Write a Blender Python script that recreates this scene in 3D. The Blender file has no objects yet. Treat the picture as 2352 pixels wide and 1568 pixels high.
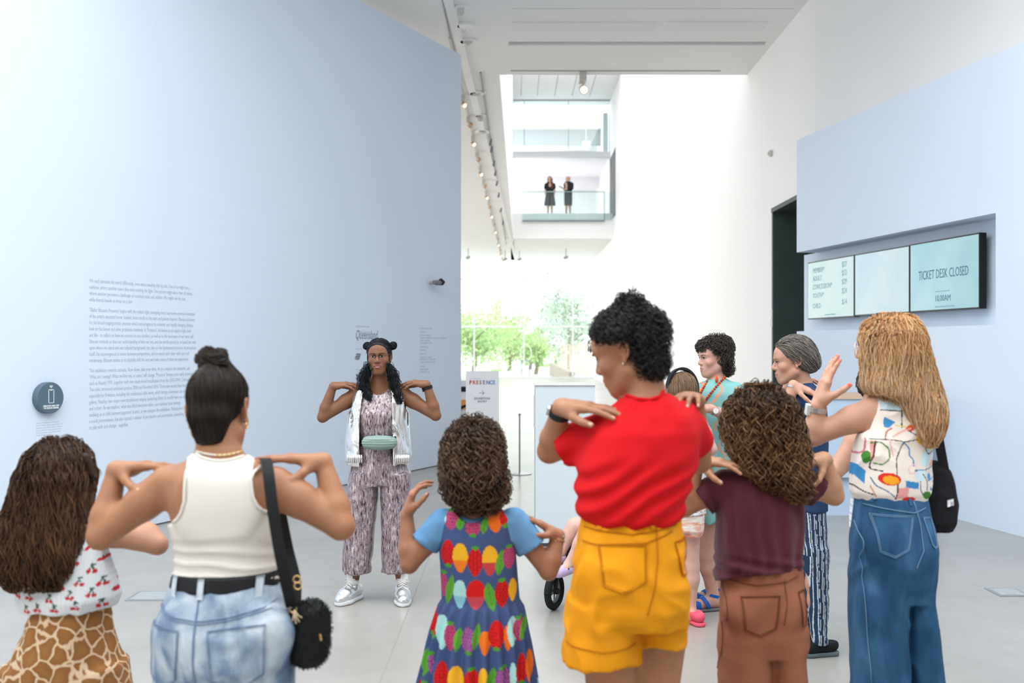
import bpy, math, random
import numpy as np
from mathutils import Matrix, Vector
random.seed(7)
RNG = np.random.default_rng(7)
SC = bpy.context.scene
COL = SC.collection

# ---------------------------------------------------------------- camera
F = 2287.0                     # focal length in pixels of the 2352 px wide frame
CX, HY, CAMZ = 1176.0, 798.0, 1.56
cam_d = bpy.data.cameras.new('camera')
cam_d.sensor_width = 36.0
cam_d.lens = F / 2352.0 * 36.0
cam_d.shift_y = 14.0 / 2352.0
cam_d.clip_end = 400
cam_d.dof.use_dof = True
cam_d.dof.focus_distance = 5.6
cam_d.dof.aperture_fstop = 2.8
cam = bpy.data.objects.new('camera', cam_d)
COL.objects.link(cam)
cam.location = (0, 0, CAMZ)
cam.rotation_euler = (math.pi / 2, 0, 0)
SC.camera = cam

# ---------------------------------------------------------------- world, exposure
w = bpy.data.worlds.new('overcast_sky')
SC.world = w
w.use_nodes = True
bg = w.node_tree.nodes['Background']
_nt = w.node_tree
_tc = _nt.nodes.new('ShaderNodeTexCoord')
_sp = _nt.nodes.new('ShaderNodeSeparateXYZ')
_rp = _nt.nodes.new('ShaderNodeValToRGB')          # white haze at the horizon, faintly blue overhead
_rp.color_ramp.elements[0].color = (1.0, 0.985, 0.965, 1)
_rp.color_ramp.elements[1].color = (0.91, 0.965, 1.0, 1)
_nt.links.new(_tc.outputs['Generated'], _sp.inputs[0])
_nt.links.new(_sp.outputs['Z'], _rp.inputs['Fac'])
_nt.links.new(_rp.outputs['Color'], bg.inputs[0])
bg.inputs[1].default_value = 4.5
SC.view_settings.view_transform = 'Standard'
SC.view_settings.look = 'None'
SC.view_settings.gamma = 1.0
SC.view_settings.use_curve_mapping = False
SC.view_settings.exposure = 0.0
try:
    SC.cycles.max_bounces = 8
    SC.cycles.diffuse_bounces = 4
    SC.cycles.use_adaptive_sampling = True
    SC.cycles.adaptive_threshold = 0.04
    SC.cycles.transparent_max_bounces = 12
    SC.cycles.caustics_reflective = False
    SC.cycles.caustics_refractive = False
except Exception:
    pass


def portal(name, loc, rot, sx, sy):
    l = bpy.data.lights.new(name, 'AREA')
    l.shape = 'RECTANGLE'
    l.size, l.size_y = sx, sy
    l.cycles.is_portal = True
    o = bpy.data.objects.new(name, l)
    COL.objects.link(o)
    o.location, o.rotation_euler = loc, rot
    return o


# daylight openings of the building: the glazed front behind the camera, the roof lights, the far windows, plus an added hall side opening
portal('daylight_front', (-11.5, -8.9, 2.9), (math.pi / 2, 0, 0), 7, 5.8)
portal('daylight_rooflight', (-1.0, 2.0, 6.3), (0, 0, 0), 10.0, 10.0)
portal('daylight_atrium', (1.9, 27, 11.9), (0, 0, 0), 3.4, 18)
portal('daylight_far', (-2, 49.9, 3.0), (-math.pi / 2, 0, 0), 12, 5.8)
portal('daylight_hall_added', (-6.9, 33, 3.0), (0, -math.pi / 2, 0), 5.8, 33)  # portal for the unseen hall glazing added for more daylight


# ---------------------------------------------------------------- helpers
def px(x, y, Y):
    """world point seen at pixel (x, y) at distance Y in front of the camera"""
    return np.array([(x - CX) / F * Y, Y, CAMZ - (y - HY) / F * Y])


def ray_plane(x, y, p0, n):
    d = np.array([(x - CX) / F, 1.0, -(y - HY) / F])
    o = np.array([0, 0, CAMZ])
    n = np.asarray(n, float)
    t = np.dot(np.asarray(p0) - o, n) / np.dot(d, n)
    return o + t * d


def unit(v):
    v = np.asarray(v, float)
    return v / (np.linalg.norm(v) + 1e-12)


MATS = {}


def mat(name, col=(0.8, 0.8, 0.8), rough=0.6, metal=0.0, bump=0.0, bscale=60.0, var=0.0, vscale=8.0,
        attr=False, emit=None, estr=0.0, sss=0.0, sheen=0.0, spec=0.2, coat=0.0, stretch=None):
    if name in MATS:
        return MATS[name]
    m = bpy.data.materials.new(name)
    m.use_nodes = True
    nt = m.node_tree
    b = nt.nodes['Principled BSDF']
    b.inputs['Roughness'].default_value = rough
    b.inputs['Metallic'].default_value = metal
    b.inputs['Specular IOR Level'].default_value = spec
    b.inputs['Coat Weight'].default_value = coat
    if sss:
        b.inputs['Subsurface Weight'].default_value = sss
        b.inputs['Subsurface Radius'].default_value = (1.0, 0.35, 0.2)
        b.inputs['Subsurface Scale'].default_value = 0.012
    if sheen:
        b.inputs['Sheen Weight'].default_value = sheen
        b.inputs['Sheen Roughness'].default_value = 0.5
    c4 = (*col, 1)
    b.inputs['Base Color'].default_value = c4
    tc = nt.nodes.new('ShaderNodeTexCoord')
    src = tc.outputs['Object']
    if stretch:
        mp = nt.nodes.new('ShaderNodeMapping')
        mp.inputs['Scale'].default_value = stretch
        nt.links.new(src, mp.inputs['Vector'])
        src = mp.outputs['Vector']
    out = None
    if attr:
        a = nt.nodes.new('ShaderNodeAttribute')
        a.attribute_name = 'Col'
        out = a.outputs['Color']
    if var > 0:
        n = nt.nodes.new('ShaderNodeTexNoise')
        n.inputs['Scale'].default_value = vscale
        n.inputs['Detail'].default_value = 5
        nt.links.new(src, n.inputs['Vector'])
        mr = nt.nodes.new('ShaderNodeMapRange')
        mr.inputs['From Min'].default_value = 0.3
        mr.inputs['From Max'].default_value = 0.7
        mr.inputs['To Min'].default_value = 1 - var
        mr.inputs['To Max'].default_value = 1 + var
        nt.links.new(n.outputs['Fac'], mr.inputs['Value'])
        mx = nt.nodes.new('ShaderNodeMix')
        mx.data_type = 'RGBA'
        mx.blend_type = 'MULTIPLY'
        mx.inputs['Factor'].default_value = 1
        mx.inputs['A'].default_value = c4
        if out is not None:
            nt.links.new(out, mx.inputs['A'])
        nt.links.new(mr.outputs['Result'], mx.inputs['B'])
        out = mx.outputs['Result']
    if out is not None:
        nt.links.new(out, b.inputs['Base Color'])
    if bump > 0:
        n2 = nt.nodes.new('ShaderNodeTexNoise')
        n2.inputs['Scale'].default_value = bscale
        n2.inputs['Detail'].default_value = 4
        nt.links.new(src, n2.inputs['Vector'])
        bp = nt.nodes.new('ShaderNodeBump')
        bp.inputs['Strength'].default_value = bump
        bp.inputs['Distance'].default_value = 0.01
        nt.links.new(n2.outputs['Fac'], bp.inputs['Height'])
        nt.links.new(bp.outputs['Normal'], b.inputs['Normal'])
    if emit is not None:
        b.inputs['Emission Color'].default_value = (*emit, 1)
        b.inputs['Emission Strength'].default_value = estr
    MATS[name] = m
    return m


def glass_mat(name, tint=(0.93, 0.98, 0.97), refl=0.06):
    if name in MATS:
        return MATS[name]
    m = bpy.data.materials.new(name)
    m.use_nodes = True
    nt = m.node_tree
    nt.nodes.remove(nt.nodes['Principled BSDF'])
    out = nt.nodes['Material Output']
    tr = nt.nodes.new('ShaderNodeBsdfTransparent')
    tr.inputs[0].default_value = (*tint, 1)
    gl = nt.nodes.new('ShaderNodeBsdfGlossy')
    gl.inputs['Roughness'].default_value = 0.02
    mx = nt.nodes.new('ShaderNodeMixShader')
    mx.inputs[0].default_value = refl
    nt.links.new(tr.outputs[0], mx.inputs[1])
    nt.links.new(gl.outputs[0], mx.inputs[2])
    nt.links.new(mx.outputs[0], out.inputs['Surface'])
    MATS[name] = m
    return m


def mesh_obj(name, v, f, m, parent=None, cols=None, smooth=False, loc=None):
    """links one mesh object; v are world coordinates, kept relative to the parent's (or own) location"""
    v = np.asarray(v, np.float32).reshape(-1, 3)
    off = np.zeros(3)
    if parent is not None:
        p = parent
        while p is not None:
            off = off + np.array(p.location)
            p = p.parent
    if loc is not None:
        base = np.asarray(loc, float)
    else:
        base = off
    me = bpy.data.meshes.new(name)
    if isinstance(f, np.ndarray):
        nf, k = f.shape
        me.vertices.add(len(v))
        me.vertices.foreach_set('co', (v - base.astype(np.float32)).ravel())
        me.loops.add(nf * k)
        me.loops.foreach_set('vertex_index', f.astype(np.int32).ravel())
        me.polygons.add(nf)
        me.polygons.foreach_set('loop_start', np.arange(0, nf * k, k, dtype=np.int32))
        me.polygons.foreach_set('loop_total', np.full(nf, k, np.int32))
        me.update(calc_edges=True)
    else:
        me.from_pydata((v - base).tolist(), [], f)
        me.update()
    if cols is not None:
        ca = me.color_attributes.new('Col', 'FLOAT_COLOR', 'POINT')
        c4 = np.ones((len(v), 4), np.float32)
        c4[:, :3] = cols
        ca.data.foreach_set('color', c4.ravel())
    if smooth:
        me.polygons.foreach_set('use_smooth', np.ones(len(me.polygons), bool))
    if m is not None:
        me.materials.append(m)
    o = bpy.data.objects.new(name, me)
    COL.objects.link(o)
    o.location = base - off
    if parent is not None:
        o.parent = parent
    return o


def tag(o, label=None, cat=None, group=None, kind=None):
    if label:
        o['label'] = label
    if cat:
        o['category'] = cat
    if group:
        o['group'] = group
    if kind:
        o['kind'] = kind
    return o


def empty(name, loc, label=None, cat=None, group=None, kind=None, parent=None):
    o = bpy.data.objects.new(name, None)
    COL.objects.link(o)
    o.empty_display_size = 0.1
    o.location = loc
    if parent is not None:
        o.parent = parent
    return tag(o, label, cat, group, kind)


class MB:
    """collects polygons of one mesh"""
    def __init__(s):
        s.v, s.f = [], []

    def hexa(s, c):
        b = len(s.v)
        s.v += [tuple(p) for p in c]
        for q in ((0, 3, 2, 1), (4, 5, 6, 7), (0, 1, 5, 4), (1, 2, 6, 5), (2, 3, 7, 6), (3, 0, 4, 7)):
            s.f.append([b + i for i in q])
        return s

    def box(s, x0, x1, y0, y1, z0, z1):
        return s.hexa([(x0, y0, z0), (x1, y0, z0), (x1, y1, z0), (x0, y1, z0),
                       (x0, y0, z1), (x1, y0, z1), (x1, y1, z1), (x0, y1, z1)])

    def frame_box(s, o, u, v, w, u0, u1, v0, v1, w0, w1):
        o, u, v, w = map(np.asarray, (o, u, v, w))
        P = lambda a, b, c: o + u * a + v * b + w * c
        return s.hexa([P(u0, v0, w0), P(u1, v0, w0), P(u1, v1, w0), P(u0, v1, w0),
                       P(u0, v0, w1), P(u1, v0, w1), P(u1, v1, w1), P(u0, v1, w1)])

    def tube(s, pts, r, n=8, cap=True):
        pts = [np.asarray(p, float) for p in pts]
        rs = r if hasattr(r, '__len__') else [r] * len(pts)
        b = len(s.v)
        t0 = unit(pts[1] - pts[0])
        up = np.array([0, 0, 1.0]) if abs(t0[2]) < 0.9 else np.array([1.0, 0, 0])
        a = unit(np.cross(t0, up))
        for i, p in enumerate(pts):
            t = unit(pts[min(i + 1, len(pts) - 1)] - pts[max(i - 1, 0)])
            a = unit(a - t * np.dot(a, t))
            c = np.cross(t, a)
            for k in range(n):
                th = 2 * math.pi * k / n
                s.v.append(tuple(p + rs[i] * (math.cos(th) * a + math.sin(th) * c)))
        for i in range(len(pts) - 1):
            for k in range(n):
                k2 = (k + 1) % n
                s.f.append([b + i * n + k, b + i * n + k2, b + (i + 1) * n + k2, b + (i + 1) * n + k])
        if cap:
            s.f.append([b + k for k in range(n)][::-1])
            e = b + (len(pts) - 1) * n
            s.f.append([e + k for k in range(n)])
        return s

    def lathe(s, c, prof, axis=(0, 0, 1), n=20):
        """prof: list of (radius, height along axis)"""
        ax = unit(axis)
        up = np.array([0, 0, 1.0]) if abs(ax[2]) < 0.9 else np.array([1.0, 0, 0])
        a = unit(np.cross(ax, up))
        bb = np.cross(ax, a)
        b = len(s.v)
        c = np.asarray(c, float)
        for r, h in prof:
            for k in range(n):
                th = 2 * math.pi * k / n
                s.v.append(tuple(c + ax * h + r * (math.cos(th) * a + math.sin(th) * bb)))
        for i in range(len(prof) - 1):
            for k in range(n):
                k2 = (k + 1) % n
                s.f.append([b + i * n + k, b + i * n + k2, b + (i + 1) * n + k2, b + (i + 1) * n + k])
        s.f.append([b + k for k in range(n)][::-1])
        e = b + (len(prof) - 1) * n
        s.f.append([e + k for k in range(n)])
        return s

    def prism(s, poly, h0, h1):
        n = len(poly)
        b = len(s.v)
        s.v += [(p[0], p[1], h0) for p in poly] + [(p[0], p[1], h1) for p in poly]
        s.f.append([b + i for i in range(n)][::-1])
        s.f.append([b + n + i for i in range(n)])
        for i in range(n):
            j = (i + 1) % n
            s.f.append([b + i, b + j, b + n + j, b + n + i])
        return s

    def build(s, name, m, parent=None, smooth=False, loc=None):
        return mesh_obj(name, np.array(s.v, np.float32), s.f, m, parent, smooth=smooth, loc=loc)


def text_obj(name, s, size, origin, ux, uz, m, parent=None, depth=0.0015, align='LEFT', sx=1.0, shear=0.0, off=0.0):
    cu = bpy.data.curves.new(name, 'FONT')
    cu.body = s
    cu.size = size
    cu.resolution_u = 2
    cu.align_x = align
    cu.extrude = depth
    cu.shear = shear
    cu.offset = off
    t = bpy.data.objects.new(name, cu)
    COL.objects.link(t)
    bpy.context.view_layer.update()
    dg = bpy.context.evaluated_depsgraph_get()
    me = bpy.data.meshes.new_from_object(t.evaluated_get(dg))
    n = len(me.vertices)
    co = np.empty(n * 3, np.float32)
    me.vertices.foreach_get('co', co)
    co = co.reshape(-1, 3)
    ux, uz = unit(ux), unit(uz)
    un = np.cross(ux, uz)
    P = np.asarray(origin)[None] + co[:, :1] * sx * ux + co[:, 1:2] * uz + co[:, 2:3] * un
    faces = [list(p.vertices) for p in me.polygons]
    COL.objects.unlink(t)
    bpy.data.objects.remove(t)
    bpy.data.curves.remove(cu)
    bpy.data.meshes.remove(me)
    return mesh_obj(name, P, faces, m, parent)


def struct(name, mb, m, parent=None):
    o = mb.build(name, m, parent)
    o['kind'] = 'structure'
    return o
# ---------------------------------------------------------------- the building
def floor_mat():
    m = bpy.data.materials.new('polished_concrete')
    m.use_nodes = True
    nt = m.node_tree
    b = nt.nodes['Principled BSDF']
    tc = nt.nodes.new('ShaderNodeTexCoord')
    n1 = nt.nodes.new('ShaderNodeTexNoise')
    n1.inputs['Scale'].default_value = 0.9
    n1.inputs['Detail'].default_value = 8
    n2 = nt.nodes.new('ShaderNodeTexNoise')
    n2.inputs['Scale'].default_value = 9
    n2.inputs['Detail'].default_value = 6
    for n in (n1, n2):
        nt.links.new(tc.outputs['Object'], n.inputs['Vector'])
    r = nt.nodes.new('ShaderNodeValToRGB')
    r.color_ramp.elements[0].position = 0.3
    r.color_ramp.elements[0].color = (0.290, 0.272, 0.246, 1)
    r.color_ramp.elements[1].position = 0.72
    r.color_ramp.elements[1].color = (0.360, 0.340, 0.310, 1)
    nt.links.new(n1.outputs['Fac'], r.inputs['Fac'])
    mx = nt.nodes.new('ShaderNodeMix')
    mx.data_type = 'RGBA'
    mx.blend_type = 'MIX'
    mx.inputs['Factor'].default_value = 0.04
    nt.links.new(r.outputs['Color'], mx.inputs['A'])
    nt.links.new(n2.outputs['Fac'], mx.inputs['B'])
    nt.links.new(mx.outputs['Result'], b.inputs['Base Color'])
    b.inputs['Roughness'].default_value = 0.27
    return m


M_WHITE = mat('white_plaster', (0.82, 0.82, 0.815), 0.7, var=0.012, vscale=0.6)
M_CEIL = mat('ceiling_plaster', (0.88, 0.872, 0.865), 0.8, var=0.012, vscale=0.7)
M_BLUE = mat('pale_blue_paint', (0.69, 0.775, 0.89), 0.62, var=0.015, vscale=0.5)
M_SLOT = mat('ceiling_slot_grey', (0.40, 0.39, 0.40), 0.6)
M_DARK = mat('dark_green_grey_panel', (0.055, 0.075, 0.073), 0.55, var=0.1, vscale=3)
M_STEEL = mat('brushed_steel', (0.45, 0.45, 0.45), 0.35, 0.9)
M_PRINT = mat('grey_vinyl_print', (0.40, 0.43, 0.49), 0.7)
M_PRINTD = mat('dark_vinyl_print', (0.20, 0.21, 0.24), 0.7)
M_BLACK = mat('black_plastic', (0.012, 0.012, 0.014), 0.4)
M_WPLAST = mat('white_plastic', (0.85, 0.85, 0.85), 0.35)
M_GLASS = glass_mat('clear_glass')
M_GLASSG = glass_mat('balustrade_glass', (0.90, 0.96, 0.96), 0.07)

# floor with two saw-cut joints, left as real gaps over a darker bed
fl = struct('floor', MB().box(-15, 9, -10, 50, -0.3, 0), floor_mat())
M_JOINT = mat('joint_filler', (0.27, 0.26, 0.25), 0.7)
for (x0, x1, y0, y1) in ((-5, 5, 9.2, 9.206), (-5, 5, 18.0, 18.01), (-0.62, -0.614, 2, 40)):
    MB().box(x0, x1, y0, y1, 0.0, 0.0006).build('floor_joint', M_JOINT, fl)
gr = struct('ground_terrace', MB().box(-40, 40, 50, 120, -0.3, -0.02), mat('pale_paving', (0.75, 0.75, 0.72), 0.9, var=0.05))

XR = lambda Y: 3.778 + 0.0105 * (Y - 16)
XL = lambda Y: -0.203 + 0.0105 * (Y - 16)
CZ = 5.94

# ceiling of the foyer: a slab with slots cut in, around a rooflight, the atrium void left open
ce = MB()
ce.box(-15, -6.0, -10, 12.4, CZ, CZ + 0.4)
ce.box(4.0, 9, -10, 12.4, CZ, CZ + 0.4)
ce.box(-6.0, 4.0, -10, -3.0, CZ, CZ + 0.4)
ce.box(-6.0, 4.0, 7.0, 12.4, CZ, CZ + 0.4)
ce.box(-15, -0.05, 12.4, 16.0, CZ, CZ + 0.4)
for (y0, y1) in ((12.4, 12.86), (12.88, 14.26), (14.43, 16.0)):
    ce.box(-0.05, 9, y0, y1, CZ, CZ + 0.4)
ce.box(-0.05, 0.0, 12.86, 12.88, CZ, CZ + 0.4)
for (y0, y1) in ((12.86, 12.88), (14.26, 14.43)):
    ce.box(XR(14.3) - 0.1, 9, y0, y1, CZ, CZ + 0.4)
ce.hexa([(-7.2, 16, CZ), (XL(16), 16, CZ), (XL(50), 50, CZ), (-7.2, 50, CZ),
         (-7.2, 16, CZ + 0.4), (XL(16), 16, CZ + 0.4), (XL(50), 50, CZ + 0.4), (-7.2, 50, CZ + 0.4)])
ce.box(XL(40) - 0.1, 9, 40.3, 50, CZ, CZ + 0.3)
cel = struct('ceiling', ce, M_CEIL)
MB().box(-0.05, 4.0, 14.2, 14.5, CZ + 0.16, CZ + 0.18).build('slot_backing', M_SLOT, cel)
MB().box(-0.05, 4.0, 12.8, 12.95, CZ + 0.16, CZ + 0.18).build('slot_backing', M_SLOT, cel)
M_ACC = mat('access_panel_white', (0.84, 0.832, 0.83), 0.8)
MB().box(0.0, 1.92, 13.40, 13.78, CZ - 0.012, CZ + 0.01).build('access_panel', M_ACC, cel)
MB().box(2.06, 3.45, 13.38, 13.76, CZ - 0.012, CZ + 0.01).build('access_panel', M_ACC, cel)
MB().box(-0.02, 3.3, 15.74, 15.76, CZ - 0.01, CZ + 0.01).build('ceiling_bead', M_SLOT, cel)
# dark slot left of the beam, light bulkhead step and track on the ceiling
p0 = ray_plane(1014, -14, (0, 0, CZ), (0, 0, 1)); p1 = ray_plane(1043, 122, (0, 0, CZ), (0, 0, 1))
MB().frame_box(p0, p1 - p0, np.array([1.0, 0, 0]), np.array([0, 0, 1.0]), 0, 1.3, -0.012, 0.012, -0.012, 0.002).build('recessed_track', M_SLOT, cel)
p0 = ray_plane(1041, 0, (0, 0, CZ), (0, 0, 1)); p1 = ray_plane(1100, 240, (0, 0, CZ), (0, 0, 1))
MB().frame_box(p0, p1 - p0, np.array([1.0, 0, 0]), np.array([0, 0, 1.0]), -0.3, 6.9, -0.12, 0.0, -0.03, 0.01).build('ceiling_step', M_CEIL, cel)
# upper atrium: left fascia, right wall, roof with a long rooflight
at = MB()
at.hexa([(XL(16) - 0.3, 16, CZ + 0.4), (XL(16), 16, CZ + 0.4), (XL(40), 40, CZ + 0.4), (XL(40) - 0.3, 40, CZ + 0.4),
         (XL(16) - 0.3, 16, 11.65), (XL(16), 16, 11.65), (XL(40), 40, 11.65), (XL(40) - 0.3, 40, 11.65)])
at.box(-0.5, 4.3, 15.7, 16.0, CZ + 0.4, 11.65)
struct('wall_atrium', at, M_WHITE)
rf = MB()
rf.box(-0.6, 4.5, 36.2, 41.5, 11.65, 11.95)
rf.box(-0.6, 4.5, 45.2, 50.5, 11.65, 11.95)
rf.box(-0.6, 4.5, 15.7, 17.8, 11.65, 11.95)
rfo = struct('ceiling_atrium', rf, M_WHITE)
for x in (0.35, 1.0, 1.7, 2.4, 3.1):
    MB().box(x, x + 0.02, 36.3, 39.9, 11.638, 11.652).build('roof_joint', M_SLOT, rfo)

# right white wall with the dark doorway
def wall_seg(mb, y0, y1, z0, z1, t=0.6):
    mb.hexa([(XR(y0), y0, z0), (XR(y0) + t, y0, z0), (XR(y1) + t, y1, z0), (XR(y1), y1, z0),
             (XR(y0), y0, z1), (XR(y0) + t, y0, z1), (XR(y1) + t, y1, z1), (XR(y1), y1, z1)])
DZ = 3.52
wr = MB()
wall_seg(wr, 14.36, 38.6, 0, 11.65)
wall_seg(wr, 38.6, 41.2, 0, 6.70)
wall_seg(wr, 38.6, 41.2, 9.35, 11.65)
wall_seg(wr, 41.2, 50.3, 0, 11.65)
wall_seg(wr, 12.25, 14.36, DZ, 11.65)
wrt = struct('wall_right_white', wr, M_WHITE)
db = MB()
db.box(4.28, 4.4, 12.1, 14.6, 0, DZ + 0.1)
db.hexa([(XR(14.3) + 0.0, 14.352, 0), (4.4, 14.352, 0), (4.4, 14.42, 0), (XR(14.3) + 0.0, 14.42, 0),
         (XR(14.3) + 0.0, 14.352, DZ), (4.4, 14.352, DZ), (4.4, 14.42, DZ), (XR(14.3), 14.42, DZ)])
db.box(XR(13), 4.4, 12.2, 14.4, DZ - 0.012, DZ + 0.05)
d1 = struct('door_1', db, M_DARK)
MB().box(4.20, 4.27, 12.3, 12.55, 0.0, DZ - 0.05).build('door_frame', M_BLACK, d1)
MB().box(4.22, 4.29, 13.35, 13.40, 0.0, DZ - 0.02).build('door_frame', M_BLACK, d1)
MB().box(4.18, 4.29, 13.42, 13.62, 3.30, 3.44).build('wooden_block', mat('pale_wood', (0.62, 0.45, 0.30), 0.5), d1)
d2 = struct('door_2', MB().box(XR(40) + 0.03, XR(40) + 0.10, 38.5, 41.4, 6.6, 9.45), mat('grey_door_panel', (0.13, 0.135, 0.145), 0.6))
MB().box(XR(40) + 0.0, XR(40) + 0.03, 39.8, 39.86, 6.7, 9.3).build('door_edge', M_SLOT, d2)

# white wall returning behind the blue ticket wall
BR_O = np.array([3.46, 12.1, 0.0])
BR_U = unit([0.194, -1, 0])
BR_N = np.array([-BR_U[1] * -1, 0, 0])
BR_N = unit(np.cross(BR_U, [0, 0, 1]))
UZ = np.array([0, 0, 1.0])
struct('wall_right_return', MB().frame_box(BR_O, BR_U, UZ, BR_N, -0.12, 22, 0, CZ, -0.75, -0.302), M_WHITE)

# blue ticket wall with the recess for the screens (recess open at its far end)
T = 0.29
RD = 0.26
Z1, Z2, ZT = 1.757, 2.715, 4.08
def br(x, y, depth=0.0):
    P = ray_plane(x, y, BR_O - BR_N * depth, BR_N)
    return float(np.dot(P - BR_O, BR_U)), float(P[2])
uR = br(2287, 600)[0]
uB = br(1847, 650, RD)[0]
bw = MB()
bw.frame_box(BR_O, BR_U, UZ, BR_N, 0, 12, 0, Z1, -T, 0)
bw.frame_box(BR_O, BR_U, UZ, BR_N, 0, 12, Z2, ZT, -T, 0)
bw.frame_box(BR_O, BR_U, UZ, BR_N, uR, 12, Z1, Z2, -T, 0)
bw.frame_box(BR_O, BR_U, UZ, BR_N, uB, uR, Z1, Z2, -T, -RD)
struct('wall_right', bw, M_BLUE)

# left blue wall
BL_U = unit([0.491, 1, 0])
BL_N = unit(np.cross(BL_U, UZ))
BL_O = np.array([-0.70, 13.7, 0.0])
wl = struct('wall_left', MB().frame_box(BL_O, BL_U, UZ, BL_N, -13.5, 0, 0.012, 5.58, -0.5, 0), M_BLUE)
struct('baseboard_left', MB().frame_box(BL_O, BL_U, UZ, BL_N, -13.5, -0.02, 0, 0.012, -0.48, -0.02), M_SLOT)
def bl(x, y, off=0.0):
    return ray_plane(x, y, BL_O + BL_N * off, BL_N)

# rest of the shell, behind and beside the camera
struct('wall_rear_left', MB().box(-15.2, -15, -10, 16, 0, CZ + 0.4), M_WHITE)
struct('wall_rear_right', MB().box(9, 9.2, -10, 12, 0, CZ + 0.4), M_WHITE)
struct('wall_front', MB().box(-8.0, 9, -9.1, -8.9, 0, CZ), M_WHITE)
mu = MB()
for x in np.arange(-15, -7.9, 3.5):
    mu.box(x - 0.06, x + 0.06, -9.1, -8.9, 0, CZ)
mu.box(-15, -8, -9.1, -8.9, 0, 0.12)
mu.box(-15, -8, -9.1, -8.9, 2.9, 3.0)
struct('window_front', mu, mat('mullion_grey', (0.4, 0.4, 0.4), 0.5))
hl = MB()  # unseen glazed hall side, added to brighten the hall
for y in np.arange(17, 50, 4.0):
    hl.box(-7.1, -7.0, y - 0.06, y + 0.06, 0, CZ)
hl.box(-7.1, -7.0, 16, 50, 0, 0.1)
struct('window_hall_added', hl, MATS['mullion_grey'])

# far glass wall
fw = empty('window_far', (0, 50, 0), kind='structure')
M_MULL = mat('white_mullion', (0.85, 0.86, 0.86), 0.4)
for x in (-6.9, -4.4, -1.9, 0.6, 3.05):
    MB().box(x - 0.04, x + 0.04, 49.95, 50.05, 0, CZ).build('mullion', M_MULL, fw)
for z in (0.05, 2.62, 5.0):
    MB().box(-7, XR(50), 49.96, 50.04, z - 0.05, z + 0.05).build('transom', M_MULL, fw)
xs = [-6.86, -4.36, -1.86, 0.64, 3.09, XR(50)]
for i in range(5):
    for z0, z1 in ((0.1, 2.57), (2.67, 4.95), (5.05, CZ)):
        MB().box(xs[i], xs[i + 1] - 0.08, 49.99, 50.01, z0, z1).build('pane', M_GLASS, fw)

# balcony over the far end of the hall, upper storey behind glass
bal = MB()
bal.box(XL(40), 4.3, 40.0, 40.3, CZ, 6.95)
bal.box(XL(40), 4.3, 40.3, 50, 6.7, 6.95)
struct('floor_balcony', bal, M_WHITE)
ub = MB()
ub.box(XL(40), 4.3, 40.9, 41.2, 9.38, 9.62)
ub.box(XL(40), 4.3, 41.2, 50, 9.5, 9.62)
ub.box(XL(40), 4.3, 46.5, 46.8, 9.0, 9.6)
struct('floor_upper', ub, mat('upper_slab_plaster', (0.72, 0.72, 0.75), 0.7))
struct('wall_upper_far', MB().box(XL(40), 4.3, 48.8, 49.0, 6.6, 11.7), M_WHITE)
struct('wall_upper_left', MB().box(XL(40) - 0.3, XL(40), 40.0, 41.2, 5.9, 11.7), M_WHITE)
struct('trim_1', MB().box(XL(40), 4.2, 46.0, 46.1, 10.9, 11.65), mat('grey_band', (0.22, 0.24, 0.25), 0.6))
pil = MB().box(3.78, 3.98, 41.3, 41.6, 9.62, 11.3)
struct('trim_2', pil, mat('pale_grey_post', (0.62, 0.64, 0.66), 0.6))
es = empty('exit_sign', (3.35, 45.3, 10.65), 'small green exit sign hanging behind the upper glazing', 'sign')
MB().box(3.2, 3.55, 45.3, 45.34, 10.65, 10.95).build('sign_face', mat('pale_green_sign', (0.35, 0.7, 0.55), 0.5), es)
MB().box(3.36, 3.38, 45.31, 45.33, 10.95, 11.65).build('hanger_rod', M_STEEL, es)
M_EDGE = mat('green_glass_edge', (0.30, 0.42, 0.42), 0.3)
ug = empty('window_upper', (0, 40.5, 9.62), kind='structure')
xs = [XL(40), 0.50, 2.30, 4.0]
for i in range(3):
    MB().box(xs[i] + 0.01, xs[i + 1] - 0.01, 40.55, 40.57, 9.62, 11.62).build('pane', M_GLASSG, ug)
for x in xs[1:3]:
    MB().box(x - 0.012, x + 0.012, 40.54, 40.58, 9.62, 11.64).build('glass_joint', M_EDGE, ug)
MB().box(XL(40), 4.0, 40.53, 40.59, 11.60, 11.65).build('head_channel', M_SLOT, ug)
gb = empty('glass_balustrade', (2.0, 39.9, 6.5), 'clear glass balustrade with dark base rail on the far balcony', 'balustrade')
xg = [0.42, 1.52, 2.60, 3.70]
for i in range(3):
    MB().box(xg[i] + 0.01, xg[i + 1] - 0.01, 39.9, 39.92, 6.66, 7.80).build('glass_panel', M_GLASSG, gb)
MB().box(xg[0], xg[3], 39.88, 39.94, 7.79, 7.82).build('top_rail', M_EDGE, gb)
MB().box(xg[0], xg[3], 39.87, 39.95, 6.62, 6.67).build('base_rail', mat('base_rail_grey', (0.2, 0.22, 0.25), 0.5), gb)
MB().box(xg[3] - 0.02, xg[3] + 0.02, 39.89, 39.93, 6.67, 7.8).build('end_post', M_EDGE, gb)
MB().box(xg[3] + 0.02, XR(40) - 0.01, 39.9, 39.92, 6.67, 7.80).build('glass_panel', M_GLASSG, gb)

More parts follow.
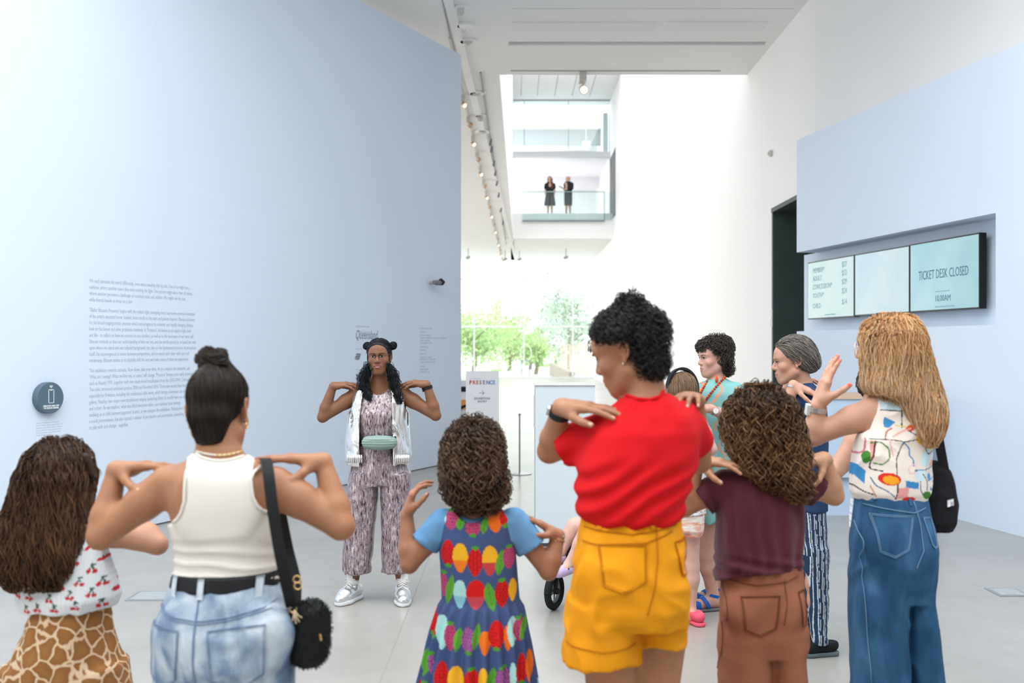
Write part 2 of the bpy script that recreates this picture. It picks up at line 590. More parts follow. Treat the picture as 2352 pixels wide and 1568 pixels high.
# ---------------------------------------------------------------- outside: trees, slatted fence, arch
M_LEAF = [mat('leaf_%s' % n, c, 0.6, var=0.25, vscale=2) for n, c in (('bright', (0.42, 0.56, 0.24)), ('olive', (0.40, 0.46, 0.30)), ('grey', (0.44, 0.50, 0.42)))]
M_BARK = mat('bark', (0.22, 0.17, 0.13), 0.9, var=0.3)
def tree(x, y, h, cw, k, label, n=6000):
    t = empty('tree', (x, y, 0), label, 'tree', 'trees outside the far window')
    tr = MB().tube([(x, y, -0.05), (x + 0.1, y, h * 0.3), (x - 0.1, y + 0.1, h * 0.6)], [0.14, 0.1, 0.05], 8)
    for i in range(6):
        a = i * 1.1
        tr.tube([(x + 0.05, y, h * (0.25 + 0.05 * i)), (x + math.cos(a) * cw * 0.35, y + math.sin(a) * cw * 0.35, h * (0.45 + 0.06 * i))], [0.05, 0.02], 5)
    tr.build('trunk', M_BARK, t)
    rg = np.random.default_rng(int(x * 10 + y))
    cl = rg.normal(size=(26, 3)) * np.array([cw * 0.30, cw * 0.28, h * 0.21]) + np.array([x, y, h * 0.56])
    c = cl[rg.integers(0, 26, n)] + rg.normal(size=(n, 3)) * cw * 0.11
    c[:, 2] = np.maximum(c[:, 2], 0.25)
    a = rg.normal(size=(n, 3)); a /= np.linalg.norm(a, axis=1)[:, None]
    b = np.cross(a, rg.normal(size=(n, 3))); b /= np.linalg.norm(b, axis=1)[:, None]
    s = rg.uniform(0.06, 0.13, (n, 1))
    v = np.stack([c - a * s, c + b * s * 0.5, c + a * s, c - b * s * 0.5], 1).reshape(-1, 3)
    f = np.arange(n * 4).reshape(-1, 4)
    tag(mesh_obj('foliage', v, f, M_LEAF[k], t), kind='stuff')
tree(-2.3, 59, 3.9, 4.4, 0, 'bright green bushy tree outside the far window beside the blue wall')
tree(-0.2, 67, 3.6, 4.0, 0, 'low green tree behind the arched frame outside the far window')
tree(1.4, 58.5, 2.2, 1.2, 0, 'small green shrub tree right of the arched frame outside', 1400)
tree(3.4, 60, 6.4, 3.6, 2, 'tall grey green tree at the right end of the far window')
tree(7.2, 66, 6.0, 3.4, 2, 'tall pale tree partly hidden behind the white wall outside', 1800)
tree(1.3, 72, 3.2, 2.6, 1, 'small olive tree far beyond the terrace')
tree(-3.0, 82, 4.6, 5.0, 0, 'wide green tree far behind the bright bushy tree outside', 7000)
tree(4.6, 82, 7.4, 4.4, 2, 'tall distant grey tree behind the slatted fence', 7000)
fe = empty('slatted_fence', (3.6, 55, 0), 'pale brown fence of upright slats outside the far window', 'fence')
M_SLAT = mat('weathered_slat', (0.52, 0.42, 0.35), 0.8, var=0.15)
for i in range(16):
    x = 2.75 + i * 0.145
    MB().box(x, x + 0.11, 56.0 - i * 0.05, 56.03 - i * 0.05, 0.0, 1.75 + 0.12 * math.sin(i * 2.1)).build('slat', M_SLAT, fe)
struct('ramp_wall', MB().hexa([(2.05, 55, 0), (2.25, 55, 0), (3.2, 51, 0), (2.9, 51, 0), (2.05, 55, 0.75), (2.25, 55, 0.75), (3.2, 51, 0.3), (2.9, 51, 0.3)]), mat('ramp_brown', (0.35, 0.28, 0.24), 0.8))
ar = empty('arched_frame', (0.7, 54, 0), 'slim arched metal frame standing outside the far window', 'frame')
MB().tube([(0.52, 54, -0.02), (0.52, 54, 0.85)], 0.035, 8).build('post', M_PRINTD, ar)
MB().tube([(0.97, 54, -0.02), (0.97, 54, 0.85)], 0.035, 8).build('post', M_PRINTD, ar)
MB().tube([(0.50, 54, 0.85), (0.99, 54, 0.85)], 0.03, 8).build('crossbar', M_PRINTD, ar)
MB().tube([(0.745 + 0.3 * math.sin(a), 54, 1.27 - 0.45 * math.cos(a)) for a in np.linspace(0, 2 * math.pi, 25)], 0.025, 6).build('hoop', mat('pale_metal', (0.7, 0.62, 0.55), 0.4), ar)
# ---------------------------------------------------------------- ceiling fixtures
M_LAMP = mat('warm_lamp_glow', (1, 0.9, 0.7), 0.5, emit=(1.0, 0.80, 0.52), estr=2.0)
M_BRASS = mat('copper_lamp_body', (0.58, 0.40, 0.28), 0.45, 0.3)
M_LGREY = mat('light_grey_enamel', (0.62, 0.60, 0.58), 0.5)

def spotlight(p, aim, label, group, body=M_BRASS, s=1.0, lit=True):
    p = np.asarray(p, float)
    t = empty('spotlight', p, label, 'light', group)
    MB().box(p[0] - 0.05 * s, p[0] + 0.05 * s, p[1] - 0.12 * s, p[1] + 0.12 * s, p[2] - 0.13 * s, p[2]).build('driver_box', M_LGREY, t)
    j = p + np.array([0.02, 0, -0.24 * s])
    MB().tube([p + np.array([0, 0, -0.1 * s]), j], 0.012 * s, 6).build('stem', body, t)
    a = unit(aim)
    h = MB().lathe(j - a * 0.05 * s, [(0.03 * s, -0.06 * s), (0.055 * s, -0.05 * s), (0.065 * s, 0.06 * s), (0.058 * s, 0.062 * s)], a, 14).build('lamp_head', body, t)
    MB().lathe(j - a * 0.05 * s, [(0.054 * s, 0.058 * s), (0.054 * s, 0.068 * s)], a, 14).build('lamp_lens', M_LAMP if lit else M_WPLAST, h)
    return t

def tracksite(x, y):
    return ray_plane(x, y, (0, 0, CZ), (0, 0, 1))
a0, a1 = tracksite(1068, 232), tracksite(1153, 590)
trk = MB().frame_box(a0, a1 - a0, np.array([1.0, 0, 0]), UZ, -0.12, 1.0, -0.018, 0.018, -0.03, -0.001).build('lighting_track', M_LGREY)
tag(trk, 'long pale lighting track on the ceiling carrying copper spotlights', 'track')
ords = ['nearest', 'second', 'third', 'fourth', 'fifth', 'sixth', 'seventh', 'eighth', 'ninth', 'tenth', 'eleventh', 'twelfth', 'thirteenth', 'fourteenth', 'fifteenth', 'sixteenth']
for i in range(16):
    Y = 17.2 + i * 1.6 + 0.03 * i * i
    u = (Y - a0[1]) / (a1[1] - a0[1])
    p = a0 + (a1 - a0) * u
    p[2] = CZ - 0.03
    spotlight(p, (0.55, -0.55, -0.45) if i % 2 == 0 else (-0.5, 0.55, -0.5),
              '%s copper spotlight along the ceiling track from the camera end' % ords[i], 'copper track spotlights', s=0.7)
b0, b1 = tracksite(1104, 165), tracksite(1163, 560)
trk2 = MB().frame_box(b0, b1 - b0, np.array([1.0, 0, 0]), UZ, 0.0, 1.0, -0.015, 0.015, -0.025, -0.001).build('lighting_track', M_SLOT)
tag(trk2, 'thin dark track on the ceiling right of the copper spotlights', 'track')
for i, yy in enumerate((315, 332, 365, 388, 412, 440, 475, 505)):
    u = (b0[1] * 0 + ray_plane(1130, yy, (0, 0, CZ), (0, 0, 1))[1] - b0[1]) / (b1[1] - b0[1])
    p = b0 + (b1 - b0) * u
    t = empty('track_head', (p[0], p[1], CZ - 0.027), '%s small dark lamp head on the thin dark ceiling track' % ords[i], 'light', 'dark track heads')
    MB().lathe((p[0], p[1], CZ - 0.13), [(0.018, 0.1), (0.028, 0.03), (0.028, -0.03), (0.02, -0.04)], (0.2, -0.3, 1), 10).build('lamp_head', M_PRINTD, t)
# single spotlight hanging at the edge of the void
p = ray_plane(1338, 168, (0, 0, CZ), (0, 0, 1))
spotlight(p, (0.15, -0.8, -0.35), 'single glowing spotlight hanging from the edge of the ceiling void', None, M_LGREY, 1.1)
# smoke detector, speakers and sprinkler discs
def disc(x, y, r, label, deep):
    p = ray_plane(x, y, (0, 0, CZ), (0, 0, 1))
    t = empty('ceiling_disc', p, label, 'detector')
    MB().lathe(p, [(r, 0), (r, -0.015), (r * 0.8, -0.03)], UZ, 18).build('plate', M_WPLAST, t)
    if deep:
        MB().lathe(p, [(r * 0.55, -0.02), (r * 0.5, -deep), (r * 0.2, -deep - 0.02)], UZ, 14).build('sensor', M_LGREY, t)
    return t
disc(1058, 14, 0.085, 'round white smoke detector on the ceiling, nearest the camera', 0.10)
disc(1068, 56, 0.13, 'flat white speaker disc on the ceiling beyond the smoke detector', 0)
disc(1074, 92, 0.13, 'white ceiling ring with a small stem beyond the speaker disc', 0.05)
disc(1095, 212, 0.15, 'white ceiling disc beside the start of the thin track', 0.04)
disc(1104, 264, 0.12, 'small white detector on the ceiling between the two tracks', 0.1)
disc(1108, 300, 0.17, 'wide white ceiling disc midway between the two tracks', 0.04)
# small lamps under the balcony
for i, (x, y) in enumerate(((1075, 611), (1160, 609), (1300, 590), (1193, 585))):
    p = px(x, y, 44 + (i % 2))
    p[2] = CZ
    t = empty('downlight', p, 'small dark lamp hanging under the balcony, number %s from the left' % ('one', 'two', 'four', 'three')[i], 'light', 'lamps under the balcony')
    MB().tube([p, p + np.array([0, 0, -0.35])], 0.02, 6).build('stem', M_SLOT, t)
    MB().lathe(p + np.array([0.0, 0, -0.4]), [(0.05, -0.1), (0.07, 0.0), (0.05, 0.1)], (0.9, 0, 0.4), 10).build('lamp_head', M_SLOT, t)
# sensors on the right wall
for (x, y, s, lab) in ((1773, 352, 0.05, 'small beige sensor high on the white wall above the dark doorway'),
                       (1400, 706, 0.0, 'grey flag sign projecting from the white wall near the far end')):
    if s:
        p = ray_plane(x, y, (XR(14), 14, 0), (1, -0.0105, 0))
        t = empty('wall_sensor', p, lab, 'sensor')
        MB().lathe(p, [(0.05, 0), (0.05, -0.03), (0.035, -0.05)], (1, 0, 0), 12).build('housing', M_LGREY, t)
        MB().lathe(p, [(0.02, -0.045), (0.015, -0.06)], (1, 0, 0), 10).build('eye', M_BRASS, t)
    else:
        p = px(x, y, 36)
        t = empty('flag_sign', p, lab, 'sign')
        MB().box(XR(36) - 0.34, XR(36) - 0.02, 36, 36.04, p[2] - 0.2, p[2] + 0.15).build('panel', M_PRINTD, t)
        MB().box(XR(36) - 0.04, XR(36), 35.98, 36.06, p[2] - 0.05, p[2] + 0.05).build('bracket', M_STEEL, t)
p = ray_plane(1773, 730, (XR(14), 14, 0), (1, -0.0105, 0))
t = empty('light_switch', p, 'small white switch plate beside the dark doorway', 'switch')
MB().box(p[0] - 0.012, p[0] + 0.002, p[1] - 0.05, p[1] + 0.05, p[2] - 0.12, p[2] + 0.12).build('plate', M_LGREY, t)
MB().box(p[0] - 0.02, p[0] - 0.01, p[1] - 0.015, p[1] + 0.015, p[2] - 0.03, p[2] + 0.03).build('rocker', M_WPLAST, t)

# ---------------------------------------------------------------- the three screens in the recess
M_BEZ = mat('screen_bezel', (0.012, 0.014, 0.014), 0.35)
M_STXT = mat('screen_text', (0.10, 0.20, 0.26), 0.6)
M_STXT2 = mat('screen_text_faint', (0.30, 0.48, 0.53), 0.6)
SD = 0.12
def screen(name, c, col, label):
    q = [br(x, y, SD) for x, y in c]
    u0 = (q[0][0] + q[3][0]) / 2; u1 = (q[1][0] + q[2][0]) / 2
    z1 = (q[0][1] + q[1][1]) / 2; z0 = (q[2][1] + q[3][1]) / 2
    base = BR_O + BR_U * u0 + UZ * z0 - BR_N * SD
    t = empty('wall_screen', base, label, 'screen', 'ticket desk screens')
    MB().frame_box(BR_O, BR_U, UZ, BR_N, u0, u1, z0, z1, -SD - 0.07, -SD).build('casing', M_BEZ, t)
    m = bpy.data.materials.new('screen_' + name)
    m.use_nodes = True
    nt = m.node_tree
    b = nt.nodes['Principled BSDF']
    tc = nt.nodes.new('ShaderNodeTexCoord')
    n = nt.nodes.new('ShaderNodeTexNoise')
    n.inputs['Scale'].default_value = 2.2
    n.inputs['Detail'].default_value = 2
    nt.links.new(tc.outputs['Object'], n.inputs['Vector'])
    r = nt.nodes.new('ShaderNodeValToRGB')
    r.color_ramp.elements[0].position, r.color_ramp.elements[1].position = 0.35, 0.65
    r.color_ramp.elements[0].color = (*col[0], 1)
    r.color_ramp.elements[1].color = (*col[1], 1)
    nt.links.new(n.outputs['Fac'], r.inputs['Fac'])
    nt.links.new(r.outputs['Color'], b.inputs['Emission Color'])
    b.inputs['Emission Strength'].default_value = 0.72
    b.inputs['Base Color'].default_value = (0.05, 0.06, 0.06, 1)
    b.inputs['Roughness'].default_value = 0.3
    sc = MB().frame_box(BR_O, BR_U, UZ, BR_N, u0 + 0.012, u1 - 0.012, z0 + 0.014, z1 - 0.014, -SD, -SD + 0.003).build('display', m, t)
    def wr(s, fu, fz, size, mm, al='LEFT', sx=0.8):
        o = BR_O + BR_U * (u0 + (u1 - u0) * fu) + UZ * (z0 + (z1 - z0) * fz) - BR_N * (SD - 0.004)
        if s is None:
            rg = random.Random(int(fz * 1000)); mb = MB(); t_ = -size * 6
            while t_ < size * 6:
                k_ = rg.uniform(1.0, 3.0) * size
                mb.frame_box(o, BR_U, UZ, BR_N, t_, t_ + k_, 0, size * .6, 0, .0008)
                t_ += k_ + size * .5
            mb.build('fine_print', mm, sc)
            return
        text_obj('lettering', s, size, o, BR_U, UZ, mm, sc, 0.0005, al, sx)
    return wr
wr1 = screen('prices', [(1855, 602), (1961, 586), (1963, 727), (1856, 734)], ((0.44, 0.68, 0.68), (0.52, 0.72, 0.72)), 'left ticket screen listing faint ticket prices')
for i, (a, bb, z) in enumerate((('MEMBER*', '$27', .80), ('ADULT', '$33', .66), ('CONCESSION*', '$29', .515), ('YOUTH*', '$24', .365), ('CHILD', '$14', .185))):
    wr1(a, .12, z, .085, M_STXT2)
    wr1(bb, .86, z + .03, .09, M_STXT2, 'RIGHT')
wr2 = screen('blank', [(1963, 585), (2088, 562), (2090, 718), (1964, 726)], ((0.40, 0.66, 0.76), (0.55, 0.73, 0.78)), 'middle ticket screen, plain pale blue with no writing')
wr3 = screen('closed', [(2090, 562), (2249, 533), (2251, 708), (2091, 718)], ((0.26, 0.62, 0.70), (0.40, 0.70, 0.76)), 'right ticket screen reading ticket desk closed')
wr3('TICKET DESK CLOSED', .5, .46, .125, M_STXT, 'CENTER', 0.62)
wr3('10.00AM', .5, .135, .085, M_STXT, 'CENTER', 0.8)
wr3(None, .5, .265, .018, M_STXT2)
wr3(None, .5, .05, .02, M_STXT2)
wr1(None, .5, .055, .02, M_STXT2)

# ---------------------------------------------------------------- ticket counter
M_WOODT = mat('oak_edge', (0.62, 0.44, 0.32), 0.5, var=0.12, vscale=30, stretch=(0.2, 1, 6))
M_CBLUE = mat('counter_blue_laminate', (0.48, 0.60, 0.74), 0.45)
tc_ = empty('ticket_counter', (3.2, 9.5, 0), 'pale blue ticket counter with an oak top against the blue wall', 'counter')
MB().box(2.42, 3.86, 9.2, 9.72, 0.36, 1.085).build('front_body', M_CBLUE, tc_)
MB().box(2.46, 3.84, 9.26, 9.7, 0.0, 0.36).build('plinth', M_CBLUE, tc_)
MB().box(2.40, 3.88, 9.18, 9.74, 1.085, 1.125).build('counter_top', M_WOODT, tc_)

# ---------------------------------------------------------------- white podium, sign, stanchion, floor hatches
po = empty('ticket_podium', (0.42, 8.0, 0), 'tall white freestanding podium panel behind the woman in red', 'podium')
M_POD = mat('white_laminate', (0.60, 0.655, 0.69), 0.4)
MB().box(0.184, 0.651, 7.8, 8.25, 0.03, 1.263).build('body', M_POD, po)
MB().box(0.20, 0.63, 7.86, 8.2, 0.0, 0.03).build('plinth', M_SLOT, po)
MB().box(0.176, 0.184, 7.95, 8.1, 0.92, 1.18).build('card_holder', M_LGREY, po)
MB().box(0.178, 0.657, 7.79, 8.26, 1.263, 1.27).build('edge_trim', M_LGREY, po)

ps = empty('exhibition_sign', (-0.33, 11.5, 0), 'freestanding white sign reading presence exhibition entry', 'sign')
M_SIGN = mat('sign_white', (0.66, 0.66, 0.68), 0.5)
x0, x1 = px(1070, 0, 11.5)[0], px(1146, 0, 11.5)[0]
zt = px(0, 852, 11.5)[2]
MB().box(x0, x1, 11.5, 11.56, 0.04, zt).build('panel', M_SIGN, ps)
MB().box(x0 - 0.02, x1 + 0.02, 11.38, 11.68, 0.0, 0.04).build('foot', M_SLOT, ps)
cols = [(0.45, 0.05, 0.04), (0.50, 0.12, 0.06), (0.40, 0.16, 0.08), (0.28, 0.20, 0.16), (0.20, 0.22, 0.28), (0.15, 0.22, 0.36), (0.15, 0.25, 0.45), (0.18, 0.33, 0.55)]
for i, ch in enumerate('PRESENCE'):
    o = px(1078 + i * 7.7, 882, 11.497)
    text_obj('lettering', ch, 0.062, o, (1, 0, 0), (0, 0, 1), mat('presence_ink_%d' % i, cols[i], 0.6), ps, 0.001, 'LEFT', 0.85, off=0.002)
mb_ = MB()
for xa_, xb_ in ((1078, 1085), (1087, 1095), (1097, 1104)):
    a_, b_ = px(xa_, 870, 11.499), px(xb_, 869, 11.499)
    mb_.box(a_[0], b_[0], 11.4985, 11.4995, a_[2], a_[2] + .006)
mb_.build('fine_print', M_PRINT, ps)
text_obj('lettering', 'EXHIBITION', 0.034, px(1107.5, 917, 11.497), (1, 0, 0), (0, 0, 1), M_PRINTD, ps, 0.0005, 'CENTER', 1.0, off=0.0006)
text_obj('lettering', 'ENTRY', 0.034, px(1107.5, 924, 11.497), (1, 0, 0), (0, 0, 1), M_PRINTD, ps, 0.0005, 'CENTER', 1.0, off=0.0006)
am = MB()
for (xa, ya, xb, yb) in ((1101, 902, 1112, 902), (1107, 897, 1112, 902), (1107, 907, 1112, 902)):
    am.tube([px(xa, ya, 11.497), px(xb, yb, 11.497)], 0.0022, 5)
am.build('arrow', M_PRINTD, ps)
gs = empty('wayfinding_sign', (-0.75, 14.6, 0), 'dark and orange lettered sign half hidden behind the white exhibition sign', 'sign')
MB().box(-0.86, -0.60, 14.5, 14.56, 0.3, 1.08).build('panel', M_WPLAST, gs)
MB().box(-0.86, -0.60, 14.48, 14.5, 0.66, 0.80).build('orange_band', mat('orange_print', (0.75, 0.35, 0.08), 0.6), gs)
MB().box(-0.86, -0.60, 14.48, 14.5, 0.92, 0.99).build('black_band', M_BLACK, gs)
text_obj('lettering', 'Go', 0.30, (-0.80, 14.47, 0.52), (1, 0, 0), (0, 0, 1), M_BLACK, gs, 0.004, off=0.006)
MB().box(-0.80, -0.66, 14.4, 14.66, 0.0, 0.3).build('stand', M_SLOT, gs)

st = empty('barrier_post', (0.097, 12.3, 0), 'slim steel barrier post with a round flat base on the bright floor', 'post')
xb = px(1193.5, 0, 12.3)[0]
st.location = (xb, 12.3, 0)
MB().lathe((xb, 12.3, 0), [(0.15, 0), (0.15, 0.008), (0.05, 0.018)], UZ, 24).build('base', M_STEEL, st)
MB().tube([(xb, 12.3, 0.01), (xb, 12.3, 0.73)], 0.011, 10).build('pole', M_STEEL, st)
MB().lathe((xb, 12.3, 0.72), [(0.017, 0), (0.017, 0.02), (0.01, 0.028)], UZ, 12).build('cap', M_STEEL, st)

def hatch(c, label):
    q = [ray_plane(x, y, (0, 0, 0), (0, 0, 1)) for x, y in c]
    x0, x1 = min(p[0] for p in q), max(p[0] for p in q)
    y0, y1 = min(p[1] for p in q), max(p[1] for p in q)
    t = empty('floor_hatch', ((x0 + x1) / 2, (y0 + y1) / 2, 0), label, 'hatch', 'floor hatches')
    MB().box(x0, x1, y0, y1, 0.0, 0.004).build('frame', mat('hatch_frame', (0.35, 0.36, 0.37), 0.4, 0.6), t)
    MB().box(x0 + 0.02, x1 - 0.02, y0 + 0.02, y1 - 0.02, 0.003, 0.006).build('lid', mat('hatch_lid', (0.42, 0.43, 0.43), 0.35, 0.3), t)
    MB().box((x0 + x1) / 2 - 0.03, (x0 + x1) / 2 + 0.03, y0 + 0.04, y0 + 0.055, 0.0055, 0.0075).build('finger_slot', M_SLOT, t)
hatch([(320, 1358), (440, 1380)], 'metal floor hatch between the giraffe trousers and the light jeans')
hatch([(2260, 1351), (2370, 1370)], 'metal floor hatch at the right edge of the floor')

# ---------------------------------------------------------------- writing and objects on the left wall
def wtext(s, x, y, size, m=M_PRINT, name='wall_text', sx=1.0, off=0.0, shear=0.0):
    return text_obj(name, s, size, bl(x, y, 0.001), BL_U, UZ, m, wl, 0.0004, 'LEFT', sx, shear, off)
M_PT = mat('pale_vinyl_lettering', (0.44, 0.50, 0.58), 0.7)
L = ['We each perceive the world differently, even when standing side by side. One of us might see a',
     'rainbow, where another sees a fine mist catching the light. One person might see a river of stones,',
     'where another perceives a landscape of rounded rocks and pebbles. We might see the sun,',
     'while friends beside us focus on a star.', None,
     "'Olafur Eliasson: Presence' begins with the radiant light, sweeping rivers and snow-covered mountains",
     "of the artist's ancestral home, Iceland, then travels to the stars and planets beyond. Eliasson is known",
     'for his broad-ranging artistic practice which encourages us to consider our rapidly changing climate,',
     "look to the future and solve problems creatively. In 'Presence', he invites us to explore light, land",
     'and life - to reflect on how we connect to one another, as well as to the landscape of our inner self.',
     'Eliasson reminds us that our understanding of who we are, and the world around us, is based not only',
     'upon where we stand and our cultural background, but also on the fundamental process of perception',
     'itself. He encourages us to move between perspectives, and to watch each other with care and',
     'tenderness. Eliasson invites us to playfully shift the way we make sense of what we experience.', None,
     'This exhibition rewards curiosity. Slow down, take your time. As you explore the artworks, ask',
     "'What am I seeing?' What we first see, or sense, will change. 'Presence' brings iconic early artworks",
     'such as Beauty 1993, together with two much-loved installations from the QAGOMA Collection',
     'The cubic structural evolution project 2004 and Riverbed 2014. Three new works have been made',
     "especially for Brisbane, including the exhibition's title work, which brings a luminous sun into the",
     'gallery. Nearby, two major new installations employ polarising filters to modify how we see light',
     'and colour. As we explore, what was black becomes white, and rainbow hues emerge,',
     "enabling us to shift between apparent 'truths', as we navigate the exhibition. Polarisation is",
     'a social phenomenon, but also optical, a matter of perception and perspective, something',
     'to play with and change - together.']
ytop, ybot = 648.0, 986.0
blk = []
k = 0
nl = 24.6
yy = 0.0
for i, s in enumerate(L):
    if s is None:
        yy += 0.62
        blk.append((s, None))
    else:
        blk.append((s, yy))
        yy += 1
par = []
for s, t in blk:
    if s is None:
        par.append([])
        continue
    if not par:
        par.append([])
    par[-1].append((s, ytop + (ybot - ytop) * t / (yy - 1)))
for pg in par:
    for s, y in pg:
        wtext(s, 205, y, 0.046, M_PT, sx=0.615 * 1.02)
def fine_print(O, U, N, width, h, m, parent, seed=0):
    rg = random.Random(seed)
    mb = MB()
    t = 0.0
    while t < width - h:
        w_ = min(rg.uniform(2.2, 7.0) * h, width - t)
        mb.frame_box(O, U, UZ, N, t, t + w_, 0, h * 0.55, 0, 0.0006)
        t += w_ + h * 0.7
    return mb.build('fine_print', m, parent)
M_FP = mat('fine_print_ink', (0.54, 0.61, 0.70), 0.7)
def wfine(x, y, width, h, seed=0):
    return fine_print(bl(x, y, 0.0008), BL_U, BL_N, width, h, M_FP, wl, seed)
# sponsor and credit columns
wtext('STRATEGIC PARTNER', 817, 751, 0.028, M_PT)
wtext('Queensland', 816, 778, 0.15, M_PRINTD, 'logo_lettering', sx=0.62, shear=0.35)
wfine(826, 763, .22, .022, 1)
wfine(826, 766, .18, .022, 2)
wfine(817, 802, .30, .022, 3)
em = MB()
for (ex, ey) in ((820.5, 815.5), (825, 815.5), (818.5, 821.5), (823, 821.5)):
    o_ = bl(ex, ey, 0.002)
    em.tube([o_ + BL_U * .018 * math.cos(a) + UZ * .017 * math.sin(a) for a in np.linspace(0, 6.283, 13)], .007, 5)
em.build('emblem', M_PRINTD, wl)
wfine(817, 850, .26, .022, 4)
lg = MB()
for i, (dx, dy) in enumerate(((0, 0), (3, 4), (0, 8), (4, 10))):
    lg.tube([bl(818 + dx, 860 + dy, 0.002), bl(822 + dx, 864 + dy, 0.002)], 0.012, 5)
lg.build('emblem', M_PRINTD, wl)
for k_, (y_, w_) in enumerate(((755, .33), (764, .15), (771, .27), (777, .70), (783, .24), (789, .33), (798, .19), (805, .19), (814, .15), (822, .28), (827, .40), (833, .38), (843, .12), (850, .25), (856, .23))):
    wfine(965, y_, w_, .03, 10 + k_)
# small security camera
p = bl(987, 650)
t = empty('wall_camera', p, 'small dark camera bracket high on the left blue wall', 'camera')
MB().tube([p, p + BL_N * 0.12], 0.02, 8).build('arm', M_SLOT, t)
MB().lathe(p + BL_N * 0.13 - BL_U * 0.05, [(0.025, -0.07), (0.035, 0), (0.03, 0.09)], BL_U, 12).build('body', M_PRINTD, t)
MB().lathe(p + BL_N * 0.13 + BL_U * 0.10, [(0.03, -0.06), (0.045, 0.0), (0.02, 0.02)], (0.3, 0.3, -0.5), 12).build('lens_housing', M_BLACK, t)
# round tap sign
p = bl(105, 913)
t = empty('round_tap_sign', p, 'round dark blue grey tap sign with a white phone icon on the blue wall', 'sign')
M_TAP = mat('slate_blue_enamel', (0.105, 0.155, 0.20), 0.45)
M_INK = mat('white_ink', (0.85, 0.88, 0.9), 0.6)
MB().lathe(p, [(0.122, 0.0), (0.122, 0.05), (0.118, 0.056)], BL_N, 40).build('disc', M_TAP, t)
def on_disc(a, b, o=0.058):
    return p + BL_U * a + UZ * b + BL_N * o
ic = MB()
w_, h_ = 0.023, 0.052
pts = []
for (cx_, cz_, a0_) in ((w_ - .008, h_ - .008, 0), (-w_ + .008, h_ - .008, 90), (-w_ + .008, -h_ + .008, 180), (w_ - .008, -h_ + .008, 270)):
    for k in range(5):
        a = math.radians(a0_ + 22.5 * k)
        pts.append(on_disc(cx_ + .008 * math.cos(a) + 0.004, cz_ + .008 * math.sin(a) + 0.012))
ic.tube(pts + [pts[0]], 0.0022, 5)
ic.tube([on_disc(-0.003, 0.058), on_disc(0.011, 0.058)], 0.003, 5)
for r in (0.008, 0.015, 0.022):
    ic.tube([on_disc(0.004 + r * math.cos(a), 0.072 + r * math.sin(a)) for a in np.linspace(0.8, 2.34, 8)], 0.0022, 5)
ic.build('phone_icon', M_INK, t)
text_obj('lettering', 'UNLOCK AND TAP', 0.0165, on_disc(0.004, -0.067), BL_U, UZ, M_INK, t, 0.0008, 'CENTER', 1.0, off=0.0007)
text_obj('lettering', 'TO DELVE DEEPER', 0.0165, on_disc(0.004, -0.084), BL_U, UZ, M_INK, t, 0.0008, 'CENTER', 1.0, off=0.0007)
for i, w_ in enumerate((.21, .245, .235, .22, .225, .13)):
    wfine(83, 973 + i * 5.6, w_, .011, 40 + i)
# ---------------------------------------------------------------- modelling with distance fields
def smin(a, b, k):
    h = np.maximum(k - np.abs(a - b), 0.0) / k
    return np.minimum(a, b) - h * h * k * 0.25


class Prim:
    def __init__(s, f, lo, hi):
        s.f, s.lo, s.hi = f, np.asarray(lo, float), np.asarray(hi, float)

    def grow(s, g):
        return Prim(lambda P: s.f(P) - g, s.lo - g, s.hi + g)


def cone(a, b, ra, rb=None):
    a, b = np.asarray(a, float), np.asarray(b, float)
    rb = ra if rb is None else rb
    ba = b - a
    L = np.dot(ba, ba) + 1e-12
    def f(P):
        pa = P - a
        t = np.clip((pa @ ba) / L, 0, 1)
        d = pa - t[..., None] * ba
        return np.sqrt(np.einsum('...i,...i->...', d, d)) - (ra + (rb - ra) * t)
    R = max(ra, rb)
    return Prim(f, np.minimum(a, b) - R, np.maximum(a, b) + R)


def ell(c, r, R=None):
    c, r = np.asarray(c, float), np.asarray(r, float)
    if np.ndim(r) == 0:
        r = np.array([r, r, r], float)
    R = np.eye(3) if R is None else np.asarray(R)
    def f(P):
        q = (P - c) @ R
        k0 = np.sqrt((((q / r)) ** 2).sum(-1))
        k1 = np.sqrt((((q / (r * r))) ** 2).sum(-1)) + 1e-9
        return k0 * (k0 - 1) / k1
    m = np.max(r)
    ext = np.sqrt(((R * r[None, :]) ** 2).sum(1))
    return Prim(f, c - ext, c + ext)


def rotz(a):
    c, s = math.cos(a), math.sin(a)
    return np.array([[c, -s, 0], [s, c, 0], [0, 0, 1.0]])


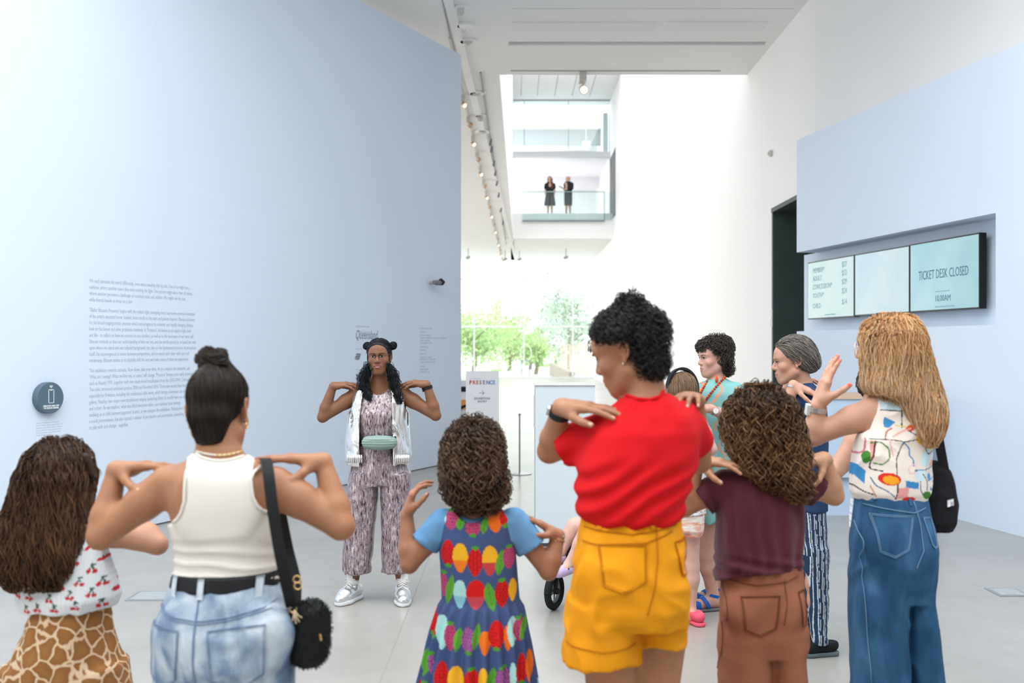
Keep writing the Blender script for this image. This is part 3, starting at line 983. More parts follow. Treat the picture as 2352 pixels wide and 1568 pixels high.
def loft(rows, yaw=0.0, n=2.3, cap=True, smooth=5):
    """rows: (z, cx, cy, a, b) world centre and half axes, from any order of z"""
    rows = sorted([tuple(map(float, r)) for r in rows])
    A = np.array(rows)
    z0, z1 = A[0, 0], A[-1, 0]
    zz = np.linspace(z0, z1, 160)
    T = np.stack([np.interp(zz, A[:, 0], A[:, i]) for i in range(1, 5)], 1)
    k = np.hanning(2 * smooth + 3)[1:-1]; k /= k.sum()
    for i in range(4):
        pad = np.pad(T[:, i], len(k) // 2, mode='reflect', reflect_type='odd')
        T[:, i] = np.convolve(pad, k, mode='valid')
    cs, sn = math.cos(yaw), math.sin(yaw)
    def f(P):
        z = np.clip(P[..., 2], z0, z1)
        t = (z - z0) / (z1 - z0) * (len(zz) - 1)
        i = np.clip(t.astype(np.int32), 0, len(zz) - 2)
        u = (t - i)[..., None]
        V = T[i] * (1 - u) + T[i + 1] * u
        dx, dy = P[..., 0] - V[..., 0], P[..., 1] - V[..., 1]
        x = dx * cs + dy * sn
        y = -dx * sn + dy * cs
        r = (np.abs(x / V[..., 2]) ** n + np.abs(y / V[..., 3]) ** n) ** (1.0 / n)
        rho = np.sqrt(x * x + y * y)
        d = rho - rho / np.maximum(r, 0.05)
        d = np.where(r < 0.3, -0.7 * np.minimum(V[..., 2], V[..., 3]), d)
        over = np.maximum(P[..., 2] - z1, z0 - P[..., 2])
        return np.where(over > 0, np.sqrt(np.maximum(d, 0) ** 2 + over ** 2) + np.minimum(d, 0) * 0, np.maximum(d, over))
    m = np.maximum(T[:, 2], T[:, 3]) * (1.0 if yaw == 0 else 1.05)
    lo = [(T[:, 0] - m).min(), (T[:, 1] - m).min(), z0]
    hi = [(T[:, 0] + m).max(), (T[:, 1] + m).max(), z1]
    return Prim(f, lo, hi)


_G = np.random.default_rng(3).uniform(-1, 1, (64, 64, 64)).astype(np.float32)
def vnoise(P):
    i = np.floor(P).astype(np.int64)
    t = P - i
    t = t * t * (3 - 2 * t)
    out = 0
    for a in (0, 1):
        wa = t[..., 0] if a else 1 - t[..., 0]
        for b in (0, 1):
            wb = t[..., 1] if b else 1 - t[..., 1]
            for c in (0, 1):
                wc = t[..., 2] if c else 1 - t[..., 2]
                out = out + wa * wb * wc * _G[(i[..., 0] + a) & 63, (i[..., 1] + b) & 63, (i[..., 2] + c) & 63]
    return out


class Field:
    def __init__(s, prims, h, pad=0.02, lo=None, hi=None):
        if lo is None:
            lo = np.min([p.lo for p in prims], 0) - pad
            hi = np.max([p.hi for p in prims], 0) + pad
        s.h = h
        s.lo = np.asarray(lo, float)
        s.n = np.maximum(np.ceil((np.asarray(hi) - s.lo) / h).astype(int) + 1, 4)
        s.F = np.full(s.n, 0.3, np.float32)

    def block(s, p, m):
        i0 = np.clip(np.floor((p.lo - m - s.lo) / s.h).astype(int), 0, s.n)
        i1 = np.clip(np.ceil((p.hi + m - s.lo) / s.h).astype(int) + 1, 0, s.n)
        if np.any(i1 - i0 <= 0):
            return None, None
        ax = [s.lo[k] + s.h * np.arange(i0[k], i1[k]) for k in range(3)]
        P = np.stack(np.meshgrid(*ax, indexing='ij'), -1)
        return (slice(i0[0], i1[0]), slice(i0[1], i1[1]), slice(i0[2], i1[2])), P

    def add(s, p, k=0.02):
        sl, P = s.block(p, k + 3 * s.h)
        if sl is not None:
            s.F[sl] = smin(s.F[sl], p.f(P), k)
        return s

    def sub(s, p, k=0.01):
        sl, P = s.block(p, k + 3 * s.h)
        if sl is not None:
            s.F[sl] = -smin(-s.F[sl], p.f(P), k)
        return s

    def pts(s):
        ax = [s.lo[k] + s.h * np.arange(s.n[k]) for k in range(3)]
        return np.stack(np.meshgrid(*ax, indexing='ij'), -1)

    def cut(s, fn):
        """keep where fn(P) < 0"""
        s.F = np.maximum(s.F, fn(s.pts()).astype(np.float32))
        return s

    def disp(s, fn, band=0.04):
        m = np.abs(s.F) < band
        idx = np.argwhere(m)
        P = s.lo + idx * s.h
        s.F[m] += fn(P).astype(np.float32)
        return s

    def mesh(s):
        Fv = s.F
        S = Fv < 0
        n = np.zeros([d - 1 for d in Fv.shape], np.uint8)
        for a in (0, 1):
            for b in (0, 1):
                for c in (0, 1):
                    n += S[a:S.shape[0] - 1 + a, b:S.shape[1] - 1 + b, c:S.shape[2] - 1 + c]
        act = (n > 0) & (n < 8)
        ijk = np.argwhere(act)
        idx = np.full(act.shape, -1, np.int64)
        idx[act] = np.arange(len(ijk))
        pos = np.zeros((len(ijk), 3)); cnt = np.zeros(len(ijk))
        corner = {}
        for a in (0, 1):
            for b in (0, 1):
                for c in (0, 1):
                    corner[(a, b, c)] = Fv[ijk[:, 0] + a, ijk[:, 1] + b, ijk[:, 2] + c].astype(float)
        for ax in range(3):
            for u in (0, 1):
                for v in (0, 1):
                    c0 = [u, v]; c0.insert(ax, 0); c1 = [u, v]; c1.insert(ax, 1)
                    fa, fb = corner[tuple(c0)], corner[tuple(c1)]
                    m = (fa < 0) != (fb < 0)
                    t = np.where(m, fa / np.where(m, fa - fb, 1), 0)
                    q = np.array(c0, float)[None] + 0 * pos
                    q[:, ax] += t
                    pos += q * m[:, None]
                    cnt += m
        V = s.lo + s.h * (ijk + pos / np.maximum(cnt, 1)[:, None])
        Q = []
        for ax in range(3):
            sl0 = [slice(1, -1)] * 3; sl0[ax] = slice(0, -1)
            sl1 = [slice(1, -1)] * 3; sl1[ax] = slice(1, None)
            A, B = S[tuple(sl0)], S[tuple(sl1)]
            e = np.argwhere(A != B)
            inside = A[A != B]
            off = np.ones(3, int); off[ax] = 0
            e = e + off
            o1, o2 = [(1, 2), (2, 0), (0, 1)][ax]
            d1 = np.zeros(3, int); d1[o1] = 1
            d2 = np.zeros(3, int); d2[o2] = 1
            g = lambda q: idx[q[:, 0], q[:, 1], q[:, 2]]
            quad = np.stack([g(e - d1 - d2), g(e - d2), g(e), g(e - d1)], 1)
            quad[~inside] = quad[~inside][:, ::-1]
            Q.append(quad)
        Q = np.concatenate(Q)
        Q = Q[(Q >= 0).all(1)]
        return V, Q


def sdf(prims):
    """point evaluator for a list of (prim, k)"""
    def f(P):
        d = np.full(P.shape[:-1], 0.3)
        for p, k in prims:
            d = smin(d, p.f(P), k)
        return d
    return f


def grad(f, P, e=0.002):
    g = np.stack([f(P + np.eye(3)[i] * e) - f(P - np.eye(3)[i] * e) for i in range(3)], -1)
    return g / (np.linalg.norm(g, axis=-1, keepdims=True) + 1e-9)


def to_surface(f, P, off=0.0, it=4):
    for _ in range(it):
        P = P - grad(f, P) * (f(P) - off)[..., None]
    return P


def march(f, O, D, tmax=0.8, off=0.0):
    """sphere trace points O along direction D onto the surface f = off"""
    t = np.zeros(O.shape[:-1])
    for _ in range(60):
        t = np.minimum(t + (f(O + D * t[..., None]) - off) * 0.8, tmax)
    return O + D * t[..., None]


# ---------------------------------------------------------------- hair strands and tubes in bulk
def tubes(paths, rad, sides=3):
    """paths (N, M, 3), rad (N, M): vertices and quads of all tubes"""
    N, M, _ = paths.shape
    T = np.gradient(paths, axis=1)
    T /= np.linalg.norm(T, axis=-1, keepdims=True) + 1e-9
    ref = np.where(np.abs(T[..., 2:3]) < 0.8, np.array([0, 0, 1.0]), np.array([1.0, 0, 0]))
    A = np.cross(T, ref); A /= np.linalg.norm(A, axis=-1, keepdims=True) + 1e-9
    B = np.cross(T, A)
    V = []
    for k in range(sides):
        th = 2 * math.pi * k / sides
        V.append(paths + rad[..., None] * (math.cos(th) * A + math.sin(th) * B))
    V = np.stack(V, 2)            # N M S 3
    ii = np.arange(N * M * sides).reshape(N, M, sides)
    a = ii[:, :-1]; b = ii[:, 1:]
    q = np.stack([a, np.roll(a, -1, 2), np.roll(b, -1, 2), b], -1).reshape(-1, 4)
    return V.reshape(-1, 3), q


def hair(parent, vol, roots, n, steps, step, flow, curl=(0.0, 60.0), rad=0.002, cols=None, tip=None, h=0.006,
         seed=1, name='hair', mtl=None, off=(0.0, 0.004), base=True, keep=None, shape=None, lenvar=0.5, droop=0.0, sides=3, toproots=0.35):
    """a hair volume (list of (prim, k)) as a base mesh covered with strands that flow along its surface.
    flow(P) gives the combing direction; curl = (radius, turns per metre)"""
    rg = np.random.default_rng(seed)
    f = sdf(vol)
    prims = [p for p, k in vol]
    F_ = Field(prims, h)
    for p, k in vol:
        F_.add(p, k)
    if shape is not None:
        shape(F_)
    Vb, Qb = F_.mesh()
    cols = np.asarray(cols, float)
    cand = Vb
    if roots is not None:
        cand = cand[roots(cand)]
    start = cand[rg.integers(0, len(cand), n)]
    zc = cand[:, 2]
    topc = cand[zc > zc.max() - 0.28 * (zc.max() - zc.min())]
    nt_ = int(n * toproots)
    start[:nt_] = topc[rg.integers(0, len(topc), nt_)]
    start = start + rg.normal(size=(n, 3)) * h * 0.5
    o = rg.uniform(off[0], off[1], n)
    P = to_surface(f, start, 0.0, 2)
    path = [P]
    d = flow(P)
    d = d / (np.linalg.norm(d, axis=-1, keepdims=True) + 1e-9)
    ln = 1 - lenvar * rg.random(n)
    for i in range(steps - 1):
        nd = flow(P)
        nd = nd / (np.linalg.norm(nd, axis=-1, keepdims=True) + 1e-9)
        d = 0.6 * d + 0.4 * nd + rg.normal(size=d.shape) * 0.06
        d /= np.linalg.norm(d, axis=-1, keepdims=True) + 1e-9
        P = P + d * step * ln[:, None]
        g = grad(f, P, 0.004)
        dist = f(P)
        P = P - g * np.clip(dist - o, -0.02, droop if droop else 0.02)[:, None]
        path.append(P)
    path = np.stack(path, 1)
    if curl[0] > 0:
        M = steps
        T = np.gradient(path, axis=1); T /= np.linalg.norm(T, axis=-1, keepdims=True) + 1e-9
        ref = np.array([0.3, 0.2, 0.93])
        A = np.cross(T, ref); A /= np.linalg.norm(A, axis=-1, keepdims=True) + 1e-9
        B = np.cross(T, A)
        s = (np.arange(M)[None] * step * ln[:, None])
        ph = rg.uniform(0, 6.28, n)[:, None] + s * curl[1] * 6.283 * rg.uniform(0.75, 1.25, n)[:, None] * np.where(rg.random(n) < 0.5, 1, -1)[:, None]
        R = curl[0] * rg.uniform(0.6, 1.3, n)[:, None] * np.minimum(1, np.arange(M)[None] / 4.0)
        path = path + R[..., None] * (np.cos(ph)[..., None] * A + np.sin(ph)[..., None] * B)
    if keep is not None:
        path = path[keep(path)]
    N, M, _ = path.shape
    tt = np.linspace(0, 1, M)
    r = rad * rg.uniform(0.6, 1.25, N)[:, None] * (1 - 0.75 * tt ** 3)[None]
    V, Q = tubes(path, r, sides)
    ci = rg.random(N)
    base_c = cols[0] + (cols[1] - cols[0]) * (ci ** 1.5)[:, None]
    C = np.repeat(base_c[:, None], M, 1)
    if tip is not None:
        wgt = (tt ** 1.5)[None, :, None] * rg.uniform(0.3, 1.0, N)[:, None, None]
        C = C * (1 - wgt) + np.asarray(tip) * wgt
    C = np.repeat(C[:, :, None], sides, 2).reshape(-1, 3)
    if base:
        nb = len(Vb)
        V = np.concatenate([Vb, V]); Q = np.concatenate([Qb, Q + nb])
        C = np.concatenate([np.repeat(cols[0][None], nb, 0), C])
    return mesh_obj(name, V, Q, mtl or mat('hair', rough=0.5, attr=True, spec=0.2), parent, cols=C, smooth=True)


# ---------------------------------------------------------------- hands
def hand_prims(w, d, n, th, sc=1.0, curl=(0.25, 0.35, 0.3), spread=1.0, thumb=(0.55, 0.75, 0.25), tcurl=0.25, per=(1, 1, 1, 1), flen=1.0):
    """w wrist, d direction of the hand, n palm normal, th hint for the thumb side.
    returns list of (prim, k), nails, tips"""
    w = np.asarray(w, float); d = unit(d)
    n = unit(np.asarray(n, float) - d * np.dot(n, d))
    s = np.cross(d, n)
    if np.dot(s, th) < 0:
        s = -s
    out, tips = [], []
    kn = []
    for off, fw in ((0.026, 0.082), (0.0085, 0.087), (-0.009, 0.083), (-0.0255, 0.074)):
        kn.append(w + sc * (d * fw + s * off - n * 0.003 * (1 if abs(off) < 0.02 else 0)))
    ws = [w + sc * s * o for o in (0.014, 0.005, -0.005, -0.014)]
    for a, b in zip(ws, kn):
        out.append((cone(a, b, 0.0145 * sc, 0.0112 * sc), 0.016 * sc))
    # heel and thumb pad
    out.append((ell(w + sc * (d * 0.032 + s * 0.018 + n * 0.008), np.array([0.016, 0.016, 0.016]) * sc), 0.02 * sc))
    out.append((ell(w + sc * (d * 0.035 - s * 0.016 + n * 0.006), np.array([0.014, 0.014, 0.014]) * sc), 0.02 * sc))
    lens = ((0.042, 0.025, 0.021), (0.046, 0.029, 0.022), (0.043, 0.027, 0.022), (0.033, 0.020, 0.019))
    angs = (0.14, 0.03, -0.09, -0.24)
    rad0 = (0.0088, 0.009, 0.0085, 0.0075)
    for i in range(4):
        a = angs[i] * spread
        base = unit(d * math.cos(a) + s * math.sin(a))
        p = kn[i]
        ang = 0.0
        r = rad0[i] * sc
        for j in range(3):
            ang += curl[j] * per[i]
            q = p + sc * flen * lens[i][j] * (base * math.cos(ang) + n * math.sin(ang))
            r2 = r * (0.93 if j < 2 else 0.82)
            out.append((cone(p, q, r, r2), 0.004 * sc if j else 0.009 * sc))
            fd = unit(q - p)
            p, r = q, r2
        dn = unit(-n * math.cos(ang) + base * math.sin(ang))
        tips.append((p, dn, fd))
    tb = w + sc * (d * 0.022 + s * 0.02 + n * 0.006)
    td = unit(d * thumb[0] + s * thumb[1] + n * thumb[2])
    p1 = tb + td * 0.042 * sc
    bend = unit(d * (thumb[0] + tcurl) + s * (thumb[1] - tcurl * 0.8) + n * thumb[2])
    p2 = p1 + bend * 0.033 * sc
    bend2 = unit(d * (thumb[0] + 2 * tcurl) + s * (thumb[1] - tcurl * 1.6) + n * thumb[2])
    p3 = p2 + bend2 * 0.026 * sc
    out.append((cone(tb, p1, 0.0155 * sc, 0.0115 * sc), 0.016 * sc))
    out.append((cone(p1, p2, 0.0112 * sc, 0.0102 * sc), 0.005 * sc))
    out.append((cone(p2, p3, 0.0102 * sc, 0.0082 * sc), 0.004 * sc))
    tips.append((p3, unit(s * 0.6 - n * 0.8), bend2))
    return out, tips


# ---------------------------------------------------------------- heads
class Head:
    def __init__(s, c, yaw=0.0, pitch=0.0, roll=0.0, sc=1.0, nose=1.0, chin=1.0, jaw=1.0, mw=0.0, smile=0.0):
        """c: centre between the ears; yaw 0 looks along +Y, positive turns towards -X; pitch positive looks down"""
        s.c = np.asarray(c, float)
        s.sc = sc
        cp, sp = math.cos(-pitch), math.sin(-pitch)
        Rx = np.array([[1, 0, 0], [0, cp, -sp], [0, sp, cp]])
        cr, sr = math.cos(roll), math.sin(roll)
        Ry = np.array([[cr, 0, sr], [0, 1, 0], [-sr, 0, cr]])
        s.R = rotz(yaw) @ Rx @ Ry
        s.nose, s.chin, s.jaw, s.mw, s.smile = nose, chin, jaw, mw, smile

    def P(s, x, y, z):
        return s.c + s.R @ (np.array([x, y, z]) * s.sc)

    def L(s, P):
        return ((P - s.c) @ s.R) / s.sc

    def E(s, c, r):
        return ell(s.P(*c), np.asarray(r) * s.sc * np.ones(3), s.R)

    def C(s, a, b, ra, rb=None):
        return cone(s.P(*a), s.P(*b), ra * s.sc, (rb if rb is not None else ra) * s.sc)

    def prims(s):
        k = s.sc
        o = [(s.E((0, -0.008, 0.035), (0.0735, 0.094, 0.083)), 0.02),
             (s.E((0, 0.030, -0.030), (0.058 * s.jaw, 0.064, 0.078)), 0.03 * k),
             (s.E((0, 0.050, 0.045), (0.060, 0.046, 0.050)), 0.03 * k),
             (s.E((0, 0.074, -0.094), (0.021, 0.017 * s.chin, 0.017)), 0.03 * k)]
        for g in (-1, 1):
            o += [(s.C((g * 0.055 * s.jaw, 0.004, -0.055), (g * 0.018, 0.066, -0.098), 0.017, 0.013), 0.03 * k),
                  (s.E((g * 0.040, 0.062, -0.022), (0.021, 0.022, 0.019)), 0.025 * k),
                  (s.C((g * 0.012, 0.088, 0.024), (g * 0.042, 0.074, 0.026), 0.010, 0.010), 0.018 * k),
                  (s.E((g * 0.031, 0.0735, 0.005), (0.0150, 0.0125, 0.0115)), 0.006 * k),
                  (s.E((g * 0.0115, 0.0985, -0.030), (0.0085, 0.009, 0.0075)), 0.006 * k),
                  (s.E((g * 0.0725, -0.006, 0.000), (0.0065, 0.015, 0.025)), 0.006 * k),
                  (s.E((g * 0.0745, 0.000, -0.026), (0.0050, 0.0075, 0.009)), 0.006 * k)]
            ring = [(g * (0.0795 + 0.002 * math.cos(t_)), -0.010 - 0.0155 * math.cos(t_ - .25), 0.004 + 0.0265 * math.sin(t_)) for t_ in np.linspace(-1.15, 2.5, 9)]
            o += [(s.C(ring[i], ring[i + 1], 0.0036), 0.003 * k) for i in range(8)]
            o += [(s.E((g * 0.0755, 0.007, -0.004), (0.003, 0.004, 0.006)), 0.004 * k)]
        o += [(s.C((0, 0.086, 0.020), (0, 0.104 + 0.006 * (s.nose - 1) * 5, -0.020), 0.0085, 0.0095), 0.012 * k),
              (s.E((0, 0.104 + 0.03 * (s.nose - 1), -0.027), (0.0105, 0.0115 * s.nose, 0.0095)), 0.008 * k),
              (s.E((0, 0.078, -0.062), (0.030, 0.020, 0.024)), 0.02 * k),
              (s.C((-0.020 - s.mw, 0.088 - s.mw, -0.0615 + s.smile), (-0.004, 0.0985, -0.056), 0.0045, 0.0058), 0.005 * k),
              (s.C((0.020 + s.mw, 0.088 - s.mw, -0.0615 + s.smile), (0.004, 0.0985, -0.056), 0.0045, 0.0058), 0.005 * k),
              (s.C((-0.016 - s.mw, 0.089 - s.mw, -0.068 + s.smile), (0.0, 0.0965, -0.0705), 0.0050, 0.0064), 0.005 * k),
              (s.C((0.016 + s.mw, 0.089 - s.mw, -0.068 + s.smile), (0.0, 0.0965, -0.0705), 0.0050, 0.0064), 0.005 * k)]
        return o

    def subs(s):
        k = s.sc
        o = [(s.C((-0.022, 0.094, -0.0635), (0.022, 0.094, -0.0635), 0.0016), 0.003)]
        for g in (-1, 1):
            o.append((s.E((g * 0.0165, 0.095, 0.006), (0.008, 0.011, 0.009)), 0.014 * k))
            o.append((s.E((g * 0.0815, -0.007, 0.003), (0.0055, 0.009, 0.016)), 0.004 * k))
        return o

    def box(s):
        m = 0.135 * s.sc
        return s.c - np.array([m, m, m * 1.02]), s.c + np.array([m, m, m * 1.05])

    def skin_paint(s, V, C, lip, blush):
        q = s.L(V)
        mw_ = 0.023 + s.mw
        m = (np.abs(q[:, 0]) < mw_) & (q[:, 1] > 0.076) & (np.abs(q[:, 2] + 0.0635 - s.smile * (q[:, 0] / mw_) ** 2) < 0.0125 * (1 - (np.abs(q[:, 0]) / (mw_ + .002)) ** 2) + 0.001)
        C[m] = lip
        for g in (-1, 1):
            d = np.sqrt((q[:, 0] - g * 0.042) ** 2 + (q[:, 1] - 0.07) ** 2 + (q[:, 2] + 0.03) ** 2)
            wgt = np.clip(1 - d / 0.03, 0, 1)[:, None] * 0.5
            C[:] = C * (1 - wgt) + np.asarray(blush) * wgt
            d = np.sqrt((q[:, 0] - g * 0.075) ** 2 + (q[:, 1]) ** 2 + (q[:, 2] - 0.0) ** 2)
            wgt = np.clip(1 - d / 0.035, 0, 1)[:, None] * 0.35
            C[:] = C * (1 - wgt) + np.asarray(blush) * wgt
        return C

    def eyes(s, f, parent, iris=(0.05, 0.025, 0.015), brow=(0.02, 0.014, 0.012), openness=1.0, thick=1.0, lid=(0.10, 0.05, 0.04)):
        """almond eye patches, lash lines and brows laid on the face surface f"""
        D = s.R @ np.array([0, -1.0, 0])
        for g in (-1, 1):
            nu, nv = 29, 15
            u = np.linspace(-1, 1, nu); v = np.linspace(-1, 1, nv)
            U, Vv = np.meshgrid(u, v, indexing='ij')
            hh = 0.0044 * openness * (1 - U ** 2) ** 0.6
            X = g * 0.031 + 0.0135 * U
            Z = 0.0045 + Vv * hh + 0.0012 * U * g + 0.0008
            O = np.stack([X, np.full_like(X, 0.16), Z], -1) * s.sc @ s.R.T + s.c
            Pt = march(f, O, np.broadcast_to(D, O.shape), 0.12 * s.sc, 0.0012)
            bulge = (1 - U ** 2) * (1 - Vv ** 2) * 0.0012 * s.sc
            Pt = Pt - D * bulge[..., None]
            C = np.full(X.shape + (3,), 0.0) + np.array([0.50, 0.48, 0.46])
            rr = np.sqrt((X - g * 0.031) ** 2 + (Z - 0.0055) ** 2)
            C[rr < 0.0063] = iris
            C[rr < 0.0026] = (0.006, 0.006, 0.006)
            edge = (np.abs(Vv) > 0.86) | (np.abs(U) > 0.95)
            C[edge] = lid
            ii = np.arange(nu * nv).reshape(nu, nv)
            Q = np.stack([ii[:-1, :-1], ii[1:, :-1], ii[1:, 1:], ii[:-1, 1:]], -1).reshape(-1, 4)
            mesh_obj('eye', Pt.reshape(-1, 3), Q, mat('eye', rough=0.12, attr=True), parent, cols=C.reshape(-1, 3), smooth=True)
            def line(pts, rr_, name, col):
                pts = np.array(pts)
                O = np.stack([pts[:, 0], np.full(len(pts), 0.16), pts[:, 1]], -1) * s.sc @ s.R.T + s.c
                Pq = march(f, O, np.broadcast_to(D, O.shape), 0.13 * s.sc, 0.0008)
                MB().tube(list(Pq), [r_ * s.sc for r_ in rr_], 6).build(name, mat('brow_%d' % int(col[0] * 1000), col, 0.7), parent, smooth=True)
            t = np.linspace(-1, 1, 11)
            line([(g * 0.031 + 0.0142 * a, 0.0052 + 0.0049 * openness * (1 - a * a) ** 0.6 + 0.0012 * a * g) for a in t], [0.0011 + 0.0007 * (1 - a * a) for a in t], 'lash_line', (0.012, 0.008, 0.008))
            t = np.linspace(0, 1, 9)
            line([(g * (0.014 + 0.036 * a), 0.0215 + 0.006 * math.sin(a * 2.2) - 0.003 * a) for a in t], [thick * 0.0024 * (1 - 0.75 * a) for a in t], 'eyebrow', brow)


# ---------------------------------------------------------------- people
class Person:
    def __init__(s, base, label, skin, lip=(0.45, 0.16, 0.13), blush=(0.6, 0.28, 0.2), h=0.008, group=None, nail=(0.75, 0.5, 0.45)):
        s.root = empty('person', (base[0], base[1], 0), label, 'person', group)
        s.base = np.array([base[0], base[1], 0.0])
        s.pr, s.sb, s.fine = [], [], []
        s.skin, s.lip, s.blush, s.h, s.nail = np.array(skin), lip, blush, h, nail
        s.tips = []
        s.head = None
        s.hf = 0.0034

    def add(s, *ps, k=0.03):
        for p in ps:
            s.pr.append((p, k))

    def arm(s, sh, el, wr, r=(0.05, 0.042, 0.04, 0.026), k=0.04):
        sh, el, wr = map(np.asarray, (sh, el, wr))
        m = sh + (el - sh) * 0.35
        s.pr += [(cone(sh, m, r[0], r[0] * 0.95), k), (cone(m, el, r[0] * 0.95, r[1] * 0.84), 0.02),
                 (cone(el, el + (wr - el) * 0.3, r[1] * 0.84, r[2]), 0.012), (cone(el + (wr - el) * 0.3, wr, r[2], r[3]), 0.012)]

    def hand(s, w, d, n, th, sc=1.0, box=None, **kw):
        o, t = hand_prims(w, d, n, th, sc, **kw)
        s.pr += o
        s.tips += [(a, b, c, sc) for a, b, c in t]
        pts = np.array([p.lo for p, k in o] + [p.hi for p, k in o])
        s.fine.append((pts.min(0) - 0.008, pts.max(0) + 0.008, s.hf))

    def set_head(s, hd, neck_to, neck_r=(0.05, 0.055), fine=True, hh=0.0036):
        s.head = hd
        s.pr.append((cone(hd.P(0, -0.022, -0.055), neck_to, neck_r[0], neck_r[1]), 0.025))
        s.pr += hd.prims()
        s.sb += hd.subs()
        if fine:
            lo, hi = hd.box()
            s.fine.append((lo, hi, hh))
        return s

    def leg(s, hip, knee, ank, r=(0.082, 0.056, 0.052, 0.033)):
        hip, knee, ank = map(np.asarray, (hip, knee, ank))
        c = knee + (ank - knee) * 0.3
        s.pr += [(cone(hip, knee, r[0], r[1]), 0.05), (cone(knee, c, r[1] * 0.92, r[2]), 0.03), (cone(c, ank, r[2], r[3]), 0.03)]

    def foot(s, ank, toe, r=0.034, z0=0.0):
        ank, toe = np.asarray(ank), np.asarray(toe)
        heel = ank + unit(ank - toe) * 0.03
        heel = np.array([heel[0], heel[1], z0 + 0.045])
        t = np.array([toe[0], toe[1], z0 + 0.035])
        s.pr += [(cone(ank, heel, r, r * 0.95), 0.03), (cone(np.array([ank[0], ank[1], ank[2] - 0.02]), t, r, r * 0.8), 0.03), (cone(heel, t, r * 0.8, r * 0.8), 0.03)]

    def f(s):
        return sdf(s.pr)

    def body(s, cull=None):
        Vs, Qs, nv = [], [], 0
        boxes = s.fine
        def run(fld):
            for p, k in s.pr:
                fld.add(p, k)
            for p, k in s.sb:
                fld.sub(p, k)
            return fld.mesh()
        V, Q = run(Field([p for p, k in s.pr], s.h))
        cen = V[Q].mean(1)
        drop = np.zeros(len(Q), bool)
        for lo, hi, hh in boxes:
            m = 1.3 * s.h
            drop |= ((cen > lo + m) & (cen < hi - m)).all(1)
        if cull is not None:
            drop |= cull(cen)
        Vs.append(V); Qs.append(Q[~drop]); nv = len(V)
        done = []
        for lo, hi, hh in boxes:
            V, Q = run(Field(None, hh, lo=lo, hi=hi))
            if done:
                cen = V[Q].mean(1)
                dr = np.zeros(len(Q), bool)
                for a, b in done:
                    dr |= ((cen > a + hh) & (cen < b - hh)).all(1)
                Q = Q[~dr]
            done.append((lo, hi))
            Vs.append(V); Qs.append(Q + nv); nv += len(V)
        V = np.concatenate(Vs); Q = np.concatenate(Qs)
        used = np.zeros(len(V), bool); used[Q.ravel()] = True
        remap = np.cumsum(used) - 1
        V = V[used]; Q = remap[Q]
        C = np.repeat(s.skin[None], len(V), 0)
        if s.head is not None:
            C = s.head.skin_paint(V, C, s.lip, s.blush)
        for p, dn, fd, sc in s.tips:
            dd = np.linalg.norm(V - p, axis=1)
            wgt = np.clip(1 - dd / (0.02 * sc), 0, 1)[:, None] * 0.6
            C = C * (1 - wgt) + np.asarray(s.blush) * wgt
            q = V - (p + fd * 0.001 * sc + dn * 0.0075 * sc)
            m = (np.linalg.norm(q, axis=1) < 0.0062 * sc)
            C[m] = s.nail
        return mesh_obj('body', V, Q, mat('skin', rough=0.5, attr=True, var=0.05, vscale=30, spec=0.28), s.root, cols=C, smooth=True)

    def garment(s, name, prims, m, h=0.007, cuts=(), holes=(), folds=None, paint=None, shell=None, label=None, parent=None, planes=()):
        """prims: list of (prim, k); cuts: functions kept where negative; shell: hollow out to that thickness"""
        F_ = Field([p for p, k in prims], h)
        for p, k in prims:
            F_.add(p, k)
        if folds is not None:
            F_.disp(folds)
        if shell:
            inner = F_.F + shell
            F_.F = np.maximum(F_.F, -inner)
        for p, k in holes:
            F_.sub(p, k)
        for c in cuts:
            F_.cut(c)
        for c, dr, R_ in planes:          # sleeve hems cut square
            c, dr = np.asarray(c, float), unit(dr)
            bx = Prim(None, c - R_, c + R_)
            sl, Pq = F_.block(bx, 0.0)
            if sl is not None:
                q = (Pq - c) @ dr
                near = np.linalg.norm(Pq - c, axis=-1) < R_
                F_.F[sl] = np.where(near, np.maximum(F_.F[sl], q), F_.F[sl])
        V, Q = F_.mesh()
        C = paint(V) if paint is not None else None
        o = mesh_obj(name, V, Q, m, parent or s.root, cols=C, smooth=True)
        if label:
            o['label'] = label
        return o


def folds(amp=0.004, sc=(14, 14, 6), seed=0.0, amp2=0.0, sc2=(40, 40, 40)):
    sc = np.array(sc, float); sc2 = np.array(sc2, float)
    def f(P):
        q = P * sc + seed
        wrp = vnoise(P * 7 + seed + 5)[..., None] * np.array([1.2, 1.2, 1.0])
        v = vnoise(q + wrp)
        r = (1 - np.abs(v) * 2)
        out = -amp * r
        if amp2:
            out = out - amp2 * vnoise(P * sc2 + seed)
        return out
    return f


def folded(f, fo):
    return lambda P: f(P) + fo(P)


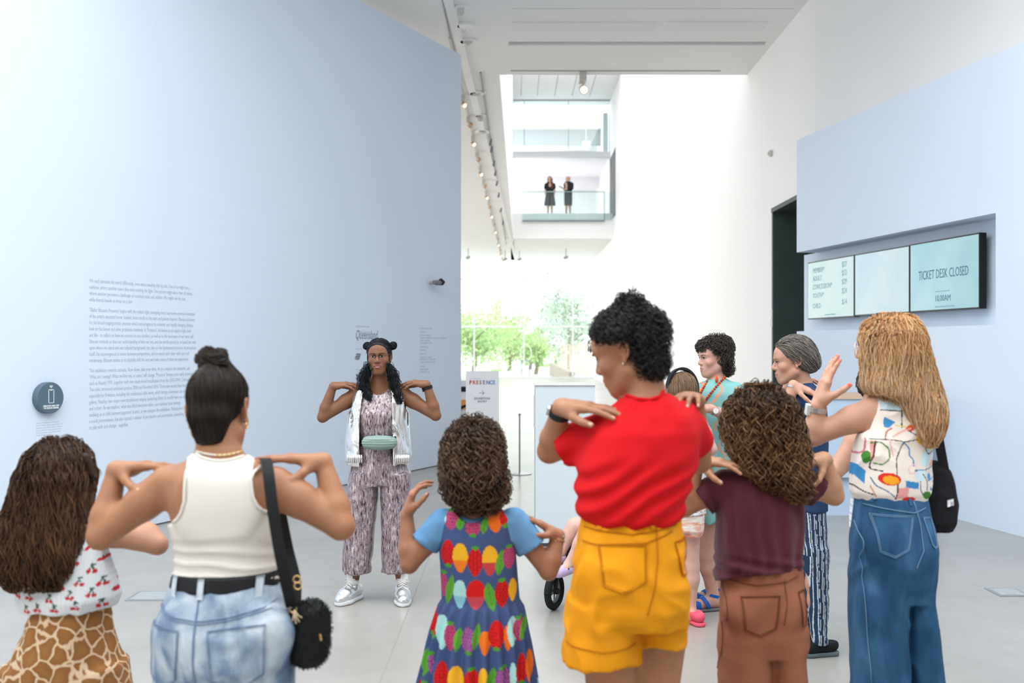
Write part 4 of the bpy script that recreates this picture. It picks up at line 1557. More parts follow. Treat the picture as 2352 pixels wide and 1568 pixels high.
def patch(f, corners, D, parent, name, m, off=0.003, thick=0.003, nu=14, nv=14, poly=None, start=0.35, cols=None):
    """a thin cloth patch laid over surface f: corners are 4 world points (bl, br, tr, tl), projected along D"""
    c = [np.asarray(p, float) for p in corners]
    D = unit(D)
    u = np.linspace(0, 1, nu)[:, None, None]; v = np.linspace(0, 1, nv)[None, :, None]
    O = (c[0] * (1 - u) + c[1] * u) * (1 - v) + (c[3] * (1 - u) + c[2] * u) * v
    if poly is not None:
        O = poly(O, u, v)
    O = O - D * start
    Pt = march(f, O, np.broadcast_to(D, O.shape), start + 0.5, 0.0)
    miss = np.abs(f(Pt)) > 0.008
    if miss.any():
        Pt[miss] = to_surface(f, O[miss] + D * start, 0.0, 6)
    top = Pt - D * off
    bot = Pt + D * 0.004
    ii = np.arange(nu * nv).reshape(nu, nv)
    q = np.stack([ii[:-1, :-1], ii[1:, :-1], ii[1:, 1:], ii[:-1, 1:]], -1).reshape(-1, 4)
    if np.dot(np.cross(top[1, 0] - top[0, 0], top[0, 1] - top[0, 0]), D) > 0:
        q = q[:, ::-1]
    N = nu * nv
    rim = np.concatenate([ii[:, 0], ii[-1, 1:], ii[:-1, -1][::-1], ii[0, 1:-1][::-1]])
    r2 = np.roll(rim, -1)
    side = np.stack([rim, r2, r2 + N, rim + N], 1)
    V = np.concatenate([top.reshape(-1, 3), bot.reshape(-1, 3)])
    return mesh_obj(name, V, np.concatenate([q, side, side[:, ::-1][:0]]), m, parent, smooth=True)


def laid_tube(f, pts, D, parent, name, m, r, off=0.0, start=0.35, n=6, sub=6):
    """a tube along world points pts, laid on surface f by projecting along D"""
    pts = np.array(pts, float)
    t = np.linspace(0, len(pts) - 1, (len(pts) - 1) * sub + 1)
    Q = np.stack([np.interp(t, np.arange(len(pts)), pts[:, i]) for i in range(3)], 1)
    D = unit(D)
    O = Q - D * start
    Pt = march(f, O, np.broadcast_to(D, O.shape), start + 0.5, off)
    Pt = Pt[np.abs(f(Pt) - off) < 0.006]
    if len(Pt) < 2:
        return None
    return MB().tube(list(Pt), r, n).build(name, m, parent, smooth=True)


def band(parent, name, c, axis, r, width, m, thick=0.0025, n=24, squash=1.0, ref=None):
    """a strap ring around a wrist"""
    ax = unit(axis)
    a = np.cross(ax, ref if ref is not None else ([0, 0, 1.0] if abs(ax[2]) < 0.9 else [1.0, 0, 0])); a = unit(a)
    b = np.cross(ax, a)
    mb = MB()
    c = np.asarray(c, float)
    V, Fq = [], []
    for i in range(n):
        th = 2 * math.pi * i / n
        rd = math.cos(th) * a + squash * math.sin(th) * b
        for (rr, hh) in ((r, -width / 2), (r + thick, -width / 2), (r + thick, width / 2), (r, width / 2)):
            V.append(c + rd * rr + ax * hh)
    for i in range(n):
        j = (i + 1) % n
        for k in range(4):
            l = (k + 1) % 4
            Fq.append([i * 4 + k, j * 4 + k, j * 4 + l, i * 4 + l])
    return mesh_obj(name, np.array(V), Fq, m, parent, smooth=False)


def shoe(parent, ank, toe, m_up, m_sole, name='shoe', w=0.045, hgt=0.075, sole=0.025, h=0.006):
    """closed shoe: sole and upper; returns the upper"""
    ank, toe = np.asarray(ank, float), np.asarray(toe, float)
    d = unit([toe[0] - ank[0], toe[1] - ank[1], 0])
    heel = np.array([ank[0], ank[1], 0]) - d * 0.05
    tp = np.array([toe[0], toe[1], 0])
    mid = heel + (tp - heel) * 0.62
    S = [(cone(heel + UZ * (sole + 0.03), mid + UZ * (sole + 0.02), w * 0.78, w * 0.9), 0.03),
         (cone(mid + UZ * (sole + 0.02), tp + UZ * (sole + 0.005) - d * 0.03, w * 0.95, w * 0.78), 0.03),
         (cone(np.array([ank[0], ank[1], sole + 0.04]), np.array([ank[0], ank[1], sole + hgt]), w * 0.86, w * 0.8), 0.03)]
    e = empty(name, heel * np.array([1, 1, 0]), parent=None)
    e.location = heel - np.array([parent.location[0], parent.location[1], 0])
    e.parent = parent
    F_ = Field([p for p, k in S], h)
    for p, k in S:
        F_.add(p, k)
    F_.cut(lambda P: np.maximum(sole - 0.004 - P[..., 2], P[..., 2] - sole - hgt))
    V, Q = F_.mesh()
    up = mesh_obj('upper', V, Q, m_up, e, smooth=True)
    S2 = [(cone(heel + UZ * sole * 0.5, mid + UZ * sole * 0.5, w * 0.82, w * 0.95), 0.03),
          (cone(mid + UZ * sole * 0.5, tp + UZ * sole * 0.5 - d * 0.035, w * 1.0, w * 0.85), 0.03)]
    F2 = Field([p for p, k in S2], h)
    for p, k in S2:
        F2.add(p, k)
    F2.cut(lambda P: np.maximum(0.001 - P[..., 2], P[..., 2] - sole))
    V, Q = F2.mesh()
    mesh_obj('sole', V, Q, m_sole, e, smooth=True)
    return e


def down(P):
    return np.broadcast_to(np.array([0, 0, -1.0]), P.shape)


def tri_rows(spec, Y, shrink=0.0):
    """silhouette rows (ypx, xl, xr, half depth, dY) to loft rows at distance Y"""
    out = []
    for r in spec:
        y, xl, xr, b = r[:4]
        dy = r[4] if len(r) > 4 else 0.0
        p, q = px(xl, y, Y), px(xr, y, Y)
        out.append((p[2], (p[0] + q[0]) / 2, Y + dy, (q[0] - p[0]) / 2 - shrink, b - shrink))
    return out
# ---------------------------------------------------------------- cloth materials
def ribbon(pts, wdir, w, thick, name, m, parent):
    pts = [np.asarray(p, float) for p in pts]
    n = len(pts)
    tt = np.linspace(0, n - 1, (n - 1) * 6 + 1)
    A = np.array(pts)
    P_ = np.stack([np.interp(tt, np.arange(n), A[:, i]) for i in range(3)], 1)
    k = np.hanning(9); k /= k.sum()
    for i in range(3):
        pad = np.pad(P_[:, i], 4, mode='reflect', reflect_type='odd')
        P_[:, i] = np.convolve(pad, k, mode='valid')
    V, Fq = [], []
    wd = np.asarray(wdir, float)
    for i, p in enumerate(P_):
        t = unit(P_[min(i + 1, len(P_) - 1)] - P_[max(i - 1, 0)])
        a = unit(wd - t * np.dot(wd, t))
        b = np.cross(t, a)
        for (sa, sb_) in ((-1, -1), (1, -1), (1, 1), (-1, 1)):
            V.append(p + a * sa * w / 2 + b * sb_ * thick / 2)
    for i in range(len(P_) - 1):
        for k in range(4):
            l = (k + 1) % 4
            Fq.append([i * 4 + k, i * 4 + l, (i + 1) * 4 + l, (i + 1) * 4 + k])
    Fq += [[3, 2, 1, 0], [len(V) - 4, len(V) - 3, len(V) - 2, len(V) - 1]]
    return mesh_obj(name, np.array(V), Fq, m, parent)


def ramp_mat(name, stops, scale=4.0, stretch=(1, 1, 1), rough=0.85, detail=6, bump=0.0, metal=0.0, voronoi=False, bscale=200, distort=0.0, contrast=(0.35, 0.65), spec=0.3):
    m = bpy.data.materials.new(name)
    m.use_nodes = True
    nt = m.node_tree
    b = nt.nodes['Principled BSDF']
    b.inputs['Roughness'].default_value = rough
    b.inputs['Metallic'].default_value = metal
    b.inputs['Specular IOR Level'].default_value = spec
    tc = nt.nodes.new('ShaderNodeTexCoord')
    mp = nt.nodes.new('ShaderNodeMapping')
    mp.inputs['Scale'].default_value = stretch
    nt.links.new(tc.outputs['Object'], mp.inputs['Vector'])
    if voronoi:
        n = nt.nodes.new('ShaderNodeTexVoronoi')
        n.feature = 'DISTANCE_TO_EDGE'
        o = n.outputs['Distance']
    else:
        n = nt.nodes.new('ShaderNodeTexNoise')
        n.inputs['Detail'].default_value = detail
        n.inputs['Distortion'].default_value = distort
        o = n.outputs['Fac']
    n.inputs['Scale'].default_value = scale
    vec = mp.outputs['Vector']
    if voronoi:
        nz = nt.nodes.new('ShaderNodeTexNoise')
        nz.inputs['Scale'].default_value = scale * 1.2
        nt.links.new(vec, nz.inputs['Vector'])
        mx = nt.nodes.new('ShaderNodeMix')
        mx.data_type = 'RGBA'
        mx.inputs['Factor'].default_value = 0.025
        nt.links.new(vec, mx.inputs['A'])
        nt.links.new(nz.outputs['Color'], mx.inputs['B'])
        vec = mx.outputs['Result']
    nt.links.new(vec, n.inputs['Vector'])
    r = nt.nodes.new('ShaderNodeValToRGB')
    r.color_ramp.elements.remove(r.color_ramp.elements[1])
    for i, (pos, c) in enumerate(stops):
        e = r.color_ramp.elements[0] if i == 0 else r.color_ramp.elements.new(pos)
        e.position = pos
        e.color = (*c, 1)
    nt.links.new(o, r.inputs['Fac'])
    nt.links.new(r.outputs['Color'], b.inputs['Base Color'])
    if bump:
        n2 = nt.nodes.new('ShaderNodeTexNoise')
        n2.inputs['Scale'].default_value = bscale
        nt.links.new(mp.outputs['Vector'], n2.inputs['Vector'])
        bp = nt.nodes.new('ShaderNodeBump')
        bp.inputs['Strength'].default_value = bump
        bp.inputs['Distance'].default_value = 0.005
        nt.links.new(n2.outputs['Fac'], bp.inputs['Height'])
        nt.links.new(bp.outputs['Normal'], b.inputs['Normal'])
    return m


M_LINE = mat('stitch_dark_blue', (0.10, 0.14, 0.22), 0.9)  # plain dark blue for stitch lines

# ================================================================ the group leader facing the camera
def leader():
    Y0 = 6.15
    p = lambda x, y, dy=0.0: px(x, y, Y0 + dy)
    P = Person((p(868, 0)[0], Y0), 'woman facing the group in a silver vest and shimmering patterned jumpsuit, fingertips on shoulders',
               (0.205, 0.092, 0.052), lip=(0.19, 0.05, 0.045), blush=(0.21, 0.08, 0.045), h=0.009, nail=(0.42, 0.22, 0.16))
    rows = tri_rows([(893, 846, 897, .045, 0), (903, 820, 920, .06, 0), (922, 812, 932, .085, 0), (950, 816, 928, .10, -.01), (985, 824, 918, .098, -.01),
                     (1012, 828, 914, .095, 0), (1045, 818, 926, .11, .01), (1085, 806, 938, .12, .01), (1110, 802, 942, .11, .01)], Y0)
    tor = loft(rows)
    P.add(tor.grow(-0.012))
    shl, shr = p(822, 903), p(922, 903)
    el, er = p(741, 958, -.05), p(1001, 954, -.05)
    wl_, wr_ = p(765, 886, -.05), p(980, 882, -.05)
    P.arm(shl, el, wl_, (.046, .038, .036, .024))
    P.arm(shr, er, wr_, (.046, .038, .036, .024))
    P.hand(wl_, (1, .0, .12), (.1, .3, -1), (0, 1, 0), 0.95, curl=(.25, .25, .15), spread=1.2, thumb=(.8, .35, .45))
    P.hand(wr_, (-1, .0, .12), (-.1, .3, -1), (0, 1, 0), 0.95, curl=(.3, .3, .2), spread=1.2, thumb=(.8, .35, .45))
    P.pr += [(cone(p(862, 876), p(826, 899), .030, .036), .04), (cone(p(880, 876), p(918, 899), .030, .036), .04)]
    hd = Head(p(871, 820, -.02), math.pi, 0.0, 0.02, 0.93, mw=.005, smile=.002)
    P.set_head(hd, p(871, 893), (.047, .05), hh=0.003)
    for (hx, kx, ax) in ((838, 824, 810), (900, 912, 924)):
        P.leg(p(hx, 1080), p(kx, 1215), p(ax, 1345), (.08, .055, .05, .033))
    P.body()
    hd.eyes(sdf(P.pr), P.root, iris=(0.03, 0.014, 0.009), openness=1.05, thick=1.25, brow=(0.012, 0.009, 0.008))
    # teeth showing in a slight smile
    D = hd.R @ np.array([0, -1.0, 0])
    patch(sdf(P.pr), [hd.P(-.013, .15, -.0650), hd.P(.013, .15, -.0650), hd.P(.016, .15, -.0615), hd.P(-.016, .15, -.0615)], D, P.root, 'teeth',
          mat('teeth', (0.50, 0.47, 0.43), 0.4), off=0.0006, start=0.05, nu=8, nv=4)
    # jumpsuit
    mj = ramp_mat('shimmer_jumpsuit', [(0.32, (0.015, 0.012, 0.022)), (0.41, (0.14, 0.095, 0.12)), (0.47, (0.40, 0.31, 0.29)), (0.52, (0.11, 0.09, 0.18)), (0.57, (0.42, 0.34, 0.31)), (0.68, (0.50, 0.46, 0.49))],
                  scale=60, stretch=(2.0, 2.0, 0.45), rough=0.28, detail=4, metal=0.25, bump=0.15, bscale=60, spec=0.6)
    def leg_loft(rows_):
        return loft(tri_rows(rows_, Y0), smooth=3)
    lg1 = leg_loft([(1085, 803, 868, .10), (1150, 797, 866, .10), (1230, 791, 858, .095), (1313, 787, 851, .09)])
    lg2 = leg_loft([(1085, 874, 942, .10), (1150, 876, 942, .10), (1230, 878, 938, .095), (1311, 877, 936, .09)])
    top = tor.grow(0.004)
    def neck_cut(Pt):      # scooped neckline and arm openings
        xx = Pt[..., 0] / Y0 * F + CX
        yy = HY - (Pt[..., 2] - CAMZ) / Y0 * F
        lim = 905 - 12 * np.clip(np.abs(xx - 871) / 22, 0, 1) ** 2
        return np.maximum((lim - yy) * .0027, np.where(yy < 950, (np.abs(xx - 871) - 48) * .0027, -.05))
    fo = folds(0.006, (30, 10, 5), 2.0)
    gj = P.garment('jumpsuit', [(top, .02), (lg1, .02), (lg2, .02)], mj, 0.007, cuts=[neck_cut], folds=fo)
    # silver vest: loose shell with an open front and a gathered hem
    rv = tri_rows([(888, 826, 915, .07, 0), (898, 812, 931, .085, 0), (925, 806, 936, .115, 0), (965, 800, 938, .13, 0), (1010, 795, 941, .135, 0), (1045, 793, 943, .14, 0), (1064, 796, 940, .135, 0)], Y0)
    def vest_cut(Pt):
        xx = Pt[..., 0] / Y0 * F + CX
        yy = HY - (Pt[..., 2] - CAMZ) / Y0 * F
        lo_ = np.interp(yy, [885, 905, 960, 1065], [848, 838, 832, 833])
        hi_ = np.interp(yy, [885, 905, 960, 1065], [895, 903, 906, 908])
        front = np.where(Pt[..., 1] < Y0, np.minimum(xx - lo_, hi_ - xx) * .0027, -.05)
        neck = np.minimum(897 - yy, 26 - np.abs(xx - 871)) * .0027
        return np.maximum(front, neck)
    mv = mat('silver_lame', (0.80, 0.79, 0.77), 0.2, 0.92, bump=0.5, bscale=9, stretch=(3.0, 3.0, 0.6), var=0.08, vscale=12)
    vest = P.garment('vest', [(loft(rv), .01)], mv, 0.0065, cuts=[vest_cut], folds=folds(0.009, (26, 20, 5), 9.0), shell=0.013,
                     holes=[(cone(p(826, 925), p(780, 935), .05, .055), .01), (cone(p(918, 925), p(965, 935), .05, .055), .01)])
    # ribbed hem band of the vest
    for (xa, xb) in ((796, 833), (907, 941)):
        mb = MB()
        for i in range(8):
            x = xa + (xb - xa) * (i + .5) / 8
            mb.tube([p(x, 1044, -.130), p(x, 1063, -.126)], 0.0055, 6)
        mb.build('gathered_hem', mv, P.root, smooth=True)
    # hair: two small buns and wavy locks over the shoulders
    vol = [(hd.E((0, -.014, .040), (.081, .100, .086)), .01), (hd.E((0, .050, .047), (.066, .051, .056)), .02), (cone(hd.P(0, -.055, -.03), p(871, 884, .07), .062 , .055), .03)]
    hc = [(0.008, 0.009, 0.012), (0.022, 0.024, 0.030)]
    def cap(Fd):
        Fd.cut(lambda Q: (lambda q: (q[..., 1] - (0.046 + .50 * q[..., 2])) * hd.sc)(hd.L(Q)))
    part_flow = lambda Q: (lambda q: (np.stack([np.sign(q[:, 0]) * 0.8, -0.5 + 0 * q[:, 0], 0.15 - 8 * np.maximum(np.abs(q[:, 0]) - .03, 0)], 1) @ hd.R.T))(hd.L(Q))
    hair(P.root, vol, lambda V: hd.L(V)[:, 1] < 0.043 + .49 * hd.L(V)[:, 2], 520, 14, .006, part_flow, (0, 0), .0016, hc, h=.0045, shape=cap, seed=2, keep=lambda pa: (hd.L(pa.reshape(-1, 3))[:, 1] < 0.056 + .52 * hd.L(pa.reshape(-1, 3))[:, 2]).reshape(pa.shape[:2]).all(1))
    for (x, y) in ((843, 795), (902, 794)):
        b = p(x, y, .0)
        hair(P.root, [(ell(b, (.021, .022, .021)), .01), (ell(b + np.array([0.006, 0, .008]), (.014, .02, .014)), .01)], None, 60, 16, .006,
             lambda Q, b=b: np.cross(Q - b, np.array([.3, -.9, .2])), (0, 0), .0022, hc, h=.004, seed=int(x), name='hair_bun')
    for i, pts in enumerate(([(846, 838), (836, 862), (833, 884), (846, 904), (850, 912)], [(896, 838), (903, 862), (908, 884), (914, 903), (921, 918)])):
        q = [p(x, y, -.055 - .045 * j / 4) for j, (x, y) in enumerate(pts)]
        vol = [(cone(q[j], q[j + 1], [.012, .016, .017, .014, .008][j], [.012, .016, .017, .014, .006][j + 1]), .02) for j in range(4)]
        hair(P.root, vol, None, 230, 24, .0075, down, (.007, 9), .0016, hc, h=.005, seed=5 + i, name='hair_lock', off=(0, .016), toproots=.5)
    # headset microphone, earrings, watch, ring
    fb = sdf(P.pr)
    MB().tube([hd.P(.078, .0, .02), hd.P(.074, .03, -.02), hd.P(.056, .075, -.055), hd.P(.043, .096, -.072)], .0022, 6).build('headset_boom', M_BLACK, P.root, smooth=True)
    c = hd.P(.040, .1, -.076)
    F_ = Field([ell(c, (.0105, .0105, .0095))], .002); F_.add(ell(c, (.0105, .0105, .0095)))
    V, Q = F_.mesh()
    mesh_obj('headset_foam', V, Q, M_BLACK, P.root, smooth=True)
    for g in (-1, 1):
        e = hd.P(g * .078, .004, -.045)
        MB().lathe(e, [(.003, .006), (.0085, 0), (.003, -.008)], (0, 0, 1), 12).build('earring', mat('pearl', (0.8, 0.8, 0.78), 0.2, 0.3), P.root, smooth=True)
        MB().lathe(e - UZ * .02, [(.002, .012), (.006, 0), (.007, -.018), (.001, -.022)], (0, 0, 1), 10).build('earring_drop', M_STEEL, P.root, smooth=True)
    wv = unit(er - wr_)
    band(P.root, 'watch_band', wr_ + wv * .022, wv, .028, .02, M_BLACK)
    MB().frame_box(wr_ + wv * .022, wv, unit(np.cross(wv, [0, 1, 0])), np.array([0, -1.0, 0]), -.018, .018, -.035, -.027, -.016, .016).build('watch_face', M_BLACK, P.root)
    # socks and silver trainers
    ms = mat('iridescent_silver', (0.78, 0.78, 0.80), 0.22, 0.85, bump=0.25, bscale=25)
    mw = mat('white_rubber', (0.66, 0.68, 0.70), 0.5)
    for (ax, tx, ty) in ((811, -.070, -.15), (923, .03, -.17)):
        a = p(ax, 1345)
        a[2] = 0.11
        MB().lathe((a[0], a[1], 0), [(.036, .08), (.037, .12), (.038, .18), (.037, .2)], UZ, 16).build('sock', mat('white_cotton', (0.82, 0.82, 0.80), 0.9), P.root, smooth=True)
        e = shoe(P.root, a, (a[0] + tx, a[1] + ty, 0), ms, mw, 'trainer', .047, .075, .028)
        d = unit([tx, ty, 0]); sd = np.array([-d[1], d[0], 0])
        lb = MB()
        for k in range(5):
            c = np.array([a[0], a[1], 0]) + d * (.035 + .016 * k) + UZ * (.118 - .009 * k)
            lb.tube([c - sd * .026 - UZ * .01, c + UZ * .004, c + sd * .026 - UZ * .01], .003, 5)
        c = np.array([a[0], a[1], .125]) + d * .03
        for s_ in (-1, 1):
            lb.tube([c, c + sd * s_ * .03 + UZ * .016, c + sd * s_ * .045 - UZ * .005, c + sd * s_ * .012 + d * .005], .0025, 5)
        lb.build('laces', M_WPLAST, e, smooth=True)
    # belt bag worn at the waist
    bc = p(871, 1016, -.152)
    B = empty('belt_bag', bc - UZ * .045, 'sage green belt bag buckled at the waist of the woman facing the group', 'bag')
    sage = mat('sage_green_nylon', (0.22, 0.30, 0.27), 0.55, bump=0.1, bscale=80)
    prim = [(cone(bc + np.array([-.072, .012, 0]), bc + np.array([.072, .012, 0]), .036, .036), .02), (ell(bc + np.array([0, -.006, -.004]), (.085, .036, .041)), .03)]
    F_ = Field([q for q, k in prim], .005)
    for q, k in prim:
        F_.add(q, k)
    F_.disp(lambda Pt: 0.0016 * np.sign(np.sin(Pt[..., 2] * 420)) * (np.abs(Pt[..., 2] - bc[2]) < .022))
    V, Q = F_.mesh()
    bd = mesh_obj('pouch', V, Q, sage, B, smooth=True)
    MB().tube([bc + np.array([x, -.042 + .25 * x * x * 3, .024]) for x in np.linspace(-.075, .075, 9)], .0025, 5).build('zip', M_SLOT, bd)
    rb = tri_rows([(1006, 829, 913, .106, .0), (1022, 828, 914, .106, 0)], Y0)
    lf = loft(rb, smooth=1)
    F_ = Field([lf], .006); F_.add(lf.grow(.006), .01)
    V, Q = F_.mesh()
    mesh_obj('waist_strap', V, Q, M_BLACK, B, smooth=True)
    MB().tube([bc + np.array([.075, -.01, .03]), bc + np.array([.088, .0, .055]), bc + np.array([.07, .02, .085]), bc + np.array([.05, .04, .10])], .0016, 5).build('microphone_cable', M_BLACK, B)
    MB().box(bc[0] + .078, bc[0] + .10, bc[1] + .01, bc[1] + .03, bc[2] - .01, bc[2] + .035).build('buckle', M_BLACK, B)


# ================================================================ woman in the white tank top
def tank_woman():
    Y0 = 2.6
    p = lambda x, y, dy=0.0: px(x, y, Y0 + dy)
    P = Person((p(510, 0)[0], Y0), 'woman with a dark top knot, white tank top and light jeans, seen from behind',
               (0.36, 0.165, 0.088), blush=(0.44, 0.16, 0.09), h=0.007, nail=(0.62, 0.38, 0.30))
    tr = tri_rows([(1030, 458, 549, .05, -.0), (1048, 440, 566, .06, .0), (1066, 404, 604, .075, .0), (1090, 376, 634, .09, .0), (1150, 384, 640, .105, .0), (1210, 398, 638, .11, 0),
                   (1262, 407, 629, .105, .01), (1310, 404, 632, .105, .01), (1360, 392, 648, .12, .0), (1430, 382, 655, .12, -.01), (1500, 385, 650, .12, -.01), (1560, 390, 645, .11, 0)], Y0)
    tor = loft(tr)
    P.add(tor.grow(-.005))
    shl, shr = p(384, 1112), p(632, 1112)
    el, er = p(232, 1230, .0), p(783, 1208, .0)
    wl_, wr_ = p(268, 1078, .05), p(742, 1060, .05)
    for sgn, a, b, c in ((-1, shl, el, wl_), (1, shr, er, wr_)):
        P.arm(a, b, c, (.047, .042, .037, .0235))
    # shoulder blades and spine
    blades = [(ell(p(452, 1140, -.085), (.045, .018, .06)), .05), (ell(p(562, 1140, -.085), (.045, .018, .06)), .05)]
    P.pr += blades
    P.hand(wl_, (1, -.1, .12), (.05, -.1, -1), (0, -1, -.2), 1.0, curl=(.12, .16, .12), spread=1.0, thumb=(.55, .55, .62), tcurl=.2, flen=1.05)
    P.hand(wr_, (-1, -.1, .10), (-.05, -.1, -1), (0, -1, -.2), 1.0, curl=(.10, .14, .1), spread=1.0, thumb=(.55, .55, .62), tcurl=.2, flen=1.05)
    hd = Head(p(502, 944, .03), -0.06, 0.22, -0.02, 0.97)
    P.set_head(hd, p(503, 1045), (.05, .056))
    for (hx, kx) in ((440, 430), (595, 605)):
        P.leg(p(hx, 1480), p(kx, 1780), np.array([p(kx, 0)[0], Y0 - .03, .1]), (.06, .05, .05, .035))
    P.body(cull=lambda c: c[:, 2] < 0.75)
    # tank top
    def tank_cut(Pt):
        xx = Pt[..., 0] / Pt[..., 1] * F + CX
        yy = HY - (Pt[..., 2] - CAMZ) / Pt[..., 1] * F
        xl = np.interp(yy, [1040, 1064, 1150, 1176, 1190, 1203, 1215], [432, 428, 428, 420, 410, 392, 330])
        xr = np.interp(yy, [1040, 1054, 1100, 1140, 1160, 1176, 1192, 1205], [588, 586, 577, 583, 592, 606, 628, 700])
        nk = 1040 + 16 * np.clip(1 - ((xx - 510) / 66) ** 2, 0, 1)
        s_ = Y0 / F
        d = np.maximum((xl - xx) * s_, (xx - xr) * s_)
        d = np.maximum(d, (nk - yy) * s_)
        return np.maximum(d, (yy - 1330) * s_)
    mt = mat('white_rib_cotton', (0.72, 0.68, 0.625), 0.9, bump=0.12, bscale=500, var=0.02, vscale=6)
    def tf(Pt):
        yy = HY - (Pt[..., 2] - CAMZ) / Pt[..., 1] * F
        wv = np.sin((yy + 14 * vnoise(Pt * 9)) / 30 * 6.28) * np.clip((yy - 1225) / 40, 0, 1)
        return -.0035 * np.clip(wv, -.3, 1) - .0015 * vnoise(Pt * np.array([20, 20, 9.]))
    tp = [(tor.grow(.0035), .02)] + [(b_.grow(.0075), k_) for b_, k_ in blades]
    P.garment('tank_top', tp, mt, .0055, cuts=[tank_cut], folds=tf)
    ft = sdf(tp)
    D = np.array([0, 1.0, 0])
    for pts in ([(428, 1062), (428, 1110), (428, 1150), (420, 1176), (410, 1190), (394, 1203)], [(586, 1056), (577, 1100), (583, 1140), (592, 1160), (606, 1176), (628, 1192)]):
        laid_tube(ft, [p(x, y, -.10) for x, y in pts], D, P.root, 'binding', mt, .0042, 0.0, .3)
    laid_tube(ft, [p(x, 1041 + 16 * (1 - ((x - 510) / 66) ** 2), -.06) for x in (447, 465, 490, 510, 530, 555, 573)], D, P.root, 'binding', mt, .0042, 0.0, .3)
    # jeans, belt, loops, pockets and seams
    mj = ramp_mat('acid_wash_denim', [(0.30, (0.055, 0.10, 0.19)), (0.42, (0.16, 0.23, 0.33)), (0.52, (0.30, 0.37, 0.45)), (0.66, (0.52, 0.57, 0.62))], scale=9, stretch=(1.3, 1.3, .8), detail=7, bump=.25, bscale=300, distort=.5)
    jr = tri_rows([(1312, 409, 629, .108, .01), (1360, 392, 648, .124, .0), (1430, 369, 668, .14, -.01), (1500, 360, 675, .145, -.01), (1560, 360, 676, .14, 0), (1600, 362, 674, .10, 0)], Y0)
    l1 = loft(tri_rows([(1500, 362, 520, .11), (1600, 362, 512, .12), (1800, 368, 500, .10), (2120, 380, 490, .08)], Y0))
    l2 = loft(tri_rows([(1500, 516, 675, .11), (1600, 524, 676, .12), (1800, 540, 672, .10), (2120, 550, 660, .08)], Y0))
    jp = [(loft(jr), .02), (l1, .015), (l2, .015), (ell(p(432, 1462, -.085), (.078, .055, .085)), .03), (ell(p(603, 1462, -.085), (.078, .055, .085)), .03)]
    fo = folds(.006, (11, 11, 13), 4.)
    P.garment('jeans', jp, mj, .008, folds=fo)
    fj = folded(sdf(jp), fo)
    bl_ = loft(tri_rows([(1313, 407, 630, .111, .01), (1337, 402, 634, .115, .007)], Y0), smooth=1)
    P.garment('belt', [(bl_.grow(.009), .005)], mat('black_leather', (0.012, 0.012, 0.014), .5), .004)
    lj = mat('denim_loop', (0.50, 0.56, 0.62), .9)
    for x in (492, 614, 424):
        patch(sdf([(bl_.grow(.009), .005), (loft(jr), .02)]), [p(x - 7, 1350), p(x + 7, 1350), p(x + 7, 1308), p(x - 7, 1308)], D, P.root, 'belt_loop', lj, .004, nu=4, nv=8)
    st_ = mat('denim_seam', (0.16, 0.23, 0.36), .9)
    def pocket(c, tip):
        def pl(O, u, v):
            O = O.copy()
            O[..., 2] -= ((1 - v) * (1 - np.abs(2 * u - 1)))[..., 0] * tip
            return O
        q = [p(*k) for k in c]
        o = patch(fj, q, D, P.root, 'back_pocket', mj, .0045, poly=pl)
        m_ = (q[0] + q[1]) / 2 - UZ * tip
        for i_ in (0.0, 0.06):
            qq = [k + ((q[0] + q[1] + q[2] + q[3]) / 4 - k) * i_ for k in (q[3], q[0], m_, q[1], q[2], q[3])]
            laid_tube(fj, qq, D, o, 'stitching', st_, .0011, .0042)
    pocket([(374, 1520), (443, 1520), (453, 1411), (375, 1405)], .03)
    pocket([(528, 1520), (636, 1509), (640, 1399), (516, 1412)], .035)
    for pts in ([(384, 1368), (430, 1384), (488, 1394), (560, 1386), (646, 1364)], [(488, 1340), (487, 1400), (486, 1470), (492, 1560)]):
        laid_tube(fj, [p(x, y) for x, y in pts], D, P.root, 'seam', st_, .0014, .002)
        laid_tube(fj, [p(x + 2, y + 6) for x, y in pts], D, P.root, 'seam', st_, .0011, .002)
    mw = mat('white_rubber')
    for kx in (432, 603):
        a = np.array([p(kx, 0)[0], Y0 - .02, .1])
        shoe(P.root, a, a + np.array([0, .17, 0]), mat('white_leather', (.7, .7, .7), .5), mw, 'trainer', .045, .06, .025, .009)
    # slick hair pulled up into a knot
    hc = [(0.010, 0.007, 0.006), (0.030, 0.019, 0.014)]
    bun = p(490, 842, .03)
    vol = [(hd.E((0, -.012, .040), (.0795, .1005, .089)), .01), (hd.C((-.022, -.068, -.03), (-.016, -.058, -.078), .034, .022), .03), (hd.C((.022, -.068, -.03), (.016, -.058, -.078), .034, .022), .03),
           (hd.C((0, -.03, .12), (0, -.02, .15), .03, .022), .03)]
    def cap(Fd):
        Fd.cut(lambda Q: (lambda q: (q[..., 1] - (-.005 + .6 * np.maximum(q[..., 2], -.05)) - np.where(q[..., 2] < -.02, -.02, 0)) * hd.sc)(hd.L(Q)))
    hair(P.root, vol, lambda V: hd.L(V)[:, 1] < -.012 + .6 * np.maximum(hd.L(V)[:, 2], -.05), 900, 22, .007, lambda Q: bun - Q, (0, 0), .0013, hc, tip=(.035, .024, .017), h=.0045, shape=cap, seed=11, off=(0, .0015), lenvar=.3)
    b = p(489, 827, .03)
    kv = [(ell(b, (.030, .03, .026)), .01), (cone(p(463, 822, .03), p(478, 812, .02), .016, .017), .006), (cone(p(478, 812, .01), p(508, 832, .0), .017, .017), .006), (cone(p(508, 815, .03), p(512, 838, .03), .016, .014), .006),
          (cone(p(470, 838, .01), p(505, 852, .02), .014, .015), .006)]
